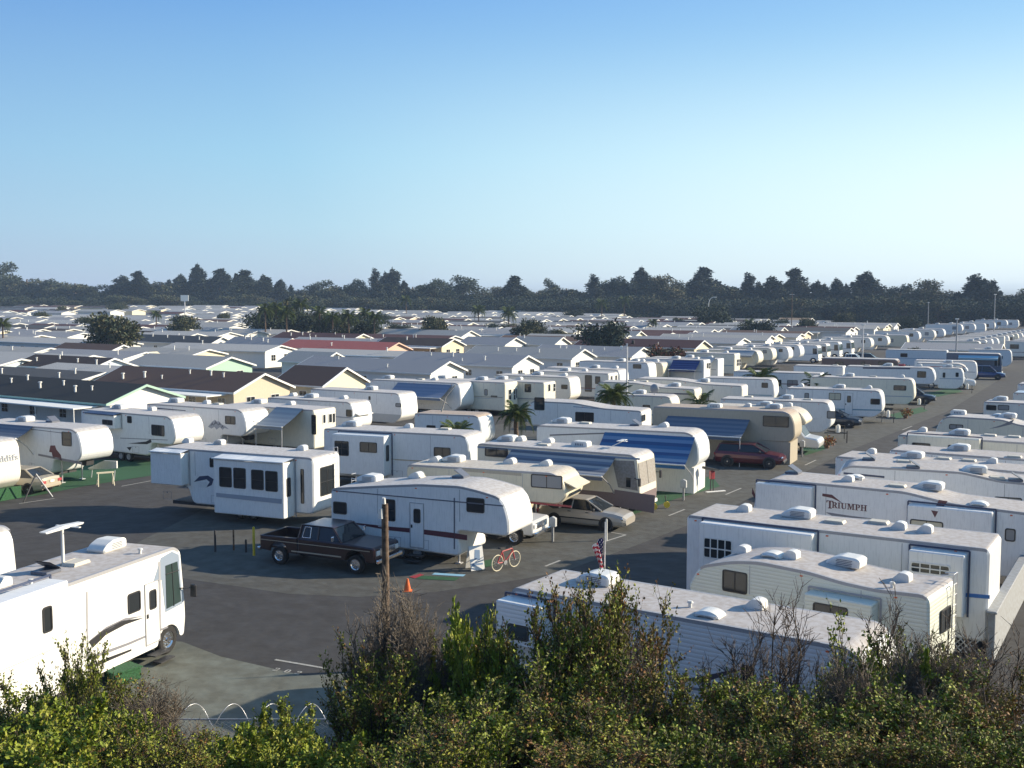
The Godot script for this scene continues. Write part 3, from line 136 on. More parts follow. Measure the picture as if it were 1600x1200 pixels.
const SKYLINE = [[-298.57,-642.5,30.66,"e0",1.42],[-285.08,-641.91,23.85,"e1",1.83],[-269.93,-639.12,19.29,"e0",1.88],[-255.61,-639.02,20.42,"e1",2.4],[-238.57,-628.79,15.51,"e0",2.3],[-224.03,-629.51,18.47,"c0",2.4],[-205.41,-599.98,20.78,"c1",2.4],[-195.14,-608.69,20.86,"e1",1.98],[-187.66,-619.46,18.78,"c3",2.4],[-175.15,-607.66,24.87,"c2",1.45],[-163.55,-611.06,22.56,"c1",2.4],[-142.24,-582.68,21.69,"c1",2.4],[-133.57,-589.79,19.12,"c2",2.36],[-122.85,-580.15,16.42,"c3",2.4],[-115.5,-586.09,15.84,"e1",1.89],[-101.04,-582.25,19.42,"e0",1.7],[-89.33,-562.46,19.36,"e1",1.97],[-80.81,-565.36,20.15,"e0",1.59],[-69.59,-563.32,23.24,"s0",1.79],[-63.06,-579.46,23.24,"c2",1.78],[-52.1,-571.38,19.87,"e1",1.79],[-38.76,-549.04,20.75,"e0",1.8],[-25.84,-563.18,23.06,"e0",1.72],[-14.28,-539.51,15.81,"e1",1.55],[-7.13,-551.14,15.93,"e2",2.16],[1.57,-533.21,19.71,"c1",2.3],[11.75,-525.54,17.26,"e1",1.55],[18.74,-549.25,21.69,"e0",0.8],[26.31,-526.19,19.88,"e1",1.95],[39.84,-521.03,20.87,"s0",2.3],[52.4,-539.88,22.86,"e0",1.77],[62.64,-532.42,24.4,"c2",1.56],[70.61,-510.77,22.52,"e2",1.8],[92.33,-523.22,24.5,"c1",2.32],[99.79,-506.4,22.71,"e1",1.62],[110.76,-506.16,21.83,"s0",2.14],[116.27,-488.05,19.46,"c3",2.13],[130.96,-505.98,23.61,"c1",2.33],[138.12,-494.31,17.82,"c2",1.89],[148.24,-499.03,18.46,"c3",2.07],[159.01,-491.5,21.83,"c2",2.37],[159.91,-470.33,17.53,"e1",1.52],[166.91,-468.99,18.62,"e0",1.54],[174.37,-458.15,19.82,"e2",1.89],[184.72,-451.84,18.38,"e1",1.39],[189.09,-446.45,19.62,"c0",2.4],[198.09,-450.22,17.3,"c3",1.77],[210.05,-454.87,17.08,"e1",1.57],[207.14,-433.68,17.61,"e0",1.67],[-297.01,-648.93,21.27,"e1",1.35],[-293.57,-650.64,20.05,"e0",1.35],[-287.7,-658.92,17.72,"e1",1.35],[-276.42,-643.5,16.44,"e0",1.35],[-269.44,-648.82,17.82,"e0",1.35],[-263.22,-648.12,14.57,"e0",1.35],[-250.52,-639.39,10.84,"e0",1.35],[-241.01,-628.06,13.2,"e0",1.35],[-231.55,-623.81,11.4,"c0",1.35],[-228.47,-633.15,13.72,"c0",1.35],[-226.05,-641.34,16.54,"c1",1.35],[-216.46,-625.24,15.94,"c1",1.35],[-213.84,-639.43,17.55,"e1",1.35],[-202.2,-615.12,19.31,"e1",1.35],[-195.52,-622.36,16.2,"c3",1.35],[-194.28,-629.54,17.18,"e1",1.35],[-186.64,-623.55,16.66,"c3",1.35],[-179.36,-615.76,17.02,"c2",1.35],[-175.09,-616.24,19.68,"c2",1.35],[-169.9,-625.85,18.42,"c1",1.35],[-157.74,-607.41,19.4,"c1",1.35],[-155.64,-618.53,20.11,"c1",1.35],[-147.26,-617.01,17.18,"c2",1.35],[-139.17,-596.61,16.16,"c2",1.35],[-134.78,-610.78,13.85,"c2",1.35],[-132.65,-611.82,12.74,"c3",1.35],[-127.8,-613.05,11.18,"e1",1.35],[-121.38,-600.21,13.85,"c3",1.35],[-112.7,-597.21,13.49,"e0",1.35],[-106.12,-592.5,12.55,"e0",1.35],[-99.45,-590.4,15.83,"e1",1.35],[-97.63,-604.05,15.48,"e1",1.35],[-88.63,-583.43,16.6,"e1",1.35],[-88.2,-594.54,15.61,"e0",1.35],[-80.33,-590.27,16.77,"e0",1.35],[-73.96,-580.96,17.45,"s0",1.35],[-70.05,-589.29,19.23,"c2",1.35],[-67.69,-586.29,21.42,"c2",1.35],[-61.37,-584.34,16.18,"c2",1.35],[-56.4,-571.89,17.05,"c2",1.35],[-47.93,-576.37,18.28,"e1",1.35],[-43.82,-572.58,17.37,"e0",1.35],[-36.2,-577.88,17.98,"e0",1.35],[-31.22,-579.42,18.78,"e0",1.35],[-22.19,-578.88,12.39,"e1",1.35],[-18.2,-567.56,13.63,"e1",1.35],[-13.26,-572.32,12.84,"e2",1.35],[-9.78,-562.73,12.2,"e2",1.35],[-5.61,-572.95,13.52,"c1",1.35],[0.22,-567.63,12.91,"c1",1.35],[5.33,-559.66,14.97,"e1",1.35],[9.47,-554.85,15.71,"e1",1.35],[15.91,-565.66,14.76,"e0",1.35],[16.7,-556.24,13.38,"e1",1.35],[20.63,-546.4,15.94,"e1",1.35],[23.68,-551.13,16.09,"e1",1.35],[31.45,-552.35,17.55,"e1",1.35],[39.06,-552.49,18.31,"e1",1.35],[45.19,-536.85,19.85,"e0",1.35],[48.66,-536.1,19.81,"e0",1.35],[54.8,-539.3,18.78,"c2",1.35],[59.79,-525.42,20,"e0",1.35],[65.68,-538.08,20.89,"e2",1.35],[70.54,-529.79,21.54,"e2",1.35],[78.09,-517.61,19.88,"e2",1.35],[88.57,-535.95,19.95,"e2",1.35],[96.07,-525.36,21.76,"e1",1.35],[101.62,-529.89,19.26,"e1",1.35],[108.37,-528.15,19.68,"e1",1.35],[111.42,-525.25,18.85,"s0",1.35],[116.85,-518.03,17.52,"c3",1.35],[119.07,-512.59,17.79,"s0",1.35],[125.14,-511.52,17.27,"c1",1.35],[125.82,-498.71,17.02,"c3",1.35],[134.68,-510.69,14.59,"c1",1.35],[140.18,-517.25,14.89,"c1",1.35],[141.57,-495.6,16.54,"c2",1.35],[149.97,-512.82,14.24,"c2",1.35],[153.26,-500.89,16.14,"c3",1.35],[153,-485.42,16.73,"c3",1.35],[159.65,-488.78,15.62,"c2",1.35],[168.16,-501.38,16.4,"e1",1.35],[169.88,-495.2,15.53,"e0",1.35],[175.21,-499.08,15.76,"e0",1.35],[179.66,-496.85,17.07,"e2",1.35],[177.06,-474.13,16.02,"e2",1.35],[186.97,-482.12,15.55,"e1",1.35],[190.71,-478.41,17.03,"e1",1.35],[198.27,-480.4,17.32,"e1",1.35],[202.12,-484.51,15.99,"e1",1.35],[206.77,-482.54,15.38,"c3",1.35],[205.83,-473.2,15.64,"c0",1.35],[211.54,-474.31,14.06,"e1",1.35],[216.1,-476.06,15.91,"e1",1.35],[220.43,-474.22,14.62,"e0",1.35],[222.66,-471.84,13.84,"e0",1.35]]
const HEDGE = [[-290.45,-594.91,0.78,0],[-286.37,-600.25,0.63,0],[-284.76,-609.16,1.06,0],[-264.77,-578.51,1.13,0],[-268.57,-603.02,0.8,0],[-252.06,-581.52,0.69,1],[-246.56,-584.08,1.11,0],[-245.04,-594.31,0.7,0],[-227.4,-568.99,0.79,1],[-217.86,-563.98,0.76,0],[-212.18,-569.67,1.21,0],[-210.16,-583.21,1.13,1],[-198.63,-569.08,1.11,1],[-195.16,-574.97,0.91,0],[-188.73,-578.24,0.83,0],[-176.77,-559.61,1.23,1],[-173,-569.59,1.15,0],[-165.44,-562.62,0.86,0],[-156.61,-555.5,0.91,0],[-153.87,-565.04,0.81,0],[-143.73,-558.45,1.17,1],[-135.86,-549.09,0.96,0],[-130.68,-555.9,1.3,1],[-122.51,-549.24,0.87,1],[-116.61,-548.77,1.01,0],[-111.65,-553.53,0.92,0],[-98.38,-527.51,1.36,1],[-92.47,-533.24,1.22,0],[-84.98,-532.87,1.34,0],[-77.92,-535.06,0.95,1],[-68.6,-516,1.21,1],[-63.64,-521.7,1.39,0],[-57.98,-528.08,1.04,1],[-49.47,-512.75,1.23,0],[-43.58,-525.62,1.02,1],[-38.21,-522.84,1.29,1],[-32.25,-506.43,1.04,0],[-27.06,-500.22,1.18,1],[-22.08,-495.41,1.32,0],[-15.46,-508,1.37,0],[-10.18,-504.01,1.38,0],[-3.87,-508.7,1.53,0],[3.82,-508.28,1.34,0],[10.83,-480.95,1.33,0],[16.2,-489.06,1.5,0],[21.99,-505.71,1.45,0],[27.05,-477.89,1.24,0],[32.98,-481.17,1.39,0],[38.59,-473.7,1.59,0],[44.14,-480.66,1.38,0],[49.96,-489.93,1.29,0],[54.56,-489.78,1.51,0],[58.27,-474.12,1.54,1],[63.48,-473.41,1.29,1],[69.9,-479.86,1.26,0],[72.9,-454.48,1.43,0],[78.11,-457.7,1.49,0],[85.88,-470.78,1.54,1],[91.96,-467.98,1.45,0],[93.14,-445.53,1.58,0],[100.54,-458.93,1.39,1],[104.98,-459.18,1.4,0],[109.1,-452.72,1.36,0],[114.99,-450.9,1.26,0],[115.44,-435.94,1.49,1],[124.19,-452.72,1.58,0],[128.01,-450.9,1.4,1],[130.62,-437.06,1.25,0],[134.49,-428.7,1.65,0],[140.61,-427.64,1.52,1],[149.09,-433.79,1.43,0],[147.55,-417.24,1.53,1],[160.94,-440.28,1.38,0],[160.96,-424.26,1.58,0],[162.47,-415.86,1.32,1],[174.96,-432.93,1.56,0],[176.53,-425.09,1.33,0],[172.3,-400.44,1.5,0],[182.99,-412.56,1.41,0],[184.81,-405.12,1.57,0],[186.53,-397.63,1.5,0],[192.17,-397.27,1.5,0]]
const PALMS = [[-56.62,-250,7.8,3],[-56.72,-262,8.14,3],[-49.69,-240,7.34,3],[-52.41,-270,8.79,3.2],[-43.24,-245,7.35,2.8],[-38.71,-235,6.44,2.6],[-36,-240,6.57,2.8],[-33.82,-250,6.84,2.8],[-29.85,-236,6.43,2.6],[-0.88,-300,6.22,3.4],[-10.09,-330,6.45,3],[-97.94,-300,5.7,2.2],[32.94,-400,7.74,3.4],[-40.76,-420,8.7,3.2],[44.26,-430,8.79,3.4],[56.59,-260,4.68,2],[37.53,-290,3.97,2],[-98.21,-210,5.79,2.2]]
const MIDTREES = [[-70.19,-190,1.16,"h1","upright bushy green tree above the pale carport roof",""],[-60.88,-300,0.62,"e0","large dark leafy tree behind the palm grove",""],[15.56,-185,1.07,"h0","dark shrubby tree in front of the grey roof",""],[21.62,-150,1,"r0","rust-red leafy shrub behind the outer row of campers",""],[60.18,-330,1.31,"h0","round dark bush below the curved street lamp",""],[56.62,-250,0.87,"h0","small dark garden tree beside the tan-roofed home",""],[53.38,-150,0.28,"h1","bright green bushy tree beside the brown motorhome",""],[64.85,-175,0.42,"h1","light green garden tree in front of the wide-windowed trailer",""],[68.2,-177,0.38,"h0","dark green garden tree in front of the wide-windowed trailer",""],[100.94,-330,0.87,"h1","olive garden tree between the far grey roofs",""],[115.76,-320,0.84,"h0","dark garden tree beside the white gables",""],[-58.87,-262,1.14,"h0","bushy tree filling the palm grove","bushy trees in the palm grove"],[-55.49,-268,1.31,"h1","bushy tree filling the palm grove","bushy trees in the palm grove"],[-48.26,-258,1.19,"h0","bushy tree filling the palm grove","bushy trees in the palm grove"],[-40.23,-246,1,"h1","bushy tree filling the palm grove","bushy trees in the palm grove"],[-32.56,-246,0.95,"h0","bushy tree filling the palm grove","bushy trees in the palm grove"],[24.09,-420.98,0.83,"h0","small garden tree among the distant homes","garden trees among the homes"],[-185.07,-506.64,0.73,"h0","small garden tree among the distant homes","garden trees among the homes"],[59.14,-329.16,0.79,"h0","small garden tree among the distant homes","garden trees among the homes"],[-0.04,-490.17,0.86,"h0","small garden tree among the distant homes","garden trees among the homes"],[10.48,-240.44,0.55,"h1","small garden tree among the distant homes","garden trees among the homes"],[0.08,-282.55,0.55,"h1","small garden tree among the distant homes","garden trees among the homes"],[68.57,-446.14,0.86,"h0","small garden tree among the distant homes","garden trees among the homes"],[52.04,-342.29,0.59,"h1","small garden tree among the distant homes","garden trees among the homes"],[-41.33,-344.84,0.81,"h0","small garden tree among the distant homes","garden trees among the homes"],[77,-308.84,0.71,"h0","small garden tree among the distant homes","garden trees among the homes"],[-3.82,-272.91,0.67,"h0","small garden tree among the distant homes","garden trees among the homes"],[100.59,-378.74,0.93,"h0","small garden tree among the distant homes","garden trees among the homes"],[92.99,-377.39,0.82,"h0","small garden tree among the distant homes","garden trees among the homes"],[-28.44,-272.72,0.66,"h0","small garden tree among the distant homes","garden trees among the homes"],[-88.69,-497.15,0.63,"h1","small garden tree among the distant homes","garden trees among the homes"],[48.4,-419.9,0.54,"h0","small garden tree among the distant homes","garden trees among the homes"],[-68.75,-322.87,0.88,"h1","small garden tree among the distant homes","garden trees among the homes"],[-37.82,-254.11,0.61,"h0","small garden tree among the distant homes","garden trees among the homes"],[75.61,-280.83,0.75,"h1","small garden tree among the distant homes","garden trees among the homes"],[-29.19,-515.7,0.67,"h0","small garden tree among the distant homes","garden trees among the homes"],[-52.75,-265.71,0.86,"h0","small garden tree among the distant homes","garden trees among the homes"],[-170.22,-469.03,0.86,"h0","small garden tree among the distant homes","garden trees among the homes"],[-37.28,-310.24,0.67,"h0","small garden tree among the distant homes","garden trees among the homes"],[-77.34,-254.88,0.94,"h1","small garden tree among the distant homes","garden trees among the homes"],[-17.9,-243.42,0.93,"h1","small garden tree among the distant homes","garden trees among the homes"],[-164.36,-382.19,0.68,"h1","small garden tree among the distant homes","garden trees among the homes"],[119.29,-480.84,0.8,"h0","small garden tree among the distant homes","garden trees among the homes"],[-44.5,-300.37,0.83,"h1","small garden tree among the distant homes","garden trees among the homes"],[-89.89,-496.3,0.95,"h0","small garden tree among the distant homes","garden trees among the homes"],[-174.94,-489.7,0.85,"h1","small garden tree among the distant homes","garden trees among the homes"],[-195.07,-473.58,0.67,"h1","small garden tree among the distant homes","garden trees among the homes"],[-94.31,-358,0.71,"h1","small garden tree among the distant homes","garden trees among the homes"],[3.31,-240.67,0.85,"h1","small garden tree among the distant homes","garden trees among the homes"],[14.41,-261.54,0.52,"h1","small garden tree among the distant homes","garden trees among the homes"],[-156.27,-487.89,0.51,"h1","small garden tree among the distant homes","garden trees among the homes"],[-6.41,-509.02,0.56,"h0","small garden tree among the distant homes","garden trees among the homes"],[-50.13,-261.63,0.78,"h0","small garden tree among the distant homes","garden trees among the homes"],[-41.58,-291.74,0.62,"h1","small garden tree among the distant homes","garden trees among the homes"],[-102.23,-333.56,0.63,"h0","small garden tree among the distant homes","garden trees among the homes"],[-124.46,-319.42,0.68,"h1","small garden tree among the distant homes","garden trees among the homes"]]
const SHRUBS = [[-8.66,-19,0.86,1,"dark",2.32],[-7.49,-18.5,1.1,0.53,"dark",3],[-7.26,-19,0.89,1,"mixed",3.65],[-6.19,-18,0.74,0.83,"bare",6.07],[-6.53,-15,0.95,1,"yellow",1.51],[-5.87,-15,0.83,0.77,"green",3.57],[-7.24,-15,0.9,0.92,"green",1.65],[-6,-20,0.59,0.69,"mixed",3.42],[-5.03,-19,0.68,0.69,"green",4.59],[-4.11,-19,0.97,0.81,"green",0.84],[-4.18,-18,0.94,0.67,"yellow",3.02],[-1.96,-17.5,1.23,0.83,"bare",4.43],[-1.6,-17,1.1,0.75,"bare",0.05],[-2.4,-17,0.91,0.56,"rust",4.84],[-1.98,-16,0.96,0.85,"mixed",2.63],[-1.1,-17,1.48,0.75,"yellow",3.17],[-0.6,-17.5,1.82,0.58,"yellow",3.83],[-0.53,-16.5,1.63,0.67,"yellow",4.98],[0,-16.5,1.11,0.69,"mixed",0.35],[0.78,-16.5,1.1,0.74,"rust",3.14],[1.31,-16.5,1.21,0.74,"rust",0.24],[1.94,-16.5,1.09,0.67,"rust",2.42],[1.3,-15.8,1.33,0.69,"mixed",2.17],[0.62,-15,0.95,0.87,"dark",0.13],[1.32,-14,0.71,0.89,"rust",1.87],[1.83,-15.2,0.85,0.73,"twiggy",2.83],[1.89,-14,0.81,0.77,"mixed",4.11],[-0.64,-13.5,0.69,0.8,"dark",5.81],[0,-13,0.7,0.92,"mixed",2.33],[0.74,-12.5,0.66,0.92,"mixed",3.33],[1.47,-12.5,0.81,0.92,"green",4.48],[2.47,-14,0.97,0.77,"green",5.89],[2.99,-14.5,0.8,0.69,"mixed",5.96],[3.88,-15.5,1.04,0.91,"twiggy",6.2],[3.56,-15.5,0.88,0.82,"twiggy",1.9],[2.91,-13,0.58,0.74,"rust",1.05],[4.18,-14.5,1.08,0.69,"green",5.85],[3.44,-13,0.73,0.92,"mixed",0.49],[5.18,-16,1.07,0.75,"sparse",2.82],[5.41,-16,1,0.75,"sparse",4.62],[4.09,-13,0.65,0.73,"dark",3.32],[5.74,-15.5,1,0.73,"dark",2.44],[5.62,-14.8,1.42,0.67,"yellow",5.81],[5.56,-15.5,1.02,0.82,"twiggy",1.88],[6.66,-15.5,0.92,0.91,"twiggy",3.46],[5.97,-14.5,0.82,0.83,"bare",5.21],[6.65,-14.5,0.83,0.91,"twiggy",0.87],[6.26,-14,0.71,0.74,"rust",2.2],[4.93,-12.5,0.67,0.87,"dark",3.1],[5.74,-12.5,0.59,0.89,"rust",3.55],[4.41,-12.5,0.53,0.81,"rust",1.3],[-0.91,-11,0.54,0.77,"mixed",2.85],[-0.26,-11,0.66,0.77,"green",0.38],[0.99,-10.5,0.42,0.74,"rust",0.55],[2.33,-11,0.5,0.6,"dark",2.15],[2.98,-11,0.45,0.67,"rust",0.9],[3.62,-11,0.43,0.67,"rust",6.08],[4.53,-14,0.76,0.67,"bare",1.65],[5.59,-14.5,0.86,0.75,"bare",1.73],[4.27,-11,0.45,0.74,"rust",4.92],[4.92,-11,0.51,0.67,"dark",4.65],[-5.36,-12,0.74,0.83,"yellow",1.65],[-4.78,-12.5,0.52,0.69,"mixed",5.21],[-4.21,-13,0.49,0.62,"mixed",3.93],[-3.79,-14,0.68,0.67,"yellow",2.44],[-3.05,-14,0.74,0.75,"yellow",3.95],[-2.29,-13,0.68,0.67,"yellow",1.54]]

var M := {}
var T := {}
var cache := {}
var used := {}
var rng := RandomNumberGenerator.new()
var world_noise := FastNoiseLite.new()

class MB:
	var v := PackedVector3Array()
	var n := PackedVector3Array()
	var c := PackedColorArray()
	var tint := Color.WHITE
	var tinted := false
	func tri(a: Vector3, b: Vector3, d: Vector3) -> void:
		var q := (b - a).cross(d - a).normalized()
		v.append(a); v.append(d); v.append(b)
		n.append(q); n.append(q); n.append(q)
		if tinted:
			c.append(tint); c.append(tint); c.append(tint)
	func quad(a: Vector3, b: Vector3, d: Vector3, e: Vector3) -> void:
		tri(a, b, d); tri(a, d, e)
	func trin(a: Vector3, b: Vector3, d: Vector3, na: Vector3, nb: Vector3, nd: Vector3) -> void:
		v.append(a); v.append(d); v.append(b)
		n.append(na); n.append(nd); n.append(nb)
		if tinted:
			c.append(tint); c.append(tint); c.append(tint)
	func box(o: Vector3, s: Vector3, b := 0.0) -> void:
		var h := s * 0.5
		if b <= 0.0:
			var x := Vector3(h.x, 0, 0); var y := Vector3(0, h.y, 0); var z := Vector3(0, 0, h.z)
			quad(o - x - y + z, o + x - y + z, o + x + y + z, o - x + y + z)
			quad(o + x - y - z, o - x - y - z, o - x + y - z, o + x + y - z)
			quad(o + x - y + z, o + x - y - z, o + x + y - z, o + x + y + z)
			quad(o - x - y - z, o - x - y + z, o - x + y + z, o - x + y - z)
			quad(o - x + y + z, o + x + y + z, o + x + y - z, o - x + y - z)
			quad(o - x - y - z, o + x - y - z, o + x - y + z, o - x - y + z)
		else:
			var p := PackedVector2Array([Vector2(o.x - h.x, o.y - h.y + b), Vector2(o.x - h.x + b, o.y - h.y), Vector2(o.x + h.x - b, o.y - h.y), Vector2(o.x + h.x, o.y - h.y + b), Vector2(o.x + h.x, o.y + h.y - b), Vector2(o.x + h.x - b, o.y + h.y), Vector2(o.x - h.x + b, o.y + h.y), Vector2(o.x - h.x, o.y + h.y - b)])
			prism(p, o.z - h.z, o.z + h.z, b)
	# poly runs anticlockwise seen from +z
	func prism(poly: PackedVector2Array, z0: float, z1: float, b := 0.0) -> void:
		var p := poly
		if Geometry2D.is_polygon_clockwise(p) == false:
			pass
		var area := 0.0
		for i in p.size():
			var q0 := p[i]; var q1 := p[(i + 1) % p.size()]
			area += q0.x * q1.y - q1.x * q0.y
		if area < 0.0:
			p = poly.duplicate(); p.reverse()
		var k := p.size()
		var ins := PackedVector2Array()
		for i in k:
			var e0 := (p[i] - p[(i + k - 1) % k]).normalized()
			var e1 := (p[(i + 1) % k] - p[i]).normalized()
			var n0 := Vector2(-e0.y, e0.x); var n1 := Vector2(-e1.y, e1.x)
			var m := n0 + n1
			var l := maxf(m.length_squared(), 0.3)
			ins.append(p[i] + m * (2.0 * b / l))
		var zb := z1 - b
		var za := z0 + b
		for i in k:
			var a := p[i]; var d := p[(i + 1) % k]
			quad(Vector3(a.x, a.y, zb), Vector3(a.x, a.y, za), Vector3(d.x, d.y, za), Vector3(d.x, d.y, zb))
			if b > 0.0:
				var ia := ins[i]; var id := ins[(i + 1) % k]
				quad(Vector3(a.x, a.y, zb), Vector3(d.x, d.y, zb), Vector3(id.x, id.y, z1), Vector3(ia.x, ia.y, z1))
				quad(Vector3(d.x, d.y, za), Vector3(a.x, a.y, za), Vector3(ia.x, ia.y, z0), Vector3(id.x, id.y, z0))
		var f := Geometry2D.triangulate_polygon(ins)
		if f.is_empty():
			ins = p
			f = Geometry2D.triangulate_polygon(ins)
		for i in range(0, f.size(), 3):
			var a := ins[f[i]]; var d := ins[f[i + 1]]; var e := ins[f[i + 2]]
			if (d - a).cross(e - a) < 0.0:
				var s := d
				d = e; e = s
			tri(Vector3(a.x, a.y, z1), Vector3(d.x, d.y, z1), Vector3(e.x, e.y, z1))
			tri(Vector3(a.x, a.y, z0), Vector3(e.x, e.y, z0), Vector3(d.x, d.y, z0))
	func tube(p0: Vector3, p1: Vector3, r0: float, r1: float, seg := 8, caps := true) -> void:
		var d := (p1 - p0)
		if d.length() < 1e-5: return
		d = d.normalized()
		var u := d.cross(Vector3.UP if absf(d.y) < 0.95 else Vector3.RIGHT).normalized()
		var w := d.cross(u)
		for i in seg:
			var a0 := TAU * i / seg; var a1 := TAU * (i + 1) / seg
			var e0 := u * cos(a0) + w * sin(a0); var e1 := u * cos(a1) + w * sin(a1)
			trin(p0 + e0 * r0, p0 + e1 * r0, p1 + e1 * r1, e0, e1, e1)
			trin(p0 + e0 * r0, p1 + e1 * r1, p1 + e0 * r1, e0, e1, e0)
			if caps:
				tri(p1, p1 + e0 * r1, p1 + e1 * r1); tri(p0, p0 + e1 * r0, p0 + e0 * r0)
	# profile (radius, along) turned about the z axis through o
	func lathe(o: Vector3, prof: Array, seg := 16) -> void:
		for j in prof.size() - 1:
			var a: Vector2 = prof[j]; var b: Vector2 = prof[j + 1]
			for i in seg:
				var t0 := TAU * i / seg; var t1 := TAU * (i + 1) / seg
				var c0 := Vector3(cos(t0), sin(t0), 0); var c1 := Vector3(cos(t1), sin(t1), 0)
				quad(o + c0 * a.x + Vector3(0, 0, a.y), o + c1 * a.x + Vector3(0, 0, a.y), o + c1 * b.x + Vector3(0, 0, b.y), o + c0 * b.x + Vector3(0, 0, b.y))
	func path(pts: Array, r0: float, r1: float, seg := 6) -> void:
		for i in pts.size() - 1:
			var t0 := float(i) / (pts.size() - 1); var t1 := float(i + 1) / (pts.size() - 1)
			tube(pts[i], pts[i + 1], lerpf(r0, r1, t0), lerpf(r0, r1, t1), seg, i == pts.size() - 2 or i == 0)
	func mesh() -> ArrayMesh:
		var m := ArrayMesh.new()
		if v.is_empty(): return m
		var a := []
		a.resize(Mesh.ARRAY_MAX)
		a[Mesh.ARRAY_VERTEX] = v; a[Mesh.ARRAY_NORMAL] = n
		if tinted: a[Mesh.ARRAY_COLOR] = c
		m.add_surface_from_arrays(Mesh.PRIMITIVE_TRIANGLES, a)
		return m

func put(called: String, mesh: Mesh, mat: Material, parent: Node = self, at := Vector3.ZERO) -> MeshInstance3D:
	var o := MeshInstance3D.new()
	o.mesh = mesh; o.material_override = mat
	o.name = numbered(called) if parent == self else called
	parent.add_child(o, true)
	o.position = at
	return o
func obj(called: String, mb: MB, mat: Material, parent: Node = self, at := Vector3.ZERO) -> MeshInstance3D:
	return put(called, mb.mesh(), mat, parent, at)
func numbered(called: String) -> String:
	used[called] = used.get(called, -1) + 1
	return called if used[called] == 0 else "%s_%03d" % [called, used[called]]
func thing(called: String, label: String, category: String, at := Vector3.ZERO, turn := 0.0, group := "") -> Node3D:
	var o := Node3D.new()
	o.name = numbered(called)
	add_child(o)
	o.position = at; o.rotation.y = turn
	return tag(o, label, category, group)
func tag(o: Node, label: String, category: String, group := "") -> Node:
	o.set_meta("label", label); o.set_meta("category", category)
	if group: o.set_meta("group", group)
	return o
func structure(o: Node) -> Node:
	o.set_meta("kind", "structure")
	return o
func copy(o: Node3D, at: Vector3, turn: float, label := "", sc := 1.0) -> Node3D:
	var r: Node3D = o.duplicate()
	r.name = numbered(base_name(o.name))
	add_child(r)
	r.position = at; r.rotation.y = turn; r.scale = Vector3.ONE * sc
	if label: r.set_meta("label", label)
	return r
func base_name(s: String) -> String:
	var p := s.rsplit("_", true, 1)
	return p[0] if p.size() == 2 and p[1].is_valid_int() else s

# ------------------------------------------------------------------ materials
func lin(r: float, g: float, b: float) -> Color:
	return Color(r, g, b).linear_to_srgb()
func mat(key: String, r: float, g: float, b: float, rough := 0.6, tex := "", scale := 1.0, metal := 0.0, bump := "", depth := 1.0) -> StandardMaterial3D:
	var m := StandardMaterial3D.new()
	m.albedo_color = lin(r, g, b); m.roughness = rough; m.metallic = metal
	if tex:
		m.albedo_texture = T[tex]
	if bump:
		m.normal_enabled = true; m.normal_texture = T[bump]; m.normal_scale = depth
	if tex or bump:
		m.uv1_triplanar = true; m.uv1_scale = Vector3.ONE * scale; m.uv1_triplanar_sharpness = 4.0
	M[key] = m
	return m
func noise_tex(key: String, sz: int, freq: float, lo: float, hi: float, oct := 4, warm := 0.0, seed_ := 1, power := 1.0) -> void:
	var f := FastNoiseLite.new()
	f.seed = seed_; f.frequency = freq; f.fractal_octaves = oct; f.noise_type = FastNoiseLite.TYPE_SIMPLEX
	var im := f.get_seamless_image(sz, sz)
	im.convert(Image.FORMAT_RGB8)
	var o := Image.create(sz, sz, true, Image.FORMAT_RGB8)
	for y in sz:
		for x in sz:
			var t := pow(clampf((im.get_pixel(x, y).r - 0.15) / 0.7, 0.0, 1.0), power)
			var q := lerpf(lo, hi, t)
			o.set_pixel(x, y, Color(q * (1.0 + warm * (1.0 - t)), q, q * (1.0 - warm * (1.0 - t))))
	o.generate_mipmaps()
	T[key] = ImageTexture.create_from_image(o)
func make_textures() -> void:
	# rain streaks over faint blotches on painted sides
	var sf := FastNoiseLite.new()
	sf.seed = 77; sf.frequency = .02; sf.fractal_octaves = 4
	var gi := sf.get_seamless_image(512, 512)
	gi.convert(Image.FORMAT_RGB8)
	var gs := Image.create(512, 512, true, Image.FORMAT_RGB8)
	for y in 512:
		for x in 512:
			var a := gi.get_pixel((x * 5) % 512, int(y * .5) % 512).r
			var b := gi.get_pixel(x, y).r
			var q := 1.0 - .055 * clampf((a - .55) * 3.0, 0, 1) - .03 * b
			gs.set_pixel(x, y, Color(q, q * .997, q * .985))
	gs.generate_mipmaps()
	T["grime"] = ImageTexture.create_from_image(gs)
	noise_tex("rooftop", 512, 0.02, 0.88, 1.0, 7, 0.03, 5, 0.8)
	noise_tex("asphalt", 1024, 0.012, 0.84, 1.0, 8, 0.03, 9, 1.0)
	noise_tex("shingle", 256, 0.09, 0.68, 1.0, 4, 0.02, 12, 1.0)
	noise_tex("bark", 128, 0.06, 0.55, 1.0, 4, 0.06, 15, 1.0)
	# thin horizontal ribs of pressed metal siding, as relief
	var h := Image.create(32, 128, true, Image.FORMAT_RGB8)
	for y in 128:
		var p := fmod(float(y), 32.0) / 32.0
		var q := 0.5 + 0.5 * cos(p * TAU)
		q = pow(q, 0.35)
		for x in 32: h.set_pixel(x, y, Color(q, q, q))
	h.bump_map_to_normal_map(2.5)
	h.generate_mipmaps()
	T["ribs"] = ImageTexture.create_from_image(h)
	# grit relief of tarmac
	var f := FastNoiseLite.new()
	f.seed = 31; f.frequency = 0.12; f.fractal_octaves = 3
	var g := f.get_seamless_image(256, 256)
	g.convert(Image.FORMAT_RGB8)
	g.bump_map_to_normal_map(1.2)
	g.generate_mipmaps()
	T["grit"] = ImageTexture.create_from_image(g)
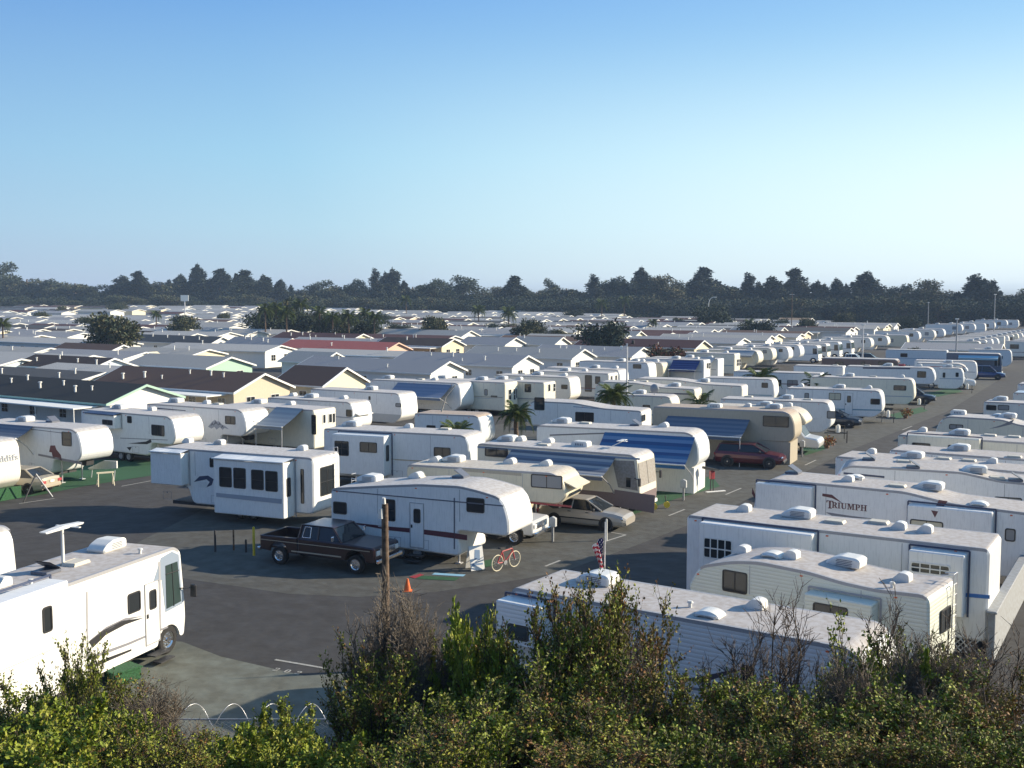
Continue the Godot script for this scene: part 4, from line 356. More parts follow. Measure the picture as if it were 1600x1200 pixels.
func make_materials() -> void:
	mat("white", .79, .79, .78, .34, "grime", .23)
	mat("ivory", .72, .69, .58, .4, "grime", .23)
	mat("cream", .66, .60, .46, .42, "grime", .23)
	mat("tan", .42, .37, .29, .45, "grime", .23)
	mat("slate", .10, .13, .19, .3, "grime", .23)
	mat("brown", .17, .10, .09, .35, "grime", .23)
	mat("ribbed", .74, .75, .76, .38, "grime", 2.2, 0.0, "ribs", 1.0)
	mat("ribbedivory", .66, .68, .60, .42, "grime", 2.2, 0.0, "ribs", 1.0)
	mat("r_grey", .50, .49, .48, .8, "rooftop", .3)
	mat("r_membrane", .46, .44, .425, .85, "rooftop", .3)
	mat("r_cream", .55, .51, .44, .8, "rooftop", .3)
	mat("r_tan", .44, .36, .29, .8, "rooftop", .3)
	mat("r_sky", .42, .55, .66, .6, "rooftop", .3)
	mat("trim", .34, .34, .36, .45, "grime", .5)
	mat("plastic", .70, .70, .68, .5, "grime", .9)
	mat("oldplastic", .58, .54, .46, .55, "grime", .9)
	mat("dark", .025, .025, .027, .6)
	mat("black", .02, .02, .022, .45)
	mat("rubber", .022, .022, .022, .8, "bark", 2.0)
	mat("glass", .02, .024, .028, .06)
	mat("greenglass", .03, .05, .048, .05)
	mat("blind", .55, .50, .36, .5)
	mat("greyblind", .22, .23, .24, .3)
	mat("alu", .62, .62, .63, .35, "", 1.0, .6)
	mat("chrome", .75, .75, .76, .15, "", 1.0, 1.0)
	mat("steel", .30, .31, .32, .5, "", 1.0, .4)
	mat("navy", .035, .05, .10, .45)
	mat("blue", .045, .17, .46, .7, "grime", .6)
	mat("dullblue", .16, .22, .38, .75, "grime", .6)
	mat("bluegrey", .17, .26, .40, .7, "grime", .6)
	mat("sky", .25, .46, .58, .6)
	mat("greycloth", .30, .33, .36, .8, "grime", .6)
	mat("bluepaint", .24, .29, .36, .3)
	mat("stripe", .33, .36, .42, .45, "grime", .9)
	mat("greystripe", .20, .20, .22, .45)
	mat("belt", .11, .12, .15, .45)
	mat("teal", .16, .30, .36, .45)
	mat("red", .34, .045, .05, .45)
	mat("maroon", .10, .025, .035, .45)
	mat("mauve", .20, .155, .16, .4, "grime", .5)
	mat("swoosh", .06, .05, .07, .45)
	mat("lightgrey", .46, .47, .47, .5, "grime", .3)
	mat("cover", .30, .285, .26, .85, "rooftop", .5)
	mat("nose", .40, .42, .44, .35, "grime", .4)
	mat("green", .03, .12, .045, .95, "shingle", .5)
	mat("turf", .022, .115, .045, .95, "shingle", .5)
	mat("wood", .22, .13, .075, .8, "bark", .8)
	mat("pole", .16, .11, .075, .85, "bark", .7)
	mat("shed", .075, .055, .055, .7, "grime", .7)
	mat("orange", .75, .16, .045, .55)
	mat("yellow", .62, .47, .04, .5)
	mat("paint", .36, .36, .33, .8, "rooftop", .6)
	mat("asphalt", .044, .0425, .042, .92, "asphalt", .05, 0.0, "grit", .2)
	mat("concrete", .128, .138, .115, .92, "asphalt", .07, 0.0, "grit", .2)
	mat("oldpaving", .078, .079, .070, .92, "asphalt", .07, 0.0, "grit", .2)
	mat("warmwhite", .76, .74, .68, .38, "grime", .23)
	mat("coolwhite", .68, .71, .73, .36, "grime", .23)
	mat("soil", .075, .062, .045, .95, "shingle", .2)
	mat("block", .30, .32, .335, .8, "rooftop", .4)
	var rc := {"black": [.022, .026, .028], "brown": [.15, .085, .06], "darkbrown": [.055, .035, .030], "slate": [.36, .37, .39], "grey": [.43, .43, .41], "red": [.56, .15, .125], "maroon": [.10, .035, .035], "charcoal": [.085, .09, .095], "lightgrey": [.52, .52, .50], "tanroof": [.48, .33, .20]}
	for k in rc: mat("h_" + k, rc[k][0], rc[k][1], rc[k][2], .9, "shingle", .45)
	var wc := {"white": [.74, .74, .72], "beige": [.56, .48, .37], "paleblue": [.52, .60, .68], "cream": [.70, .64, .47], "peach": [.62, .43, .33], "yellow": [.70, .62, .42], "mint": [.36, .54, .44]}
	for k in wc: mat("w_" + k, wc[k][0], wc[k][1], wc[k][2], .7, "grime", .3)
	for k in [["c_gold", .46, .40, .30], ["c_silver", .42, .38, .32], ["c_red", .11, .012, .018], ["c_maroon", .030, .012, .014], ["c_white", .72, .72, .70], ["c_blue", .03, .05, .14], ["c_dark", .03, .035, .045]]:
		var m := mat(k[0], k[1], k[2], k[3], .32, "", 1.0, .25)
		m.clearcoat_enabled = true; m.clearcoat = .6; m.clearcoat_roughness = .12
	var tn := StandardMaterial3D.new()
	tn.vertex_color_use_as_albedo = true; tn.roughness = .95; tn.metallic_specular = .2
	M["tinted"] = tn
	var lf := StandardMaterial3D.new()
	lf.vertex_color_use_as_albedo = true; lf.roughness = .58; lf.metallic_specular = .35; lf.cull_mode = BaseMaterial3D.CULL_DISABLED
	lf.backlight_enabled = true; lf.backlight = Color(.22, .26, .08)
	M["leaf"] = lf
	var lt := StandardMaterial3D.new()
	lt.vertex_color_use_as_albedo = true; lt.roughness = .9; lt.cull_mode = BaseMaterial3D.CULL_DISABLED
	M["farleaf"] = lt
	var tw := mat("twig", .13, .105, .085, .9, "bark", 3.0)
	tw.roughness = .9
	mat("palewig", .24, .21, .17, .9, "bark", 3.0)

# ------------------------------------------------------------------ shapes used again and again
func rounded(p: Array, r: float, seg := 3) -> PackedVector2Array:
	var o := PackedVector2Array()
	var k := p.size()
	for i in k:
		var a := Vector2(p[(i + k - 1) % k][0], p[(i + k - 1) % k][1]); var b := Vector2(p[i][0], p[i][1]); var c := Vector2(p[(i + 1) % k][0], p[(i + 1) % k][1])
		var t := minf(r, minf(a.distance_to(b), b.distance_to(c)) * 0.45)
		var p0 := b + (a - b).normalized() * t; var p1 := b + (c - b).normalized() * t
		for j in seg + 1:
			var s := float(j) / seg
			o.append(p0 * (1 - s) * (1 - s) + b * 2.0 * s * (1 - s) + p1 * s * s)
	return o
func window_meshes(w: float, h: float) -> Array:
	var key := "win%.2f_%.2f" % [w, h]
	if not cache.has(key):
		var r := minf(.09, minf(w, h) * .3)
		var a := rounded([[-w / 2, -h / 2], [w / 2, -h / 2], [w / 2, h / 2], [-w / 2, h / 2]], r)
		var e := minf(.045, minf(w, h) * .16)
		var b := rounded([[-w / 2 + e, -h / 2 + e], [w / 2 - e, -h / 2 + e], [w / 2 - e, h / 2 - e], [-w / 2 + e, h / 2 - e]], r * .7)
		var f := MB.new()
		for i in a.size():
			var j := (i + 1) % a.size()
			var A := a[i]; var B := a[j]; var C := b[j]; var D := b[i]
			f.quad(Vector3(A.x, A.y, .028), Vector3(B.x, B.y, .028), Vector3(C.x, C.y, .028), Vector3(D.x, D.y, .028))
			f.quad(Vector3(A.x, A.y, -.01), Vector3(B.x, B.y, -.01), Vector3(B.x, B.y, .028), Vector3(A.x, A.y, .028))
			f.quad(Vector3(D.x, D.y, .028), Vector3(C.x, C.y, .028), Vector3(C.x, C.y, .008), Vector3(D.x, D.y, .008))
		if w > .85:
			f.box(Vector3(0, 0, .015), Vector3(.03, h - e * 2, .02))
		if h > .75 and w > .4:
			f.box(Vector3(0, -h * .02, .014), Vector3(w - e * 2, .025, .018))
		var g := MB.new()
		g.prism(b, -.012, .009)
		cache[key] = [f.mesh(), g.mesh()]
	return cache[key]
func add_window(parent: Node3D, at: Vector3, turn: float, w: float, h: float, frame := "black", pane := "glass", deep := true) -> void:
	var ms := window_meshes(w, h)
	var f := put("window", ms[0], M[frame], parent, at)
	f.rotation.y = turn
	if deep:
		put("pane", ms[1], M[pane], f)
	else:
		var g := put("pane", ms[1], M[pane], parent, at)
		g.rotation.y = turn
func wheel_meshes(r: float, w: float) -> Array:
	var key := "wheel%.2f_%.2f" % [r, w]
	if not cache.has(key):
		var t := MB.new()
		t.lathe(Vector3.ZERO, [Vector2(r * .58, w * .42), Vector2(r * .62, w * .5), Vector2(r * .9, w * .5), Vector2(r, w * .36), Vector2(r, -w * .36), Vector2(r * .9, -w * .5), Vector2(r * .55, -w * .5)], 20)
		var q := MB.new()
		q.lathe(Vector3.ZERO, [Vector2(0.001, w * .46), Vector2(r * .16, w * .46), Vector2(r * .2, w * .34), Vector2(r * .48, w * .3), Vector2(r * .56, w * .45), Vector2(r * .61, w * .45), Vector2(r * .61, -w * .3)], 16)
		for i in 8:
			var a := TAU * i / 8.0
			q.box(Vector3(cos(a) * r * .36, sin(a) * r * .36, w * .34), Vector3(r * .1, r * .1, w * .12))
		cache[key] = [t.mesh(), q.mesh()]
	return cache[key]
func add_wheel(parent: Node3D, at: Vector3, r: float, w: float, rim := "chrome", flip := false) -> void:
	var ms := wheel_meshes(r, w)
	var t := put("wheel", ms[0], M.rubber, parent, at)
	if flip: t.rotation.y = PI
	put("rim", ms[1], M[rim], t)
func conditioner(parent: Node3D, at: Vector3, kind := 0) -> void:
	if not cache.has("ac"):
		var a := MB.new()
		a.prism(rounded([[-.55, 0], [.5, 0], [.52, .26], [.40, .33], [-.1, .35], [-.42, .24], [-.58, .1]], .07), -.36, .36, .05)
		var g := MB.new()
		for i in 4:
			g.box(Vector3(.02 + (i % 2) * .02, .09 + i * .05, .362), Vector3(.5, .022, .012))
		var b := MB.new()
		b.prism(rounded([[-.48, 0], [.48, 0], [.46, .24], [.36, .29], [-.36, .29], [-.46, .22]], .06), -.34, .34, .05)
		var h := MB.new()
		for i in 5: h.box(Vector3(-.2 + i * .1, .13, .342), Vector3(.05, .12, .012))
		cache["ac"] = [a.mesh(), g.mesh(), b.mesh(), h.mesh()]
	var s := put("air_conditioner", cache.ac[kind * 2], M.plastic, parent, at)
	put("grille", cache.ac[kind * 2 + 1], M.belt, s)
func vent(parent: Node3D, at: Vector3, kind: String) -> void:
	var key := "vent_" + kind
	if not cache.has(key):
		var a := MB.new()
		match kind:
			"box": a.prism(rounded([[-.26, 0], [.24, 0], [.22, .22], [.1, .27], [-.06, .27], [-.27, .06]], .04), -.22, .22, .04)
			"dome":
				a.prism(rounded([[-.33, 0], [.3, 0], [.3, .12], [.22, .26], [.05, .3], [-.15, .2]], .08), -.28, .28, .07)
			"dome2": a.prism(rounded([[-.36, 0], [.36, 0], [.3, .1], [.12, .17], [-.12, .17], [-.3, .1]], .08), -.32, .32, .09)
			"low": a.prism(rounded([[-.36, 0], [.36, 0], [.3, .1], [-.3, .1]], .03), -.26, .26, .04)
			"tube":
				a.tube(Vector3.ZERO, Vector3(0, .13, 0), .05, .05, 10); a.tube(Vector3(0, .13, 0), Vector3(0, .18, 0), .09, .06, 10)
			"hatch":
				a.box(Vector3(0, .05, 0), Vector3(.6, .1, .6), .02)
				a.quad(Vector3(.3, .1, .3), Vector3(.3, .1, -.3), Vector3(-.15, .38, -.3), Vector3(-.15, .38, .3))
				a.quad(Vector3(.3, .08, -.3), Vector3(.3, .08, .3), Vector3(-.17, .36, .3), Vector3(-.17, .36, -.3))
			"antenna":
				a.tube(Vector3(-.5, .05, 0), Vector3(.1, .35, 0), .025, .025); a.box(Vector3(.15, .38, 0), Vector3(.5, .03, .2), .01); a.box(Vector3(.1, .42, .25), Vector3(.3, .03, .35), .01); a.box(Vector3(.1, .42, -.25), Vector3(.3, .03, .35), .01)
			"pole": a.tube(Vector3(0, 0, 0), Vector3(.35, 1.1, 0), .06, .05); a.tube(Vector3(.35, 1.1, 0), Vector3(1.1, 2.0, 0), .05, .05)
			"red": a.box(Vector3(0, .12, 0), Vector3(.7, .24, .4), .05)
		cache[key] = a.mesh()
	var name_: String = {"box": "roof_vent", "dome": "roof_vent", "dome2": "skylight", "low": "skylight", "tube": "vent_pipe", "hatch": "roof_hatch", "antenna": "television_antenna", "pole": "roof_mast", "red": "roof_crate"}[kind]
	var mk: String = {"hatch": "belt", "red": "red", "low": "oldplastic", "pole": "paint"}.get(kind, "plastic")
	put(name_, cache[key], M[mk], parent, at)

# ------------------------------------------------------------------ campers
func arc_notch(cx: float, y: float, r: float) -> Array:
	var o := []
	for i in 9:
		var a := PI * i / 8.0
		o.append([cx + cos(a) * r, y + sin(a) * r * .95])
	return o
func body_profile(t: String, L: float, h: float) -> Array:
	var e := L / 2
	var p := []
	match t:
		"fwr": p = [[-e, .6], [e - 2.7, .6], [e - 2.45, 1.5], [e - .35, 1.5], [e, 1.95], [e - .06, h - .75], [e - .3, h - .22], [e - .75, h], [-e, h - .06]]
		"fwl": p = [[e, .6], [-e + 2.6, .6], [-e + 2.3, 1.5], [-e + .3, 1.5], [-e, 1.95], [-e + .05, h - .6], [-e + .25, h - .15], [-e + .7, h], [e, h - .03]]
		"fwl2": p = [[e, .6], [-e + 2.6, .6], [-e + 2.3, 1.5], [-e + .3, 1.5], [-e, 1.95], [-e + .12, h - .2], [-e + .5, h + .38], [-e + L * .42, h + .36], [-e + L * .68, h + .04], [e, h - .02]]
		"fwlr": p = [[e, .6], [-e + 2.7, .6], [-e + 2.4, 1.5], [-e + .3, 1.5], [-e - .05, 1.95], [-e + .1, h - .75], [-e + .35, h - .25], [-e + .8, h], [-e + L * .56, h - .02], [-e + L * .72, h - .32], [e, h - .42]]
		"ttr": p = [[-e, .55], [e - .75, .55], [e - .1, 1.05], [e, 1.5], [e - .12, h - .45], [e - .3, h - .12], [e - .6, h], [-e + .1, h - .03], [-e, h - .15]]
		"tt2": p = [[-e, .55], [e - .1, .55], [e, .8], [e - .02, h - .75], [e - .18, h - .25], [e - .55, h], [-e + .25, h - .02], [-e + .02, h - .35]]
		"ma":
			p = [[-e, .42], [-e, h - .1], [-e + .12, h], [e - .5, h], [e - .18, h - .2], [e - .02, 1.5], [e, .95], [e - .1, .42]]
			p += arc_notch(e - .85, .42, .56)
			p += arc_notch(-e + 2.9, .42, .56)
		"mc":
			p = [[-e, .5], [-e, h - .08], [-e + .1, h], [e - 1.1, h], [e - .45, h - .3], [e - .08, h - .85], [e - .2, h - 1.1], [e - 1.5, h - 1.22], [e - 1.6, .5]]
		_: p = [[-e, .5], [e, .5], [e, h - .12], [e - .1, h], [-e + .1, h], [-e, h - .1]]
	return p
func top_at(prof: PackedVector2Array, x: float) -> float:
	var best := 0.0
	for i in prof.size():
		var a := prof[i]; var b := prof[(i + 1) % prof.size()]
		if (a.x - x) * (b.x - x) <= 0.0 and absf(a.x - b.x) > 1e-5:
			best = maxf(best, lerpf(a.y, b.y, (x - a.x) / (b.x - a.x)))
	return best
func decal(parent: Node3D, called: String, pts: Array, z: float, m: Material) -> void:
	var p := PackedVector2Array()
	for q in pts: p.append(Vector2(q[0], q[1]))
	var mb := MB.new()
	mb.prism(p, z - .004, z + .007)
	obj(called, mb, m, parent)
func awning(parent: Node3D, d: Dictionary, z: float) -> void:
	var a: Array = d.aw
	var col: String = d.awc
	var mb := MB.new()
	mb.tinted = true
	var tones := {"blue": [Color(.05, .13, .27), Color(.13, .22, .35), Color(.04, .09, .20)], "bluestripe": [Color(.12, .14, .18), Color(.34, .34, .34), Color(.16, .19, .24)], "bluegrey": [Color(.11, .14, .19), Color(.15, .18, .22)], "greycloth": [Color(.26, .29, .31), Color(.30, .33, .35)], "dullblue": [Color(.16, .20, .28), Color(.19, .23, .31)], "navy": [Color(.03, .05, .14), Color(.05, .08, .2)], "sky": [Color(.25, .45, .55), Color(.3, .5, .6)]}
	var tn: Array = tones[col]
	var k := 9
	for i in k:
		var t0 := float(i) / k; var t1 := float(i + 1) / k
		var y0: float = a[2] - a[4] * t0 - sin(t0 * PI) * .07; var y1: float = a[2] - a[4] * t1 - sin(t1 * PI) * .07
		var z0: float = z + .02 + a[3] * t0; var z1: float = z + .02 + a[3] * t1
		mb.tint = tn[i % tn.size()]
		for s in 4:
			var xa: float = lerpf(a[0], a[1], s / 4.0); var xb: float = lerpf(a[0], a[1], (s + 1) / 4.0)
			mb.quad(Vector3(xa, y1, z1), Vector3(xb, y1, z1), Vector3(xb, y0, z0), Vector3(xa, y0, z0))
			mb.quad(Vector3(xb, y1 - .012, z1), Vector3(xa, y1 - .012, z1), Vector3(xa, y0 - .012, z0), Vector3(xb, y0 - .012, z0))
	var ze: float = z + .02 + a[3]
	var ye: float = a[2] - a[4]
	mb.tint = tn[0]
	mb.box(Vector3((a[0] + a[1]) / 2, ye - .12, ze + .01), Vector3(a[1] - a[0], .22, .012))
	var aw := obj("awning", mb, M.tinted, parent)
	var bar := MB.new()
	bar.tube(Vector3(a[0], ye, ze + .03), Vector3(a[1], ye, ze + .03), .045, .045, 8)
	obj("roller", bar, M.plastic, aw)
	for x in [a[0] + .06, a[1] - .06]:
		var arm := MB.new()
		if d.has("awp"):
			arm.tube(Vector3(x, ye, ze), Vector3(x, .0, ze + .05), .03, .03, 6)
		else:
			arm.tube(Vector3(x, ye, ze), Vector3(x, ye - .62, z + a[3] * .35), .028, .028, 6)
			arm.tube(Vector3(x, ye - .62, z + a[3] * .35), Vector3(x, ye - 1.15, z + .03), .028, .028, 6)
		obj("awning_arm", arm, M.alu, aw)
func camper(d: Dictionary) -> void:
	var L: float = d.L; var W: float = d.W; var h: float = d.h; var t: String = d.t
	var z := W / 2
	var turn := deg_to_rad(d.r)
	var at := Vector3(d.p[0], 0, d.p[1])
	var near := absf(at.z) < 112.0
	var motor := t == "ma" or t == "mc"
	var o := thing("motorhome" if motor else ("fifth_wheel_trailer" if t.begins_with("fw") else "travel_trailer"), d.l, "motorhome" if motor else "camper trailer", at, turn, d.get("g", ""))
	var raw: Array = d.get("prof", body_profile(t, L, h))
	var prof := rounded(raw, .16 if t in ["box", "tt2"] else .3, 4 if near else 2)
	if t == "ma": prof = rounded(raw, .12, 2)
	var area := 0.0
	for i in prof.size(): area += prof[i].cross(prof[(i + 1) % prof.size()])
	if area < 0.0: prof.reverse()
	var x0 := 1e9; var x1 := -1e9; var y0 := 1e9
	for q in prof:
		x0 = minf(x0, q.x); x1 = maxf(x1, q.x); y0 = minf(y0, q.y)
	var skin: Material = M[d.get("col", "white")]
	if not d.has("col") and not d.has("prof"):
		skin = [M.white, M.warmwhite, M.white, M.coolwhite, M.white, M.ivory][int(absf(at.x * 3.7 + at.z * 1.9)) % 6]
		if d.has("nose") or d.has("lattice") or d.has("script") or d.has("band"): skin = M.white
	var b := MB.new()
	b.prism(prof, -z, z, .07)
	obj("body", b, skin, o)
	# roof sheet and edge trim follow the top of the profile
	var rs := MB.new(); var trims := {-1.0: MB.new(), 1.0: MB.new()}
	for i in prof.size():
		var p := prof[i]; var q := prof[(i + 1) % prof.size()]
		var e := (q - p).normalized()
		if -e.x > .8 and p.y > h * .6:
			var n := Vector2(e.y, -e.x) * .014
			var A := Vector3(q.x + n.x, q.y + n.y, z - .09); var B := Vector3(p.x + n.x, p.y + n.y, z - .09)
			rs.quad(A, B, Vector3(B.x, B.y, -z + .09), Vector3(A.x, A.y, -z + .09))
			for s in [-1.0, 1.0]:
				var c := Vector3((p.x + q.x) / 2, (p.y + q.y) / 2 - .035, s * (z - .03))
				var hv := Vector3((q.x - p.x) / 2, (q.y - p.y) / 2, 0)
				var tr: MB = trims[s]
				var up := Vector3(0, .05, 0); var dz := Vector3(0, 0, .034 * s)
				tr.quad(c - hv - up + dz, c + hv - up + dz, c + hv + up + dz, c - hv + up + dz)
				tr.quad(c - hv + up + dz, c + hv + up + dz, c + hv + up - dz * 2, c - hv + up - dz * 2)
	obj("roof", rs, M["r_" + d.get("rc", "grey")], o)
	for s in trims: obj("roof_trim", trims[s], M.trim, o)
	if near and not d.has("skirt"):
		var ch := MB.new()
		ch.box(Vector3(0 if motor else -.1 * L, y0 - .08, 0), Vector3(L * (.8 if not t.begins_with("fw") else .6), .18, W * .7))  # dark box added beneath the floor to block light under the trailer
		obj("chassis", ch, M.dark, o)
	# running gear
	if t == "ma":
		for x in [L / 2 - .85, -L / 2 + 2.9]:
			add_wheel(o, Vector3(x, .46, z - .16), .46, .28, "chrome")
			add_wheel(o, Vector3(x, .46, -z + .16), .46, .28, "chrome", true)
	elif t == "mc":
		add_wheel(o, Vector3(-L / 2 + 1.8, .4, z - .12), .4, .25, "chrome")
		add_wheel(o, Vector3(L / 2 - .75, .4, z - .2), .4, .25, "chrome")
	elif near and not d.has("skirt"):
		var c := -.4 if t in ["fwr", "ttr", "tt2"] else .9
		for dx in [-.42, .42]:
			add_wheel(o, Vector3(c + dx, .35, z - .2), .35, .22, "steel")
	if t == "fwr" and near and not d.has("skirt"):
		for s in [-1.0, 1.0]:
			var lg := MB.new()
			lg.tube(Vector3(L / 2 - 2.35, 1.5, s * .75), Vector3(L / 2 - 2.35, .04, s * .75), .055, .045, 8)
			lg.box(Vector3(L / 2 - 2.35, .03, s * .75), Vector3(.26, .05, .26))
			obj("landing_leg", lg, M.alu, o)
		var pin := MB.new()
		pin.prism(PackedVector2Array([Vector2(L / 2 - 1.9, 1.52), Vector2(L / 2 - .7, 1.52), Vector2(L / 2 - .75, 1.12), Vector2(L / 2 - 1.05, 1.1)]), -.28, .28)
		obj("pin_box", pin, M.dark, o)
	if t == "mc":
		var cab := MB.new()
		var e := L / 2
		cab.prism(rounded([[e - 1.7, .42], [e + .75, .42], [e + .85, .8], [e + .7, 1.08], [e - .2, 1.22], [e - .75, h - 1.2], [e - 1.7, h - 1.2]], .12), -z + .22, z - .22, .08)
		obj("cab", cab, M.c_white, o)
		var ws := MB.new()
		ws.prism(PackedVector2Array([Vector2(e - .25, 1.24), Vector2(e - .72, h - 1.25), Vector2(e - .68, h - 1.25), Vector2(e - .2, 1.25)]), -z + .38, z - .38)
		obj("windshield", ws, M.glass, o)
		add_window(o, Vector3(e - 1.1, 1.5, z - .22), 0, .7, .5)
		decal(o, "front_window", [[e - .9, h - .95], [e - .35, h - .95], [e - .55, h - .55], [e - .95, h - .5]], z, M.glass)
	if t == "ma":
		# windshield across the flat front, in two panes
		var wm: String = "greenglass" if not d.has("cover") else "cover"
		for s in [-1.0, 1.0]:
			var ws := MB.new()
			ws.quad(Vector3(L / 2 + .012, 1.55, s * .03), Vector3(L / 2 + .012, 1.55, s * (z - .1)), Vector3(L / 2 - .13, h - .42, s * (z - .12)), Vector3(L / 2 - .13, h - .42, s * .03))
			if s > 0: ws.quad(Vector3(L / 2 + .014, 1.55, z - .1), Vector3(L / 2 + .014, 1.55, .03), Vector3(L / 2 - .128, h - .42, .03), Vector3(L / 2 - .128, h - .42, z - .12))
			obj("windshield", ws, M[wm], o)
			var hl := MB.new()
			hl.box(Vector3(L / 2 - .02, .78, s * (z - .32)), Vector3(.06, .18, .34), .02)
			obj("headlight", hl, M.chrome, o)
		var bp := MB.new()
		bp.box(Vector3(L / 2 + .03, .52, 0), Vector3(.12, .2, W - .2), .03)
		obj("bumper", bp, M.nose if d.has("nose") else M.plastic, o)
		if near:
			for s in [-1.0, 1.0]:
				var mr := MB.new()
				mr.tube(Vector3(L / 2 - .3, 2.0, s * z), Vector3(L / 2 + .1, 1.95, s * (z + .28)), .02, .02, 6)
				mr.box(Vector3(L / 2 + .1, 1.85, s * (z + .28)), Vector3(.1, .42, .22), .03)
				obj("mirror", mr, M.black, o)
		if not d.has("cover") and not d.has("nose"):
			decal(o, "cab_window", [[L / 2 - .95, 1.5], [L / 2 - .2, 1.55], [L / 2 - .3, h - .5], [L / 2 - .95, h - .5]], z, M.glass)
	if d.has("cover"):
		decal(o, "windshield_cover", [[L / 2 - 1.55, h - .35], [L / 2 - .32, h - .3], [L / 2 - .1, 1.35], [L / 2 - 1.2, 1.45]], z, M.cover)
		decal(o, "cab_window", [[L / 2 - .75, 2.0], [L / 2 - .5, 2.0], [L / 2 - .5, 1.5], [L / 2 - .75, 1.5]], z + .012, M.glass)
	if d.has("nose"):
		decal(o, "nose_panel", [[L / 2 - .26, .5], [L / 2 - .14, .5], [L / 2 - .06, .95], [L / 2 - .08, 1.3], [L / 2 - 1.35, 1.05], [L / 2 - 1.6, .75], [L / 2 - 1.45, .98], [L / 2 - 1.05, 1.02], [L / 2 - .6, .9]], z, M.bluepaint)
		decal(o, "nose_panel", [[L / 2 - 1.6, h - .95], [L / 2 - 1.15, h - .2], [L / 2 - .6, h - .12], [L / 2 - .25, h - .3], [L / 2 - .12, 1.45], [L / 2 - 1.0, 1.4], [L / 2 - 1.15, h - .9]], z, M.bluepaint)
		decal(o, "cab_window", [[L / 2 - .95, 1.5], [L / 2 - .2, 1.55], [L / 2 - .34, h - .5], [L / 2 - .95, h - .5]], z + .012, M.greenglass)
		var cf := MB.new()
		cf.tube(Vector3(L / 2 - .58, 1.5, z + .02), Vector3(L / 2 - .64, h - .5, z + .02), .02, .02, 4); cf.tube(Vector3(L / 2 - .95, h - .78, z + .02), Vector3(L / 2 - .3, h - .8, z + .02), .02, .02, 4)
		obj("window_bar", cf, M.black, o)
	if d.has("low"):
		var band := PackedVector2Array([Vector2(x0 - 1, y0 - 1), Vector2(x1 + 1, y0 - 1), Vector2(x1 + 1, y0 + .72), Vector2(x0 - 1, y0 + .72)])
		for q in Geometry2D.intersect_polygons(prof, band):
			var mb := MB.new()
			mb.prism(q, z - .004, z + .004)
			obj("lower_band", mb, M[d.low], o)
		if t == "ma":
			var fb := MB.new()
			fb.box(Vector3(L / 2 + .004, .92, 0), Vector3(.03, .5, W - .2))
			obj("lower_band", fb, M[d.low], o)
	if near and not motor and not d.has("skirt"):
		var fr := RandomNumberGenerator.new()
		fr.seed = int(absf(at.x * 31.0 + at.z * 17.0))
		for i in 3:
			var bx0 := x0 + .9 + (x1 - x0 - 3.6) * (i + fr.randf() * .5) / 3.0
			var bw := fr.randf_range(.45, .8); var bh := .4
			var bd := MB.new()
			for e in [[0, bh / 2, bw, .014], [0, -bh / 2, bw, .014], [bw / 2, 0, .014, bh], [-bw / 2, 0, .014, bh]]: bd.box(Vector3(e[0], e[1], .004), Vector3(e[2], e[3], .008))
			bd.box(Vector3(0, bh * .36, .008), Vector3(.07, .05, .016))
			obj("hatch_door", bd, M.trim, o, Vector3(bx0, y0 + .34, z))
		var fv := MB.new()
		for i in 6: fv.box(Vector3(0, -.12 + i * .05, .006), Vector3(.5, .026, .014))
		obj("louvre", fv, M.plastic, o, Vector3(x0 + (x1 - x0) * fr.randf_range(.3, .5), y0 + 1.05, z))
		for x in [x0 + .35, (x0 + x1) / 2, x1 - 1.0]:
			var ml := MB.new()
			ml.box(Vector3.ZERO, Vector3(.09, .045, .03), .008)
			obj("marker_light", ml, M.orange, o, Vector3(x, top_at(prof, x) - .16, z + .012))
		var sm := MB.new()
		for x in [x0 + (x1 - x0) * .28, x0 + (x1 - x0) * .74]: sm.box(Vector3(x, (y0 + 1.5 + top_at(prof, x) - .12) / 2, z + .002), Vector3(.022, top_at(prof, x) - .12 - y0 - 1.5, .008))
		obj("seam", sm, M.trim, o)
	if not d.has("st") and not d.has("low") and d.get("col", "white") == "white":
		var pr := RandomNumberGenerator.new()
		pr.seed = int(absf(at.x * 13.0 + at.z * 41.0))
		var cols := ["greystripe", "teal", "bluegrey", "maroon", "tan", "stripe"]
		var sy := pr.randf_range(1.15, 1.75)
		var clip := x1 - (.25 if not t.begins_with("fwr") or sy > 1.6 else 2.8)
		if pr.randf() < .8: decal(o, "stripe", [[x0 + .15, sy], [clip, sy], [clip, sy + .09], [x0 + .15, sy + .05]], z + .004, M[cols[pr.randi() % 6]])
		if pr.randf() < .5: decal(o, "stripe", [[x0 + .6, sy - .12], [clip - 1.5, sy - .12], [clip - .6, sy - .08], [x0 + .6, sy - .08]], z + .004, M[cols[pr.randi() % 6]])
	for s in d.get("st", []):
		decal(o, "stripe", s.p, z + s.get("o", 0.0) + .004, M[s.c])
	var wins: Array = d.get("win", [])
	if not d.has("win") and not d.has("sl") and not d.has("aw") and not d.has("prof"):
		var wr := RandomNumberGenerator.new()
		wr.seed = int(absf(at.x * 53.0 + at.z * 29.0))
		wins = []
		for i in 3: wins.append([lerpf(x0 + 1.3, x1 - 1.6, (i + wr.randf() * .5) / 2.6), h * .62, wr.randf_range(.5, 1.2), wr.randf_range(.45, .75)])
	var wk := int(absf(at.x * 7.0))
	for w in wins:
		wk += 1
		add_window(o, Vector3(w[0], w[1], z), 0, w[2], w[3], d.get("frame", "black"), "blind" if d.l.contains("tan window blind") and w == d.win[1] else ("greyblind" if d.get("col", "") == "cream" or (wk % 4 == 0 and not motor and not d.has("prof")) else "glass"))
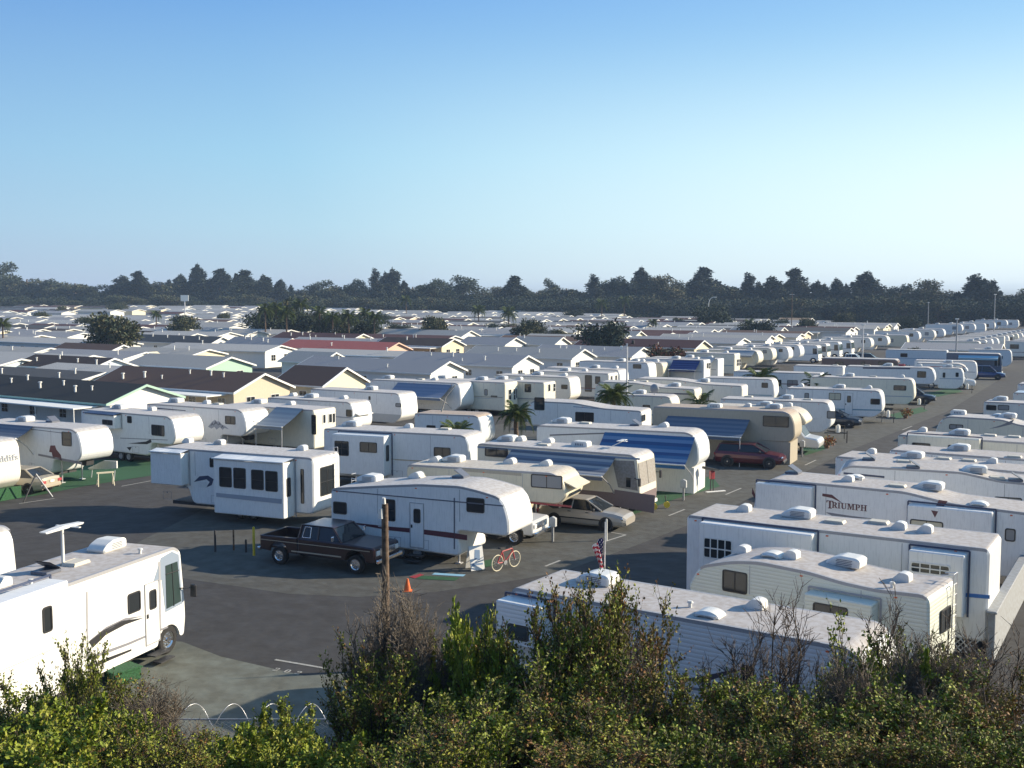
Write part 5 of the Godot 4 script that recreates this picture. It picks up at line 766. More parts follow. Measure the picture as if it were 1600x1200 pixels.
	for w in d.get("ew", []):
		add_window(o, Vector3(x1 + .002, w[1], clampf(w[0], -z + .3, z - .25)), PI / 2, clampf(w[2], .3, 1.9), w[3], "black" if t.begins_with("fw") else "plastic")
	for w in d.get("dr", []):
		var dm := MB.new()
		dm.prism(rounded([[-.32, -.95], [.32, -.95], [.32, .95], [-.32, .95]], .06), -.01, .02, .008)
		var dr := obj("door", dm, skin, o, Vector3(w[0], y0 + 1.15, z))
		var dt := MB.new()
		for e in [[0, .97, .7, .022], [.34, 0, .022, 1.95], [-.34, 0, .022, 1.95], [0, -.97, .7, .022]]: dt.box(Vector3(e[0], e[1], .012), Vector3(e[2], e[3], .026))
		obj("door_surround", dt, M.trim, dr)
		var ms := window_meshes(.34, .62)
		put("door_window", ms[1], M.glass, dr, Vector3(.02, .42, .016))
		put("door_frame", ms[0], M.black, dr, Vector3(.02, .42, .012))
		var hd := MB.new()
		hd.box(Vector3(-.25, -.05, .03), Vector3(.07, .14, .04), .01)
		obj("handle", hd, M.black, dr)
		var sp := MB.new()
		sp.box(Vector3(w[0], y0 - .12, z + .18), Vector3(.7, .04, .34)); sp.box(Vector3(w[0], y0 - .3, z + .4), Vector3(.7, .04, .3))
		obj("step", sp, M.dark, o)
	for s in d.get("sl", []):
		var sb := MB.new()
		var so := thing_part(o, "slide_out")
		sb.box(Vector3(0, 0, s.d / 2), Vector3(s.w, s.h, s.d), .035)
		so.mesh = sb.mesh(); so.material_override = skin
		so.position = Vector3(s.x, s.y, z)
		var fl := MB.new()
		var fw: float = s.w / 2 + .07; var fh: float = s.h / 2 + .07
		fl.box(Vector3(0, fh, .012), Vector3(fw * 2, .06, .03)); fl.box(Vector3(fw, 0, .012), Vector3(.06, fh * 2, .03)); fl.box(Vector3(-fw, 0, .012), Vector3(.06, fh * 2, .03))
		obj("flange", fl, M[s.get("frame", "trim")], so)
		if s.has("top"):
			var tp := MB.new()
			var k := 8
			for i in k:
				var u0: float = -s.w / 2 - .05 + (s.w + .1) * i / k; var u1: float = -s.w / 2 - .05 + (s.w + .1) * (i + 1) / k
				var a0 := .10 + .04 * sin(float(i) * 1.1); var a1 := .10 + .04 * sin(float(i + 1) * 1.1)
				tp.quad(Vector3(u0, s.h / 2 + a0 - .06, s.d + .06), Vector3(u1, s.h / 2 + a1 - .06, s.d + .06), Vector3(u1, s.h / 2 + .16, .02), Vector3(u0, s.h / 2 + .16, .02))
			tp.tube(Vector3(-s.w / 2 - .05, s.h / 2 + .05, s.d + .06), Vector3(s.w / 2 + .05, s.h / 2 + .05, s.d + .06), .035, .035, 8)
			obj("slide_topper", tp, M[s.top], so)
		for w in s.get("win", []):
			add_window(so, Vector3(w[0] - s.x, w[1] - s.y, s.d), 0, w[2], w[3], "plastic" if d.l.contains("multi-pane") else "black", "blind" if d.l.contains("maroon script") else "glass", false)
			if d.l.contains("multi-pane"):
				var mu := MB.new()
				for i in 3: mu.box(Vector3(w[0] - s.x + (i - 1) * w[2] * .25, w[1] - s.y, s.d + .02), Vector3(.035, w[3] - .06, .02))
				mu.box(Vector3(w[0] - s.x, w[1] - s.y, s.d + .022), Vector3(w[2] - .06, .035, .02))
				obj("muntins", mu, M.plastic, so)
		if s.d > .8:
			var sw := window_meshes(.34, .95)
			var f := put("window", sw[0], M.black, so, Vector3(s.w / 2, .15, s.d * .55)); f.rotation.y = PI / 2
			var g := put("pane", sw[1], M.glass, so, Vector3(s.w / 2, .15, s.d * .55)); g.rotation.y = PI / 2
	if d.has("aw"): awning(o, d, z)
	var k := 0
	for a in d.get("ac", []):
		var ax := clampf(a[0], x0 + 1.0, x1 - 1.0)
		conditioner(o, Vector3(ax, top_at(prof, ax) + .01, clampf(a[1], -.5, .4)), k % 2 if near else 0)
		k += 1
	for a in d.get("vt", []):
		var ax := clampf(a[0], x0 + .5, x1 - .6)
		vent(o, Vector3(ax, top_at(prof, ax) + .01, clampf(a[1], -z + .4, z - .4)), a[2])
	if d.has("skirt"):
		var sk := MB.new()
		var xr := x1 - .03
		if t == "fwr": xr = L / 2 - .3
		sk.prism(PackedVector2Array([Vector2(x0 + .05, .01), Vector2(xr, .01), Vector2(xr, 1.52 if t == "fwr" else .7), Vector2(xr - (2.2 if t == "fwr" else .3), 1.52 if t == "fwr" else .62), Vector2(x0 + .05, .62)]), -z + .04, z - .02 if t == "fwr" else z + .015)
		obj("skirt", sk, M[d.skirt] if d.skirt != "white" else M.white, o)
	if d.get("tow", 0) == 1:
		var tg := MB.new()
		tg.tube(Vector3(L / 2 - .6, .5, .7), Vector3(L / 2 + 1.0, .48, 0), .05, .05, 6); tg.tube(Vector3(L / 2 - .6, .5, -.7), Vector3(L / 2 + 1.0, .48, 0), .05, .05, 6)
		tg.tube(Vector3(L / 2 + .85, 1.0, 0), Vector3(L / 2 + .85, .02, 0), .035, .035, 6)
		obj("tow_bar", tg, M.dark, o)
		for s in [-.2, .2]:
			var tk := MB.new()
			tk.tube(Vector3(L / 2 + .35, .52, s), Vector3(L / 2 + .35, 1.02, s), .16, .16, 12); tk.tube(Vector3(L / 2 + .35, 1.02, s), Vector3(L / 2 + .35, 1.12, s), .16, .06, 12)
			obj("propane_cylinder", tk, M.plastic, o)
	if d.get("lad", false):
		var la := MB.new()
		var xe := x1 + .07 if t != "fwr" else x0 - .07
		for s in [-.18, .18]: la.tube(Vector3(xe, 1.2, -z * .6 + s), Vector3(xe, h + .25, -z * .6 + s), .017, .017, 6)
		for i in 7: la.tube(Vector3(xe, 1.3 + i * .32, -z * .6 - .18), Vector3(xe, 1.3 + i * .32, -z * .6 + .18), .014, .014, 6)
		for s in [-.18, .18]: la.tube(Vector3(xe, h + .25, -z * .6 + s), Vector3(xe - signf(xe) * .35, h + .2, -z * .6 + s), .017, .017, 6)
		obj("ladder", la, M.alu, o)
	if d.has("shield"):
		var sh := MB.new()
		if d.shield == 1:
			sh.prism(PackedVector2Array([Vector2(L / 2 - .32, h - .42), Vector2(L / 2 + .42, h - .72), Vector2(L / 2 + .43, h - .68), Vector2(L / 2 - .3, h - .36)]), -z + .25, z - .25)
		else:
			sh.prism(PackedVector2Array([Vector2(L / 2 - .25, h - .9), Vector2(L / 2 + .3, h - 1.05), Vector2(L / 2 + .3, h - 1.0), Vector2(L / 2 - .2, h - .82)]), -z + .3, z - .3)
		obj("window_shield", sh, M[d.get("col", "white")], o)
		if d.shield == 1:
			var fw := MB.new()
			fw.quad(Vector3(L / 2 + .008, h - 1.15, z - .4), Vector3(L / 2 + .008, h - 1.15, -z + .4), Vector3(L / 2 - .12, h - .62, -z + .4), Vector3(L / 2 - .12, h - .62, z - .4))
			obj("front_window", fw, M.glass, o)
	if d.has("mount"):
		for q in [[[-1.15, 2.25], [-.75, 2.62], [-.45, 2.8], [-.25, 2.68], [-.05, 2.72], [.25, 2.5], [.55, 2.42], [.95, 2.2], [.5, 2.26], [.3, 2.12], [.05, 2.3], [-.3, 2.1], [-.5, 2.28], [-.8, 2.14]]]:
			var pp := []
			for w in q: pp.append([w[0] + L / 2 - 2.6, w[1] - .25])
			decal(o, "mountain_decal", pp, z, M.stripe)
		var pk := [[-.7, 2.55, .2], [-.35, 2.7, .26], [0.02, 2.6, .18], [.3, 2.42, .16]]
		for w in pk:
			decal(o, "mountain_decal", [[w[0] + L / 2 - 2.6, w[1] - .25 + .06], [w[0] + L / 2 - 2.6 + w[2], w[1] - .25 - w[2] * 1.1], [w[0] + L / 2 - 2.6 + .04, w[1] - .25 - w[2] * .6], [w[0] + L / 2 - 2.6 - w[2], w[1] - .25 - w[2] * 1.2]], z + .006, M.belt)
		for i in 3:
			var cp := MB.new()
			cp.box(Vector3(L / 2 - .03 - i * .005, 2.55 - i * .14, .25 - i * .22), Vector3(.03, .07, .5))
			obj("cap_mark", cp, M.stripe, o)
	if d.has("dish"):
		var ds := MB.new()
		ds.tube(Vector3(1.6, h, .4), Vector3(1.6, h + .35, .4), .03, .03, 6)
		ds.lathe(Vector3(1.6, h + .55, .42), [Vector2(.02, .12), Vector2(.2, .09), Vector2(.34, .02), Vector2(.4, -.06), Vector2(.36, -.04), Vector2(.2, .06)], 14)
		obj("satellite_dish", ds, M.steel, o)
	if d.has("tv"):
		var an := MB.new()
		an.tube(Vector3(L / 2 - 3.6, h, -.35), Vector3(L / 2 - 3.6, h + 1.15, -.35), .05, .045, 8)
		an.prism(PackedVector2Array([Vector2(L / 2 - 4.35, h + 1.12), Vector2(L / 2 - 2.85, h + 1.12), Vector2(L / 2 - 2.8, h + 1.17), Vector2(L / 2 - 3.6, h + 1.22), Vector2(L / 2 - 4.4, h + 1.17)]), -.47, -.23)
		an.box(Vector3(L / 2 - 3.35, h + 1.14, -.35), Vector3(.1, .03, .9), .01)
		obj("television_antenna", an, M.plastic, o)
	if d.has("script"):
		var s: Array = d.script
		var cap := letters("T", .33); var rest := letters("RIUMPH", .245)
		var hold := put("lettering", cap, M.maroon, o, Vector3(s[0] - s[2] * .5 - .02, s[1] - .02, z + .012))
		put("lettering", rest, M.maroon, o, Vector3(s[0] - s[2] * .5 + .2, s[1] - .02, z + .012))
		hold.set_meta("label", "maroon small-capital lettering on the side")
	if d.has("text"):
		var tm := letters("alddifs", .34)
		var q := put("lettering", tm, M.stripe, o, Vector3(x1 - .03, 2.35, .55))
		q.rotation.y = PI / 2
	if d.has("lattice"):
		var lt := MB.new()
		for i in 14:
			var zc := -z + .15 + i * .17
			var lo := Vector3(x1 - .04, .05, zc); var hi := Vector3(x1 - .04, .6, zc + .5)
			if zc + .5 < z: lt.tube(lo, hi, .02, .02, 4)
			if zc - .5 > -z: lt.tube(lo, Vector3(x1 - .04, .6, zc - .5), .02, .02, 4)
		for i in 10:
			var xc := x1 - .2 - i * .17
			lt.tube(Vector3(xc, .05, z - .02), Vector3(xc - .45, .55, z - .02), .02, .02, 4); lt.tube(Vector3(xc - .45, .05, z - .03), Vector3(xc, .55, z - .03), .02, .02, 4)
		obj("lattice_skirt", lt, M.plastic, o)
func thing_part(parent: Node3D, called: String) -> MeshInstance3D:
	var m := MeshInstance3D.new()
	m.name = called
	parent.add_child(m, true)
	return m
func letters(s: String, size: float) -> TextMesh:
	var t := TextMesh.new()
	var f := SystemFont.new()
	f.font_names = PackedStringArray(["Droid Serif"])
	f.font_weight = 700; f.font_italic = true
	t.font = f; t.text = s; t.font_size = 64; t.pixel_size = size / 46.0; t.depth = .012
	t.horizontal_alignment = HORIZONTAL_ALIGNMENT_LEFT; t.vertical_alignment = VERTICAL_ALIGNMENT_CENTER
	return t

# ------------------------------------------------------------------ manufactured homes
func home_meshes(L: float, W: float, he: float, hr: float) -> Array:
	var key := "home%.1f_%.1f_%.1f_%.1f" % [L, W, he, hr]
	if not cache.has(key):
		var w := MB.new()
		var e := L / 2; var z := W / 2
		# walls: gable outline swept along x
		var q := [Vector2(-z, 0), Vector2(z, 0), Vector2(z, he), Vector2(0, hr - .06), Vector2(-z, he)]
		for i in 5:
			var a: Vector2 = q[i]; var b: Vector2 = q[(i + 1) % 5]
			if i in [2, 3]: continue
			w.quad(Vector3(-e, a.y, a.x), Vector3(-e, b.y, b.x), Vector3(e, b.y, b.x), Vector3(e, a.y, a.x))
		for s in [-1.0, 1.0]:
			var x: float = e * s
			if s > 0:
				w.quad(Vector3(x, 0, z), Vector3(x, 0, -z), Vector3(x, he, -z), Vector3(x, he, z)); w.tri(Vector3(x, he, z), Vector3(x, he, -z), Vector3(x, hr - .06, 0))
			else:
				w.quad(Vector3(x, 0, -z), Vector3(x, 0, z), Vector3(x, he, z), Vector3(x, he, -z)); w.tri(Vector3(x, he, -z), Vector3(x, he, z), Vector3(x, hr - .06, 0))
		var r := MB.new()
		var ov := .38; var ex := e + .4
		var sl := (hr - he) / z
		for s in [-1.0, 1.0]:
			var zo: float = s * (z + ov)
			var yo := he - sl * ov
			var A := Vector3(-ex, yo + .1, zo); var B := Vector3(ex, yo + .1, zo); var C := Vector3(ex, hr + .1, 0); var D := Vector3(-ex, hr + .1, 0)
			var dn := Vector3(0, -.11, 0)
			if s > 0:
				r.quad(A, B, C, D); r.quad(B + dn, A + dn, D + dn, C + dn)
			else:
				r.quad(B, A, D, C); r.quad(A + dn, B + dn, C + dn, D + dn)
		var t := MB.new()
		for s in [-1.0, 1.0]:
			var zo: float = s * (z + ov)
			var yo := he - sl * ov
			for x in [-ex, ex]:
				var n := Vector3(.03 * signf(x), 0, 0)
				var a := Vector3(x, yo + .11, zo) + n; var b := Vector3(x, hr + .11, 0) + n
				var dn := Vector3(0, -.2, 0)
				if (s > 0) == (x > 0): t.quad(a + dn, b + dn, b, a)
				else: t.quad(b + dn, a + dn, a, b)
				t.quad(a, b, b - n * 3, a - n * 3)
			t.box(Vector3(0, yo + .02, zo + s * .012), Vector3(ex * 2, .16, .03))
		cache[key] = [w.mesh(), r.mesh(), t.mesh()]
	return cache[key]
func pipe_mesh() -> Mesh:
	if not cache.has("pipe"):
		var p := MB.new()
		p.tube(Vector3(0, -.1, 0), Vector3(0, .42, 0), .09, .09, 8); p.tube(Vector3(0, .42, 0), Vector3(0, .5, 0), .16, .14, 8)
		cache["pipe"] = p.mesh()
	return cache.pipe
func home(d: Dictionary) -> void:
	var o := thing("manufactured_home", d.l, "house", Vector3(d.p[0], d.y, d.p[1]), deg_to_rad(d.r), d.get("g", ""))
	var L: float = d.L; var W: float = d.W
	var ms := home_meshes(L, W, d.he, d.hr)
	put("wall", ms[0], M["w_" + d.wall], o)
	var roof := put("roof", ms[1], M["h_" + d.roof], o)
	put("fascia", ms[2], M["w_" + d.get("trim", "white")] if d.wall != "peach" else M["w_peach"], o)
	var e := L / 2; var z := W / 2
	for i in int(d.get("pipes", 0)):
		var x := -e * .7 + L * .75 * (i + rng.randf() * .6) / maxf(1.0, d.pipes)
		var zz := rng.randf_range(.15, .8) * z
		var y: float = d.hr + .1 - (d.hr - d.he) / z * zz
		var p := put("vent_pipe", pipe_mesh(), M.plastic, roof, Vector3(x, y, zz))
		p.scale = Vector3.ONE * rng.randf_range(.7, 1.25)
	for k in [[e, -z * .45, PI / 2], [e, z * .42, PI / 2]]:
		add_window(o, Vector3(k[0], 1.5, k[1]), k[2], 1.1, 1.0, "plastic")
	var n := int(L / 4.0)
	for i in n:
		add_window(o, Vector3(-e + (i + .6) * L / n, 1.55, z), 0, 1.0, .8, "plastic")
	if d.has("cp"):
		var c := MB.new()
		var x0 := -e * .55; var x1 := e * .93
		c.prism(PackedVector2Array([Vector2(x0, d.he - .35), Vector2(x1, d.he - .35), Vector2(x1, d.he - .25), Vector2(x0, d.he - .25)]), z + .02, z + 2.6)
		obj("carport_roof", c, M["w_mint"] if d.cp == 3 else M["w_white"], o)
		for i in 4:
			var p := MB.new()
			p.tube(Vector3(lerpf(x0 + .1, x1 - .1, i / 3.0), 0, z + 2.5), Vector3(lerpf(x0 + .1, x1 - .1, i / 3.0), d.he - .35, z + 2.5), .05, .05, 6)
			obj("carport_post", p, M["w_white"], o)
const KINDS = [["grey", "white"], ["slate", "white"], ["grey", "cream"], ["charcoal", "white"], ["darkbrown", "cream"], ["lightgrey", "white"], ["brown", "beige"], ["lightgrey", "paleblue"], ["maroon", "white"], ["slate", "cream"]]
const KIND_LABELS = ["grey roof and white walls", "blue-grey roof and white walls", "grey roof and cream walls", "charcoal roof and white walls", "dark brown roof and cream walls", "pale grey roof and white walls", "brown roof and beige walls", "pale grey roof and pale blue walls", "maroon roof and white walls", "blue-grey roof and cream walls"]
func far_home(a: Array) -> void:
	var k: int = a[0]
	var L: float = [18.5, 20.0, 21.5][int(a[4]) % 3]
	var W: float = [6.2, 7.2, 7.2][int(a[6])]
	var o := thing("manufactured_home", "distant manufactured home with %s among the streets of homes" % KIND_LABELS[k], "house", Vector3(a[1], a[3], a[2]), deg_to_rad(a[5]), "homes in the streets beyond the campers, " + KIND_LABELS[k])
	var ms := home_meshes(L, W, 2.6, 3.15 if int(a[6]) == 0 else 3.35)
	put("wall", ms[0], M["w_" + KINDS[k][1]], o)
	put("roof", ms[1], M["h_" + KINDS[k][0]], o)
	put("fascia", ms[2], M["w_white"], o)
	if absf(a[2]) < 330.0:
		for i in 2: add_window(o, Vector3(L / 2, 1.5, W * (-.22 + .44 * i)), PI / 2, 1.1, 1.0, "plastic")
		put("carport_roof", carport_mesh(), M["w_white"], o, Vector3(rng.randf_range(-2, 3), 2.3, W / 2 + 1.4))
		if rng.randf() < .1:
			put("porch_gable", porch_mesh(), M["w_" + KINDS[k][1]], o, Vector3(L * .2, 0, W / 2))
		for i in rng.randi_range(1, 3):
			var zz := rng.randf_range(.2, .8) * W / 2
			put("vent_pipe", pipe_mesh(), M.plastic, o, Vector3(rng.randf_range(-L * .4, L * .4), 3.7 - zz / W * 2.0, zz))
func carport_mesh() -> Mesh:
	if not cache.has("carport"):
		var c := MB.new()
		c.box(Vector3.ZERO, Vector3(7.5, .1, 2.7))
		for x in [-3.6, 0.0, 3.6]: c.tube(Vector3(x, -2.3, 1.25), Vector3(x, 0, 1.25), .05, .05, 5)
		cache["carport"] = c.mesh()
	return cache.carport
func porch_mesh() -> Mesh:
	if not cache.has("porch"):
		var c := MB.new()
		c.prism(PackedVector2Array([Vector2(-1.6, 0), Vector2(1.6, 0), Vector2(1.6, 2.3), Vector2(0, 3.1), Vector2(-1.6, 2.3)]), 0, 1.6)
		cache["porch"] = c.mesh()
	return cache.porch

# ------------------------------------------------------------------ cars (front towards +x)
func loft(mb: MB, rings: Array) -> void:
	# rings: each [x, half outline as [z, y] from the sill up to the centre line]
	for i in rings.size() - 1:
		var a: Array = rings[i][1]; var b: Array = rings[i + 1][1]
		var xa: float = rings[i][0]; var xb: float = rings[i + 1][0]
		for j in a.size() - 1:
			var p := Vector3(xa, a[j][1], a[j][0]); var q := Vector3(xa, a[j + 1][1], a[j + 1][0])
			var r := Vector3(xb, b[j + 1][1], b[j + 1][0]); var s := Vector3(xb, b[j][1], b[j][0])
			mb.quad(p, s, r, q)
			var f := Vector3(1, 1, -1)
			mb.quad(s * f, p * f, q * f, r * f)
	for k in [0, rings.size() - 1]:
		var a: Array = rings[k][1]; var x: float = rings[k][0]
		for j in a.size() - 1:
			var p := Vector3(x, a[j][1], a[j][0]); var q := Vector3(x, a[j + 1][1], a[j + 1][0])
			var f := Vector3(1, 1, -1)
			if k == 0: mb.quad(p, q, q * f, p * f)
			else: mb.quad(p * f, q * f, q, p)
func hull(x: float, w: float, yb: float, yt: float) -> Array:
	return [x, [[w * .86, yb], [w * .97, yb + .1], [w, yb + (yt - yb) * .45], [w * .97, yb + (yt - yb) * .72], [w * .9, yt - .03], [w * .55, yt + .012], [0.0, yt + .025]]]
func cabin(o: Node3D, base: Array, top: Array, wb: float, wt: float, paint: Material) -> void:
	# base: [rear x, front x, y], top: [rear x, front x, y]
	var g := MB.new()
	loft(g, [[base[0], [[wb, base[2]], [wb * .98, base[2] + .01], [0.0, base[2] + .02]]], [top[0], [[wb * .99, base[2]], [wt, top[2] - .03], [0.0, top[2]]]], [top[1], [[wb, base[2]], [wt, top[2] - .03], [0.0, top[2]]]], [base[1], [[wb * .97, base[2]], [wb * .95, base[2] + .01], [0.0, base[2] + .02]]]])
	obj("glasshouse", g, M.glass, o)
	var r := MB.new()
	r.prism(rounded([[top[0] - .06, top[2] - .02], [top[1] + .06, top[2] - .02], [top[1] - .06, top[2] + .035], [top[0] + .06, top[2] + .035]], .04), -wt - .03, wt + .03, .03)
	obj("roof", r, paint, o)
	var p := MB.new()
	for s in [-1.0, 1.0]:
		p.tube(Vector3(base[0] + .02, base[2], s * wb), Vector3(top[0], top[2], s * wt), .06, .05, 6)
		p.tube(Vector3(base[1] - .02, base[2], s * wb * .97), Vector3(top[1], top[2], s * wt), .045, .04, 6)
		var m: float = (base[0] * .55 + base[1] * .45)
		p.tube(Vector3(m, base[2], s * (wb + .005)), Vector3(m * .9, top[2], s * (wt + .005)), .035, .035, 6)
	obj("pillars", p, paint, o)
func car_details(o: Node3D, fx: float, rx: float, w: float, y: float, wx: Array, wr: float, rim: String) -> void:
	for s in [-1.0, 1.0]:
		for x in wx:
			var a := MB.new()
			a.tube(Vector3(x, wr + .02, s * (w - .3)), Vector3(x, wr + .02, s * (w + .006)), wr * 1.18, wr * 1.18, 20)
			obj("wheel_arch", a, M.dark, o)
			add_wheel(o, Vector3(x, wr, s * (w - .085)), wr, .2, rim, s < 0)
		var h := MB.new()
		h.box(Vector3(fx - .02, y, s * (w - .26)), Vector3(.12, .15, .4), .04)
		obj("headlight", h, M.chrome, o)
		var t := MB.new()
		t.box(Vector3(rx + .015, y + .1, s * (w - .22)), Vector3(.1, .17, .34), .03)
		obj("tail_light", t, M.red, o)
		var m := MB.new()
		m.box(Vector3(fx - 1.45, y + .38, s * (w + .05)), Vector3(.12, .13, .18), .03)
		obj("mirror", m, M.dark, o)
func sedan(called: String, label: String, at: Vector3, turn: float, paint: String) -> Node3D:
	var o := thing(called, label, "car", at, turn)
	var b := MB.new()
	loft(b, [hull(-2.32, .70, .42, .82), hull(-2.24, .80, .28, .96), hull(-1.7, .87, .2, 1.0), hull(-.9, .88, .18, .97), hull(.6, .88, .18, .95), hull(1.2, .87, .2, .94), hull(1.8, .85, .22, .88), hull(2.2, .80, .26, .78), hull(2.36, .66, .32, .64)])
	obj("body", b, M[paint], o)
	cabin(o, [-1.78, 1.15, .95], [-1.0, .28, 1.4], .80, .60, M[paint])
	car_details(o, 2.2, -2.32, .87, .62, [-1.35, 1.38], .31, "alu")
	var t := MB.new()
	t.box(Vector3(0, .52, .885), Vector3(2.4, .06, .02), .005); t.box(Vector3(0, .52, -.885), Vector3(2.4, .06, .02), .005)
	obj("rub_strip", t, M.dark, o)
	var bm := MB.new()
	bm.box(Vector3(-2.34, .48, 0), Vector3(.1, .2, 1.45), .04)
	obj("bumper", bm, M[paint], o)
	var pl := MB.new()
	pl.box(Vector3(-2.345, .74, 0), Vector3(.03, .14, .34), .005)
	obj("number_plate", pl, M.plastic, o)
	for s in [-1.0, 1.0]:
		for x in [-.2, .75]:
			var h := MB.new()
			h.box(Vector3(x - .35, .84, s * .885), Vector3(.16, .035, .03), .008)
			obj("door_handle", h, M.dark, o)
	return o
func estate(called: String, label: String, category: String, at: Vector3, turn: float, paint: String, high := 1.68, group := "") -> Node3D:
	var o := thing(called, label, category, at, turn, group)
	var b := MB.new()
	loft(b, [hull(-2.25, .78, .4, 1.0), hull(-2.15, .88, .3, 1.08), hull(-1.2, .92, .28, 1.07), hull(.8, .92, .28, 1.04), hull(1.3, .91, .3, 1.0), hull(2.0, .86, .32, .9), hull(2.3, .72, .4, .76)])
	obj("body", b, M[paint], o)
	cabin(o, [-2.12, 1.2, 1.05], [-1.9, .35, high], .84, .68, M[paint])
	car_details(o, 2.22, -2.25, .91, .74, [-1.35, 1.4], .36, "chrome")
	var bm := MB.new()
	bm.box(Vector3(2.28, .45, 0), Vector3(.14, .2, 1.6), .05); bm.box(Vector3(-2.26, .48, 0), Vector3(.12, .2, 1.6), .04)
	obj("bumper", bm, M.dark, o)
	return o
func pickup(label: String, at: Vector3, turn: float, paint: String, rim := "chrome") -> Node3D:
	var o := thing("pickup_truck", label, "pickup truck", at, turn)
	var w := .98
	# front clip and cab, with a cut for the front wheel
	var p := [[-.95, .55], [-.95, 1.24], [1.5, 1.22], [2.75, 1.16], [2.85, 1.1], [2.88, .62], [2.8, .52], [2.45, .52]]
	p += arc_notch(1.92, .52, .48)
	p += [[1.3, .5]]
	var b := MB.new()
	b.prism(PackedVector2Array(p.map(func(q): return Vector2(q[0], q[1]))), -w, w, .05)
	obj("body", b, M[paint], o)
	for s in [-1.0, 1.0]:
		var q := [[-2.9, .6], [-2.9, 1.2], [-.99, 1.22], [-.99, .55], [-1.35, .55]]
		q += arc_notch(-1.93, .55, .46)
		var c := MB.new()
		c.prism(PackedVector2Array(q.map(func(e): return Vector2(e[0], e[1]))), s * w - .06, s * w + .06, .03)
		obj("bed_side", c, M[paint], o, Vector3(0, 0, -s * .06))
		var st := MB.new()
		st.box(Vector3(-.0, .66, s * (w + .008)), Vector3(2.5, .05, .02)); st.box(Vector3(-.1, 1.02, s * (w + .006)), Vector3(5.5, .025, .014))
		obj("side_trim", st, M.tan, o)
		for x in [-1.93, 1.92]: add_wheel(o, Vector3(x, .39, s * (w - .13)), .39, .25, rim, s < 0)
		var h := MB.new()
		h.box(Vector3(2.89, .92, s * .72), Vector3(.05, .2, .26), .02)
		obj("headlight", h, M.plastic, o)
		var m := MB.new()
		m.tube(Vector3(.95, 1.3, s * w), Vector3(1.0, 1.4, s * (w + .2)), .02, .02, 6); m.box(Vector3(1.0, 1.42, s * (w + .24)), Vector3(.06, .22, .16), .02)
		obj("mirror", m, M.chrome, o)
		var vf := MB.new()
		for e in [[-.75, -.35]]:
			vf.tube(Vector3(e[0], 1.28, s * (w - .09)), Vector3(e[0] + .1, 1.72, s * (w - .2)), .018, .018, 6); vf.tube(Vector3(e[1], 1.28, s * (w - .09)), Vector3(e[1], 1.72, s * (w - .2)), .018, .018, 6)
			vf.tube(Vector3(e[0], 1.28, s * (w - .09)), Vector3(e[1], 1.28, s * (w - .09)), .018, .018, 6); vf.tube(Vector3(e[0] + .1, 1.72, s * (w - .2)), Vector3(e[1], 1.72, s * (w - .2)), .018, .018, 6)
		obj("window_frame", vf, M.chrome, o)
	var f := MB.new()
	f.box(Vector3(-1.94, .72, 0), Vector3(1.86, .08, w * 2 - .24)); f.box(Vector3(-2.87, .92, 0), Vector3(.07, .56, w * 2 - .2), .02)
	obj("bed", f, M[paint], o)
	cabin(o, [-.93, 1.25, 1.23], [-.82, .72, 1.78], w - .07, w - .22, M[paint])
	var g := MB.new()
	g.box(Vector3(2.885, .92, 0), Vector3(.04, .3, 1.15), .01)
	for i in 5: g.box(Vector3(2.91, .8 + i * .06, 0), Vector3(.02, .02, 1.15))
	obj("grille", g, M.chrome, o)
	var bm := MB.new()
	bm.box(Vector3(2.98, .6, 0), Vector3(.14, .18, w * 2), .04); bm.box(Vector3(-3.0, .6, 0), Vector3(.14, .18, w * 2), .04)
	obj("bumper", bm, M.chrome, o)
	return o

# ------------------------------------------------------------------ plants
func leaf_quad(mb: MB, p: Vector3, s: float, d: Vector3, side: Vector3) -> void:
	var a := p + d * s; var m := p + d * s * .5
	var n := side.cross(d).normalized()
	var l := m + side * s * .3 + n * s * .07; var r := m - side * s * .3 + n * s * .07
	mb.tri(p, r, a); mb.tri(p, a, l)
func rdir(r: RandomNumberGenerator) -> Vector3:
	var z := r.randf_range(-1, 1); var a := r.randf() * TAU
	var q := sqrt(1 - z * z)
	return Vector3(q * cos(a), z, q * sin(a))
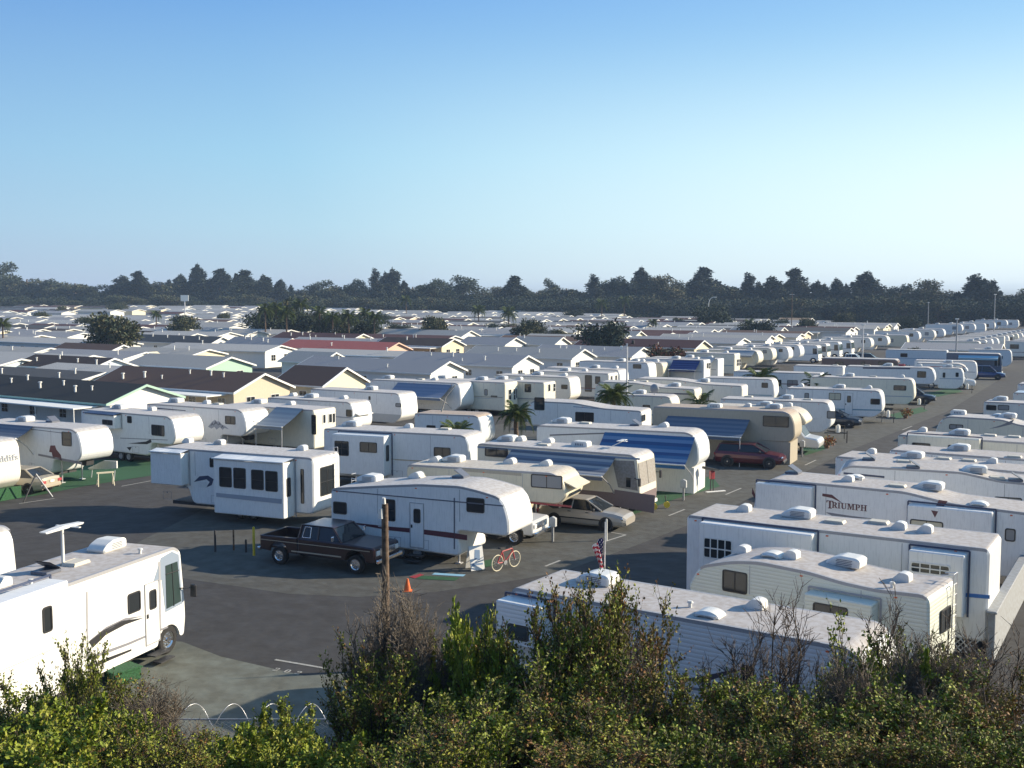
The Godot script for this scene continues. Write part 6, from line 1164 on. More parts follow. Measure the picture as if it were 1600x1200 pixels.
# a shrub of many upright stems; tones are leaf colours, leaves per twig 0 for a bare one
func shrub_meshes(seed_: int, h: float, spread: float, stems: int, twigs: int, leaves: int, tones: Array, leaf: float, wood_r := .028) -> Array:
	var r := RandomNumberGenerator.new()
	r.seed = seed_
	var wood := MB.new(); var fol := MB.new()
	fol.tinted = true
	for i in stems:
		var a := r.randf() * TAU
		var lean := sqrt(r.randf()) * spread
		var tip := Vector3(cos(a) * lean, h * r.randf_range(.7, 1.0) * (1.0 - .34 * lean * lean / (spread * spread)), sin(a) * lean)
		var mid := Vector3(tip.x * .35, tip.y * .5, tip.z * .35) + rdir(r) * h * .05
		var pts := []
		for k in 7:
			var t := k / 6.0
			var q := Vector3.ZERO.lerp(mid, t).lerp(mid.lerp(tip, t), t) + rdir(r) * h * .014 * k * .5
			pts.append(q)
		wood.path(pts, wood_r * r.randf_range(.7, 1.3), .006, 5)
		for j in twigs:
			var t := pow(r.randf(), .55)
			var kf := t * 5.99
			var k := int(kf)
			var p: Vector3 = (pts[k] as Vector3).lerp(pts[k + 1], kf - k)
			var dir := (rdir(r) + Vector3(0, .75, 0) + (tip - mid).normalized() * .6).normalized()
			var ln := h * r.randf_range(.07, .2) * (1.1 - t * .4)
			var e := p + dir * ln + Vector3(0, ln * .18, 0)
			var m2 := p.lerp(e, .5) + rdir(r) * ln * .1
			wood.tube(p, m2, .008, .005, 3, false); wood.tube(m2, e, .005, .002, 3, false)
			if leaves == 0:
				for q in 3:
					var b0 := p.lerp(e, r.randf_range(.3, .9))
					wood.tube(b0, b0 + (dir + rdir(r) * .8).normalized() * ln * .5, .0055, .003, 3, false)
			var tone: Color = tones[r.randi() % tones.size()] if tones.size() else Color.WHITE
			for q in leaves:
				var s := r.randf_range(.1, 1.05)
				var lp := p.lerp(e, s) + rdir(r) * ln * .07
				var ld := (dir * .7 + rdir(r)).normalized()
				var sd := ld.cross(rdir(r)).normalized()
				var g := r.randf_range(.75, 1.25)
				fol.tint = Color(tone.r * g, tone.g * g, tone.b * g)
				leaf_quad(fol, lp, leaf * r.randf_range(.7, 1.3), ld, sd)
	return [wood.mesh(), fol.mesh() if leaves else null]
# crown of many leaf clumps spread through lobes
func crown_mesh(seed_: int, lobes: Array, count: int, size: float, tones: Array, droop := 0.0) -> Mesh:
	var r := RandomNumberGenerator.new()
	r.seed = seed_
	var fol := MB.new()
	fol.tinted = true
	var vol := 0.0
	for l in lobes: vol += l[3] * l[4]
	for l in lobes:
		var n := int(count * l[3] * l[4] / vol)
		for i in n:
			var d := rdir(r)
			var rad := pow(r.randf(), .5) * r.randf_range(.85, 1.3)
			var p := Vector3(l[0] + d.x * l[3] * rad, l[1] + d.y * l[4] * rad, l[2] + d.z * l[3] * rad)
			var ld := (d * .8 + rdir(r) + Vector3(0, -droop, 0)).normalized()
			var tone: Color = tones[r.randi() % tones.size()]
			var g := r.randf_range(.7, 1.3)
			fol.tint = Color(tone.r * g, tone.g * g, tone.b * g)
			leaf_quad(fol, p, size * r.randf_range(.6, 1.4), ld, ld.cross(rdir(r)).normalized())
	return fol.mesh()
func trunk_mesh(h: float, r0: float, limbs: Array) -> Mesh:
	var t := MB.new()
	t.path([Vector3.ZERO, Vector3(.1, h * .3, 0), Vector3(-.05, h * .65, .1), Vector3(0, h, 0)], r0, r0 * .3, 8)
	for l in limbs: t.tube(Vector3(0, l[1] * .55, 0), Vector3(l[0], l[1], l[2]), r0 * .4, r0 * .12, 6)
	return t.mesh()
func make_tree_kinds() -> void:
	var r := RandomNumberGenerator.new()
	var dk := [Color(.022, .036, .023), Color(.030, .045, .025), Color(.017, .029, .020)]
	var eu := [Color(.042, .058, .030), Color(.052, .068, .034), Color(.034, .048, .028)]
	var ol := [Color(.085, .085, .035), Color(.07, .075, .032), Color(.10, .085, .04)]
	# unit trees about 20 m tall
	for k in 4:   # windswept cypress: dense, ragged, layered
		r.seed = 50 + k
		var lobes := []
		for i in 34:
			var t := i / 33.0
			var w := (1.0 - pow(t, 1.4)) * (4.2 if k < 2 else 3.2) + .3
			lobes.append([r.randf_range(-w, w), 1.5 + 16.5 * t + r.randf_range(-1, 1), r.randf_range(-w, w) * .7, r.randf_range(1.5, 2.6) * (1.15 - t * .75), r.randf_range(.9, 1.7) * (1.1 - t * .4)])
		for i in 9:
			var u := r.randf_range(-4.5, 4.5)
			lobes.append([u, 16.5 - absf(u) * 2.1 + r.randf_range(-.5, 2.0), r.randf_range(-1.5, 1.5), r.randf_range(.45, .8), r.randf_range(1.2, 2.2)])
		lobes.append([0.3, 18.8, 0.0, .5, 1.5]); lobes.append([1.8 - k, 17.0, 0.2, .7, 1.2])
		cache["tree_c%d" % k] = [trunk_mesh(17, .5, lobes.slice(4, 14)), crown_mesh(60 + k, lobes, 11000, .66, dk)]
	for k in 3:   # broad eucalyptus
		r.seed = 80 + k
		var lobes := []
		for i in 30:
			var a := r.randf() * TAU; var q := sqrt(r.randf()) * 5.0
			lobes.append([cos(a) * q, 2.5 + r.randf_range(0, 14.5) * (1.0 - q * q / 48.0), sin(a) * q, r.randf_range(1.6, 2.9), r.randf_range(1.4, 2.4)])
		cache["tree_e%d" % k] = [trunk_mesh(14, .5, lobes.slice(0, 9)), crown_mesh(90 + k, lobes, 11000, .66, eu if k == 0 else (ol if k == 2 else eu + ol))]
	# spire
	var sl := []
	for i in 14: sl.append([r.randf_range(-.8, .8) * (1 - i / 15.0), 2.5 + i * 1.25, r.randf_range(-.8, .8), 2.7 * (1.06 - i / 14.0), 1.1])
	cache["tree_s0"] = [trunk_mesh(17, .4, []), crown_mesh(99, sl, 6000, .6, dk, .3)]
	# low hedge-like tree, about 8 m
	for k in 2:
		r.seed = 120 + k
		var hl := []
		for i in 12: hl.append([r.randf_range(-4.5, 4.5), r.randf_range(1.2, 5.6), r.randf_range(-2, 2), r.randf_range(1.3, 2.2), r.randf_range(1.1, 1.8)])
		cache["tree_h%d" % k] = [trunk_mesh(5, .3, hl.slice(0, 5)), crown_mesh(130 + k, hl, 5000, .5, dk + eu if k == 0 else ol + eu)]
	var rd := []
	for i in 9: rd.append([r.randf_range(-2.4, 2.4), r.randf_range(1.0, 3.6), r.randf_range(-1.5, 1.5), 1.2, 1.0])
	cache["tree_r0"] = [trunk_mesh(3, .2, rd.slice(0, 5)), crown_mesh(140, rd, 4000, .34, [Color(.13, .04, .03), Color(.09, .05, .03), Color(.06, .06, .03)])]
func tree(kind: String, label: String, at: Vector3, sc: float, turn: float, group := "", called := "tree", wide := 1.0) -> void:
	var o := thing(called, label, "tree", at, turn, group)
	o.scale = Vector3(sc * wide, sc, sc * wide)
	put("trunk", cache["tree_" + kind][0], M.pole, o)
	put("crown", cache["tree_" + kind][1], M.farleaf, o)
func frond_mesh(seed_: int, ln: float, droop: float) -> Mesh:
	var r := RandomNumberGenerator.new()
	r.seed = seed_
	var m := MB.new()
	m.tinted = true
	var pts := []
	for i in 9:
		var t := i / 8.0
		pts.append(Vector3(ln * (t - .18 * t * t), ln * (.55 * t - droop * t * t), 0))
	for i in 8:
		m.tint = Color(.10, .12, .04)
		m.tube(pts[i], pts[i + 1], .03 * (1.1 - i / 8.0), .03 * (1.0 - i / 8.0), 3, false)
		for s in 9:
			var b: Vector3 = (pts[i] as Vector3).lerp(pts[i + 1], s / 9.0)
			var t := (i + s / 9.0) / 8.0
			if t < .12: continue
			for sd in [-1.0, 1.0]:
				var w := ln * .27 * sin(clampf(t, .1, .97) * PI * .92 + .15)
				var d := Vector3(.55, -.45 + r.randf_range(-.3, .3), sd).normalized()
				var g := r.randf_range(.7, 1.25)
				m.tint = Color(.075 * g, .10 * g, .026 * g)
				var e := b + d * w
				m.tri(b, b + Vector3(.06, 0, 0), e); m.tri(b + Vector3(.06, 0, 0), b + Vector3(.03, -.03, 0), e)
	return m.mesh()
func palm(label: String, at: Vector3, h: float, ln: float, count: int, seed_: int, group := "") -> void:
	var o := thing("palm_tree", label, "palm tree", at, 0, group)
	var r := RandomNumberGenerator.new()
	r.seed = seed_
	var t := MB.new()
	t.path([Vector3.ZERO, Vector3(.04, h * .35, .03), Vector3(-.03, h * .7, 0), Vector3(0, h, 0)], .2, .14, 9)
	for i in int(h / .16):
		t.tube(Vector3(0, i * .16, 0), Vector3(0, i * .16 + .06, 0), .215 - .06 * i * .16 / h, .2 - .06 * i * .16 / h, 8, false)
	obj("trunk", t, M.pole, o)
	if not cache.has("frond0"):
		for k in 4: cache["frond%d" % k] = frond_mesh(200 + k, 2.2, [.45, .75, 1.0, 1.25][k])
	for i in count:
		var q := i / float(count)
		var f := put("frond", cache["frond%d" % clampi(int(q * 4), 0, 3)], M.leaf, o, Vector3(0, h, 0))
		f.rotation = Vector3(0, i * 2.399 + r.randf_range(-.3, .3), (.75 - q * 1.15) * .9)
		f.scale = Vector3.ONE * ln / 2.2 * r.randf_range(.85, 1.12)

# ------------------------------------------------------------------ ground
func rise(x: float, z: float) -> float:
	var d := -z
	if d <= 0: return 0.0
	var s := smoothstep(260.0, 740.0, d)
	return 4.5 * s * clampf((.2 - x / d) / .5, 0, 1)
func slope(x: float, z: float) -> float:
	var t := clampf((z + 26.0) / 26.0, 0, 1.6)
	return 9.6 * (t * t * (3 - 2 * t) * .35 + t * .65) + .25 * world_noise.get_noise_2d(x * 12, z * 12) * clampf((z + 26) * .3, 0, 1)
func sheet(called: String, pts: Array, y: float, m: Material, parent: Node = self) -> MeshInstance3D:
	var p := PackedVector2Array()
	for q in pts: p.append(Vector2(q[0], q[1]))
	var f := Geometry2D.triangulate_polygon(p)
	var mb := MB.new()
	for i in range(0, f.size(), 3):
		var a := p[f[i]]; var b := p[f[i + 1]]; var c := p[f[i + 2]]
		if (b - a).cross(c - a) > 0:
			var s := b
			b = c; c = s
		mb.tri(Vector3(a.x, y, a.y), Vector3(b.x, y, b.y), Vector3(c.x, y, c.y))
	return obj(called, mb, m, parent)
func line_sheet(called: String, a: Vector2, b: Vector2, w: float, y: float, m: Material, parent: Node = self) -> void:
	var n := (b - a).normalized().orthogonal() * w / 2
	sheet(called, [[a.x + n.x, a.y + n.y], [b.x + n.x, b.y + n.y], [b.x - n.x, b.y - n.y], [a.x - n.x, a.y - n.y]], y, m, parent)
func make_ground() -> void:
	var g := MB.new()
	var xs := []
	var zs := []
	for i in 41: xs.append(-1600.0 + i * 80.0)
	for i in 34: zs.append(-2400.0 + i * 74.0)
	for i in xs.size() - 1:
		for j in zs.size() - 1:
			var a := Vector3(xs[i], rise(xs[i], zs[j + 1]), zs[j + 1]); var b := Vector3(xs[i + 1], rise(xs[i + 1], zs[j + 1]), zs[j + 1])
			var c := Vector3(xs[i + 1], rise(xs[i + 1], zs[j]), zs[j]); var d := Vector3(xs[i], rise(xs[i], zs[j]), zs[j])
			g.quad(a, b, c, d)
	var go := obj("ground", g, M.asphalt)
	structure(go)
	# grassy slope on which the shrubs stand
	var s := MB.new()
	for i in 60:
		for j in 36:
			var x0 := -60.0 + i * 2; var x1 := x0 + 2
			var z0 := -25.8 + j * 1.1; var z1 := z0 + 1.1
			s.quad(Vector3(x0, slope(x0, z1) - .02, z1), Vector3(x1, slope(x1, z1) - .02, z1), Vector3(x1, slope(x1, z0) - .02, z0), Vector3(x0, slope(x0, z0) - .02, z0))
	structure(obj("hillside", s, M.soil))
	var k := 0
	for p in PADS:
		structure(sheet("pavement", p, .004 + .0005 * k, M.oldpaving if k == 0 else M.concrete))
		k += 1
	for p in TURF:
		var o := sheet("turf_mat", p.p, .012, M.turf)
		tag(o, p.l, "turf mat")
	for q in TICKS:
		var o := Node3D.new()
		o.name = numbered("bay_marking"); add_child(o); structure(o)
		line_sheet("line", Vector2(q[0], q[1]), Vector2(q[2], q[3]), .11, .0105, M.paint, o)
	# stencilled bay number
	var tm := letters("2  0  2", .26)
	tm.depth = .002
	var t := put("bay_number", tm, M.paint, self, Vector3(BAY[0], .0125, BAY[1]))
	t.rotation = Vector3(-PI / 2, -.38, 0)
	structure(t)
func make_sky(env: Environment, sun_dir: Vector3) -> void:
	# clear morning air: paler towards the horizon and towards the sun
	var w := 768; var h := 384
	var stops := [[0.0, Vector3(.42, .495, .565)], [1.2, Vector3(.40, .52, .59)], [3.5, Vector3(.365, .55, .635)], [7.0, Vector3(.29, .51, .645)], [15.0, Vector3(.135, .31, .58)], [40.0, Vector3(.08, .20, .42)], [90.0, Vector3(.05, .15, .36)]]
	var im := Image.create(w, h, false, Image.FORMAT_RGBF)
	for y in h:
		var el := (0.5 - (y + .5) / h) * PI
		var e := maxf(0.0, rad_to_deg(el))
		var base: Vector3 = stops[0][1]
		for k in stops.size() - 1:
			if e >= stops[k][0]: base = (stops[k][1] as Vector3).lerp(stops[k + 1][1], clampf((e - stops[k][0]) / (stops[k + 1][0] - stops[k][0]), 0, 1))
		for x in w:
			var az := (x + .5) / w * TAU
			var d := Vector3(sin(az) * cos(el), sin(el), -cos(az) * cos(el))
			var s := clampf(d.dot(sun_dir) * .5 + .5, 0, 1)
			var k2 := (.48 + 1.04 * s) * .77
			var c := Vector3(base.x * k2, base.y * k2, base.z * (.72 + .56 * s) * .80)
			c = c.lerp(Vector3(.66, .70, .70), clampf((s - .5) * 2.0, 0, .85) * (1.0 - .85 * smoothstep(4.0, 14.0, e)))
			if el < 0: c = Vector3(.1, .1, .1)
			im.set_pixel(x, y, Color(c.x, c.y, c.z))
	var pm := PanoramaSkyMaterial.new()
	pm.panorama = ImageTexture.create_from_image(im)
	var sky := Sky.new()
	sky.sky_material = pm
	env.background_mode = Environment.BG_SKY
	env.sky = sky

func _ready() -> void:
	rng.seed = 11
	world_noise.seed = 4; world_noise.frequency = .01
	var cam := Camera3D.new()
	cam.name = "camera"
	add_child(cam)
	cam.position = Vector3(0, 11.5, 0); cam.rotation_degrees = Vector3(-4.708, 0, 0)
	cam.fov = 38.88; cam.near = .1; cam.far = 5000.0
	var env := Environment.new()
	env.tonemap_mode = Environment.TONE_MAPPER_LINEAR
	env.tonemap_exposure = 1.72
	env.sdfgi_enabled = true; env.ssao_enabled = true; env.ssil_enabled = true
	env.fog_enabled = true; env.fog_density = .00021; env.fog_light_color = Color(.66, .76, .88)
	var sun_dir := Vector3(cos(deg_to_rad(21.0)) * .988, sin(deg_to_rad(21.0)), -cos(deg_to_rad(21.0)) * .156).normalized()
	make_sky(env, sun_dir)
	var we := WorldEnvironment.new()
	we.name = "world_environment"; we.environment = env
	add_child(we)
	var sun := DirectionalLight3D.new()
	sun.name = "sun"
	add_child(sun)
	sun.look_at_from_position(sun_dir * 100.0, Vector3.ZERO, Vector3.UP)
	sun.light_energy = 1.6; sun.light_color = Color(1.0, .94, .84); sun.light_angular_distance = .53; sun.shadow_enabled = true
	make_textures()
	make_materials()
	make_ground()
	make_tree_kinds()
	for d in HOMES: home(d)
	for a in FAR_HOMES: far_home(a)
	for d in CAMPERS: camper(d)
	make_vehicles()
	make_furniture()
	make_trees()
	make_shrubs()

func make_vehicles() -> void:
	var t := deg_to_rad(-26.0)
	pickup("dark maroon pickup truck with tan trim and chrome wheels beside the fifth-wheels", Vector3(-7.8, 0, -45.75), deg_to_rad(-25.0), "c_maroon")
	sedan("parked_car", "silver-beige sedan with mud on its doors under the cream camper", Vector3(3.7, 0, -53.6), deg_to_rad(-26.5), "c_silver")
	sedan("parked_car", "gold sedan with its boot towards the lane beside the green-skirted trailer", Vector3(-28.9, 0, -63.1), deg_to_rad(-17 + 180), "c_gold")
	estate("parked_car", "dark red estate car parked under the tan camper's awning", "car", Vector3(16.0, 0, -72.5), deg_to_rad(-22), "c_red", 1.52)
	pickup("white pickup truck with its nose showing from under the white fifth-wheel", Vector3(-1.25, 0, -50.9), deg_to_rad(-25), "c_white")
	sedan("parked_car", "dark sedan parked behind the propane cylinders of the white trailer", Vector3(28.2, 0, -94.6), t, "c_dark")
	estate("parked_car", "black utility vehicle half hidden by the jalousie-window trailer", "car", Vector3(42.6, 0, -115.2), t, "c_dark")
	estate("parked_van", "blue van parked in front of the dark blue motorhome", "van", Vector3(64.6, 0, -147.6), t, "c_blue", 1.8)
	pickup("white pickup truck parked in the far bays beside the small palms", Vector3(55.5, 0, -177.5), t, "c_white")
	estate("parked_car", "dark green utility vehicle between the far motorhomes", "car", Vector3(59.5, 0, -181.5), t, "c_dark")
func post_thing(called: String, label: String, category: String, at: Vector3, h: float, r: float, m: String, group := "") -> Node3D:
	var o := thing(called, label, category, at, 0, group)
	var p := MB.new()
	p.tube(Vector3.ZERO, Vector3(0, h, 0), r, r * .9, 12); p.tube(Vector3(0, h, 0), Vector3(0, h + .04, 0), r * .9, r * .5, 12)
	obj("post", p, M[m], o)
	return o
func make_furniture() -> void:
	# utility pole on the slope with a lamp on its head
	var o := thing("utility_pole", "weathered wooden pole with small glass lamp above the brown leafless shrub", "pole", Vector3(-3.08, slope(-3.08, -26.0), -26.0))
	var p := MB.new()
	p.path([Vector3.ZERO, Vector3(.01, 3.2, 0), Vector3(0, 6.45, 0)], .105, .082, 14)
	obj("pole", p, M.pole, o)
	var lb := MB.new()
	lb.tube(Vector3(-.02, 6.45, 0), Vector3(-.02, 6.6, .02), .05, .04, 8); lb.tube(Vector3(-.09, 6.35, .05), Vector3(-.09, 6.1, .05), .05, .065, 10); lb.tube(Vector3(-.02, 6.58, .02), Vector3(-.08, 6.36, .05), .018, .018, 6)
	obj("lamp_head", lb, M.plastic, o)
	# lamp post among the campers
	o = thing("lamp_post", "tall grey lamp post with boxy heads standing among the campers", "lamp post", Vector3(9.9, 0, -93.5))
	p = MB.new()
	p.tube(Vector3.ZERO, Vector3(0, 7.3, 0), .11, .07, 10)
	obj("post", p, M.alu, o)
	for s in [-1.0, 1.0]:
		var a := MB.new()
		a.tube(Vector3(0, 7.1, 0), Vector3(s * .45, 7.0 if s < 0 else 7.35, 0), .03, .03, 6); a.box(Vector3(s * .5, 6.9 if s < 0 else 7.4, 0), Vector3(.22, .36, .22), .04)
		obj("lamp_head", a, M.plastic if s < 0 else M.dark, o)
	for q in [[50.0, -155.0, 7.2, "alu", "pale metal lamp pole behind the brown and maroon motorhome"], [67.0, -164.0, 7.8, "steel", "grey metal lamp pole behind the wide-windowed trailer"], [108.0, -244.0, 11.5, "steel", "tall thin grey pole above the lane's far campers"], [77.0, -300.0, 12.0, "pole", "wooden pole with cross arm beside the tan-roofed home"], [126.0, -330.0, 9.0, "steel", "short grey pole in front of the olive-toned tree"]]:
		o = thing("utility_pole", q[4], "pole", Vector3(q[0], 0, q[1]), 0, "distant poles")
		p = MB.new()
		p.tube(Vector3.ZERO, Vector3(0, q[2], 0), .14, .09, 8)
		obj("pole", p, M[q[3]], o)
		var a := MB.new()
		a.box(Vector3(0, q[2] - .5, 0), Vector3(1.4, .1, .1)) if q[3] == "pole" else a.box(Vector3(0, q[2], 0), Vector3(.5, .18, .3), .04)
		obj("cross_arm" if q[3] == "pole" else "lamp_head", a, M.plastic, o)
	o = thing("street_lamp", "curved street lamp in front of the dark tree line", "street lamp", Vector3(59.5, 0, -330.0))
	p = MB.new()
	var arm := []
	for i in 9: arm.append(Vector3(1.6 * (1 - cos(i / 8.0 * PI * .5)), 8.5 + 2.2 * sin(i / 8.0 * PI * .5), 0))
	p.tube(Vector3.ZERO, Vector3(0, 8.5, 0), .14, .1, 8)
	p.path(arm, .1, .07, 8)
	obj("post", p, M.plastic, o)
	var lh := MB.new()
	lh.box(Vector3(1.95, 10.66, 0), Vector3(.9, .2, .4), .06)
	obj("lamp_head", lh, M.plastic, o)
	o = thing("road_sign", "white square sign on a post before the left-behind cypress belt".replace("left-behind ", ""), "sign", Vector3(-120.0, rise(-120, -400), -400.0))
	p = MB.new()
	p.tube(Vector3.ZERO, Vector3(0, 8.2, 0), .2, .2, 8)
	obj("post", p, M.alu, o)
	var bd := MB.new()
	bd.box(Vector3(0, 9.2, 0), Vector3(2.9, 2.2, .2), .05)
	obj("board", bd, M.w_white, o)
	# bollards and posts by the pickup
	post_thing("bollard", "slim dark bollard by the curb of the pickup bay", "bollard", Vector3(-13.3, 0, -48.0), .95, .05, "dark")
	post_thing("bollard", "rusty thin bollard with weeds at its foot", "bollard", Vector3(-12.55, 0, -48.3), .9, .045, "wood")
	post_thing("bollard", "yellow painted bollard behind the maroon pickup", "bollard", Vector3(-11.4, 0, -47.3), 1.25, .06, "yellow")
	post_thing("bollard", "short black bollard next to the yellow one", "bollard", Vector3(-11.9, 0, -47.9), .55, .05, "dark")
	post_thing("bollard", "thin black marker post across the lane from the cream cabover motorhome", "bollard", Vector3(26.0, 0, -83.8), .9, .05, "dark")
	for q in [[-13.4, -62.6, "beside the two-slide fifth-wheel's nose"], [1.9, -50.0, "behind the white pickup's nose"], [9.6, -60.2, "between the beige motorhome and the rounded nose"], [20.6, -76.6, "beside the tan camper's tail"], [33.4, -97.6, "beside the teal-striped trailer"]]:
		o = thing("power_pedestal", "small grey power pedestal " + q[2], "power pedestal", Vector3(q[0], 0, q[1]), deg_to_rad(-25))
		p = MB.new()
		p.box(Vector3(0, .42, 0), Vector3(.1, .84, .1), .01)
		obj("post", p, M.steel, o)
		var bx := MB.new()
		bx.prism(rounded([[-.17, .72], [.17, .72], [.17, 1.12], [.0, 1.2], [-.17, 1.12]], .03), -.1, .1, .015)
		obj("box", bx, M.lightgrey, o)
	post_thing("bollard", "white topped marker post beside the flag", "bollard", Vector3(4.42, 0, -50.2), 1.0, .05, "plastic")
	# traffic cone
	o = thing("traffic_cone", "orange traffic cone standing at the edge of the pavement", "traffic cone", Vector3(-4.06, 0, -41.5))
	p = MB.new()
	p.tube(Vector3(0, .03, 0), Vector3(0, .5, 0), .14, .035, 14)
	obj("cone", p, M.orange, o)
	var cb := MB.new()
	cb.box(Vector3(0, .02, 0), Vector3(.36, .035, .36), .01)
	obj("base", cb, M.orange, o)
	make_bicycle()
	# folding sign and mats beside the fifth-wheel
	o = thing("folding_sign", "white folding board with blue figure standing beside the bicycle", "sign board", Vector3(-1.55, 0, -44.9), .5)
	for s in [-1.0, 1.0]:
		var b := MB.new()
		b.quad(Vector3(-.32, .02, s * .28), Vector3(.32, .02, s * .28), Vector3(.32, 1.0, s * .03), Vector3(-.32, 1.0, s * .03))
		b.quad(Vector3(.32, .02, s * .26), Vector3(-.32, .02, s * .26), Vector3(-.32, 1.0, s * .01), Vector3(.32, 1.0, s * .01))
		var bo := obj("board", b, M.w_white, o)
		if s > 0:
			var mk := MB.new()
			mk.quad(Vector3(-.12, .45, .176), Vector3(.14, .42, .185), Vector3(.18, .82, .085), Vector3(-.05, .85, .075)); mk.quad(Vector3(-.25, .22, .233), Vector3(.26, .22, .233), Vector3(.26, .3, .213), Vector3(-.25, .3, .213))
			obj("figure_mark", mk, M.bluegrey, bo)
	for q in [[[-3.9, -43.3], [-2.3, -43.0], [-2.1, -43.5], [-3.7, -43.8], "turf", "green striped mat lying by the fifth-wheel door"], [[-3.3, -43.95], [-2.0, -43.65], [-1.9, -43.95], [-3.2, -44.25], "sky", "pale blue striped mat lying by the fifth-wheel door"], [[-4.2, -43.6], [-3.95, -43.35], [-3.6, -43.9], [-3.8, -44.1], "red", "small red mat lying by the fifth-wheel door"]]:
		var mm := sheet("door_mat", [q[0], q[1], q[2], q[3]], .018, M[q[4]])
		tag(mm, q[5], "mat")
	# dark brown storage shed
	o = thing("storage_shed", "dark brown storage shed with flat lid beside the slide-out trailer", "shed", Vector3(-7.1, 0, -68.3), deg_to_rad(-24))
	p = MB.new()
	p.box(Vector3(0, .9, 0), Vector3(1.7, 1.8, 1.3), .02)
	obj("wall", p, M.shed, o)
	var ld := MB.new()
	ld.box(Vector3(0, 1.85, 0), Vector3(1.85, .1, 1.45), .03)
	obj("lid", ld, M.shed, o)
	for s in [-1.0, 1.0]:
		var dr := MB.new()
		dr.box(Vector3(s * .4, .88, .66), Vector3(.76, 1.6, .03), .01)
		obj("door", dr, M.shed, o)
	# saw horse and ramp below the white fifth-wheel
	o = thing("saw_horse", "pale wooden saw horse on the green turf", "saw horse", Vector3(-24.55, 0, -65.0), .5)
	p = MB.new()
	p.box(Vector3(0, .78, 0), Vector3(1.0, .1, .09), .01)
	obj("beam", p, M.w_cream, o)
	for x in [-.4, .4]:
		for s in [-1.0, 1.0]:
			var l := MB.new()
			l.tube(Vector3(x, .76, 0), Vector3(x * 1.15, 0, s * .34), .03, .03, 6)
			obj("leg", l, M.w_cream, o)
	o = thing("boarding_ramp", "white sloping panel leaning under the fifth-wheel nose", "ramp", Vector3(-25.3, 0, -67.3), deg_to_rad(-28))
	p = MB.new()
	p.prism(PackedVector2Array([Vector2(-1.7, .55), Vector2(-.2, 1.15), Vector2(.9, 1.2), Vector2(.9, .75), Vector2(0, .62), Vector2(-1.5, .48)]), -.05, .05, .01)
	obj("panel", p, M.w_white, o)
	var rl := MB.new()
	for x in [-1.3, .7]: rl.tube(Vector3(x, .6, 0), Vector3(x, 0, .1), .03, .03, 6)
	obj("leg", rl, M.alu, o)
	# flag on a leaning pole by the ribbed trailer
	o = thing("flag", "red and white striped flag with blue corner hanging on a thin pole", "flag", Vector3(2.9, 0, -33.6))
	p = MB.new()
	p.tube(Vector3.ZERO, Vector3(.02, 4.4, 0), .025, .02, 8)
	obj("flag_pole", p, M.alu, o)
	var cl := MB.new()
	cl.tinted = true
	var nx := 26; var ny := 20
	for i in nx:
		for j in ny:
			var q := func(u: float, v: float) -> Vector3:
				# hangs in folds: u along the fly, v down the hoist
				var f := u * 11.0
				return Vector3(-.05 - u * .30 * (1 - v * .35) + .04 * sin(f + v * 2.0) + .32 * v * (u - .25), 3.95 - v * .95 - u * .32, .09 * cos(f + v * 1.4) * (.4 + u))
			var u0 := float(i) / nx; var u1 := float(i + 1) / nx; var v0 := float(j) / ny; var v1 := float(j + 1) / ny
			var st := int(v0 * 13.0)
			cl.tint = Color(.50, .03, .05) if int((v0 + u0 * .3) * 13.0) % 2 == 0 else Color(.72, .70, .68)
			if u0 < .42 and v0 < .52:
				cl.tint = Color(.025, .03, .10)
				if (i + j) % 3 == 0 and i % 2 == 1: cl.tint = Color(.6, .6, .6)
			cl.quad(q.call(u0, v1), q.call(u1, v1), q.call(u1, v0), q.call(u0, v0))
	obj("cloth", cl, M.tinted, o)
	# garden stand with dark hood and red box beside the white nose
	o = thing("bird_feeder", "dark hooded stand with a red-brown box beside the rounded white nose", "garden stand", Vector3(11.7, 0, -63.0), .4)
	p = MB.new()
	p.box(Vector3(0, .98, 0), Vector3(.26, .5, .26), .03)
	obj("box", p, M.red, o)
	var hd := MB.new()
	hd.prism(PackedVector2Array([Vector2(-.55, 1.36), Vector2(.3, 1.24), Vector2(.34, 1.3), Vector2(-.5, 1.5)]), -.25, .25)
	obj("hood", hd, M.dark, o)
	for s in [-.1, .1]:
		var l := MB.new()
		l.tube(Vector3(s, 0, 0), Vector3(s * .8, .75, 0), .03, .03, 6)
		obj("leg", l, M.dark, o)
	var bp := MB.new()
	bp.box(Vector3(.1, .03, .25), Vector3(1.3, .05, .2), .01)
	obj("base_board", bp, M.w_white, o)
	# jack stands in front of the beige motorhome
	for s in [0, 1]:
		o = thing("wheel_chock", "yellow wheel chock on short stand at the beige motorhome's bumper", "wheel chock", Vector3(7.6 + s * .75, 0, -57.4 - s * .55), 0, "yellow chocks at the motorhome bumper")
		p = MB.new()
		p.tube(Vector3(0, .2, -.06), Vector3(0, .2, .06), .17, .17, 14)
		obj("wheel", p, M.yellow, o)
		var st := MB.new()
		st.tube(Vector3(0, .2, 0), Vector3(-.1, .7, 0), .03, .03, 6)
		obj("stand", st, M.dark, o)
	# diagonal prop against the green skirt
	o = thing("prop_stand", "dark folding stand of two poles leaning on the green skirt", "stand", Vector3(-26.75, 0, -60.5), deg_to_rad(62))
	for s in [-1.0, 1.0]:
		p = MB.new()
		p.tube(Vector3(0, 1.45, 0), Vector3(s * .95, 0, .12), .045, .045, 6)
		obj("pole", p, M.dark if s < 0 else M.alu, o)
	# block wall and lattice gate behind the row
	o = thing("block_wall", "pale rendered wall running beside the lattice-skirted trailer", "wall", Vector3(17.4, 0, -37.3), atan2(7.4, 4.5))
	p = MB.new()
	p.box(Vector3(0, .75, 0), Vector3(9.0, 1.5, .22), .02)
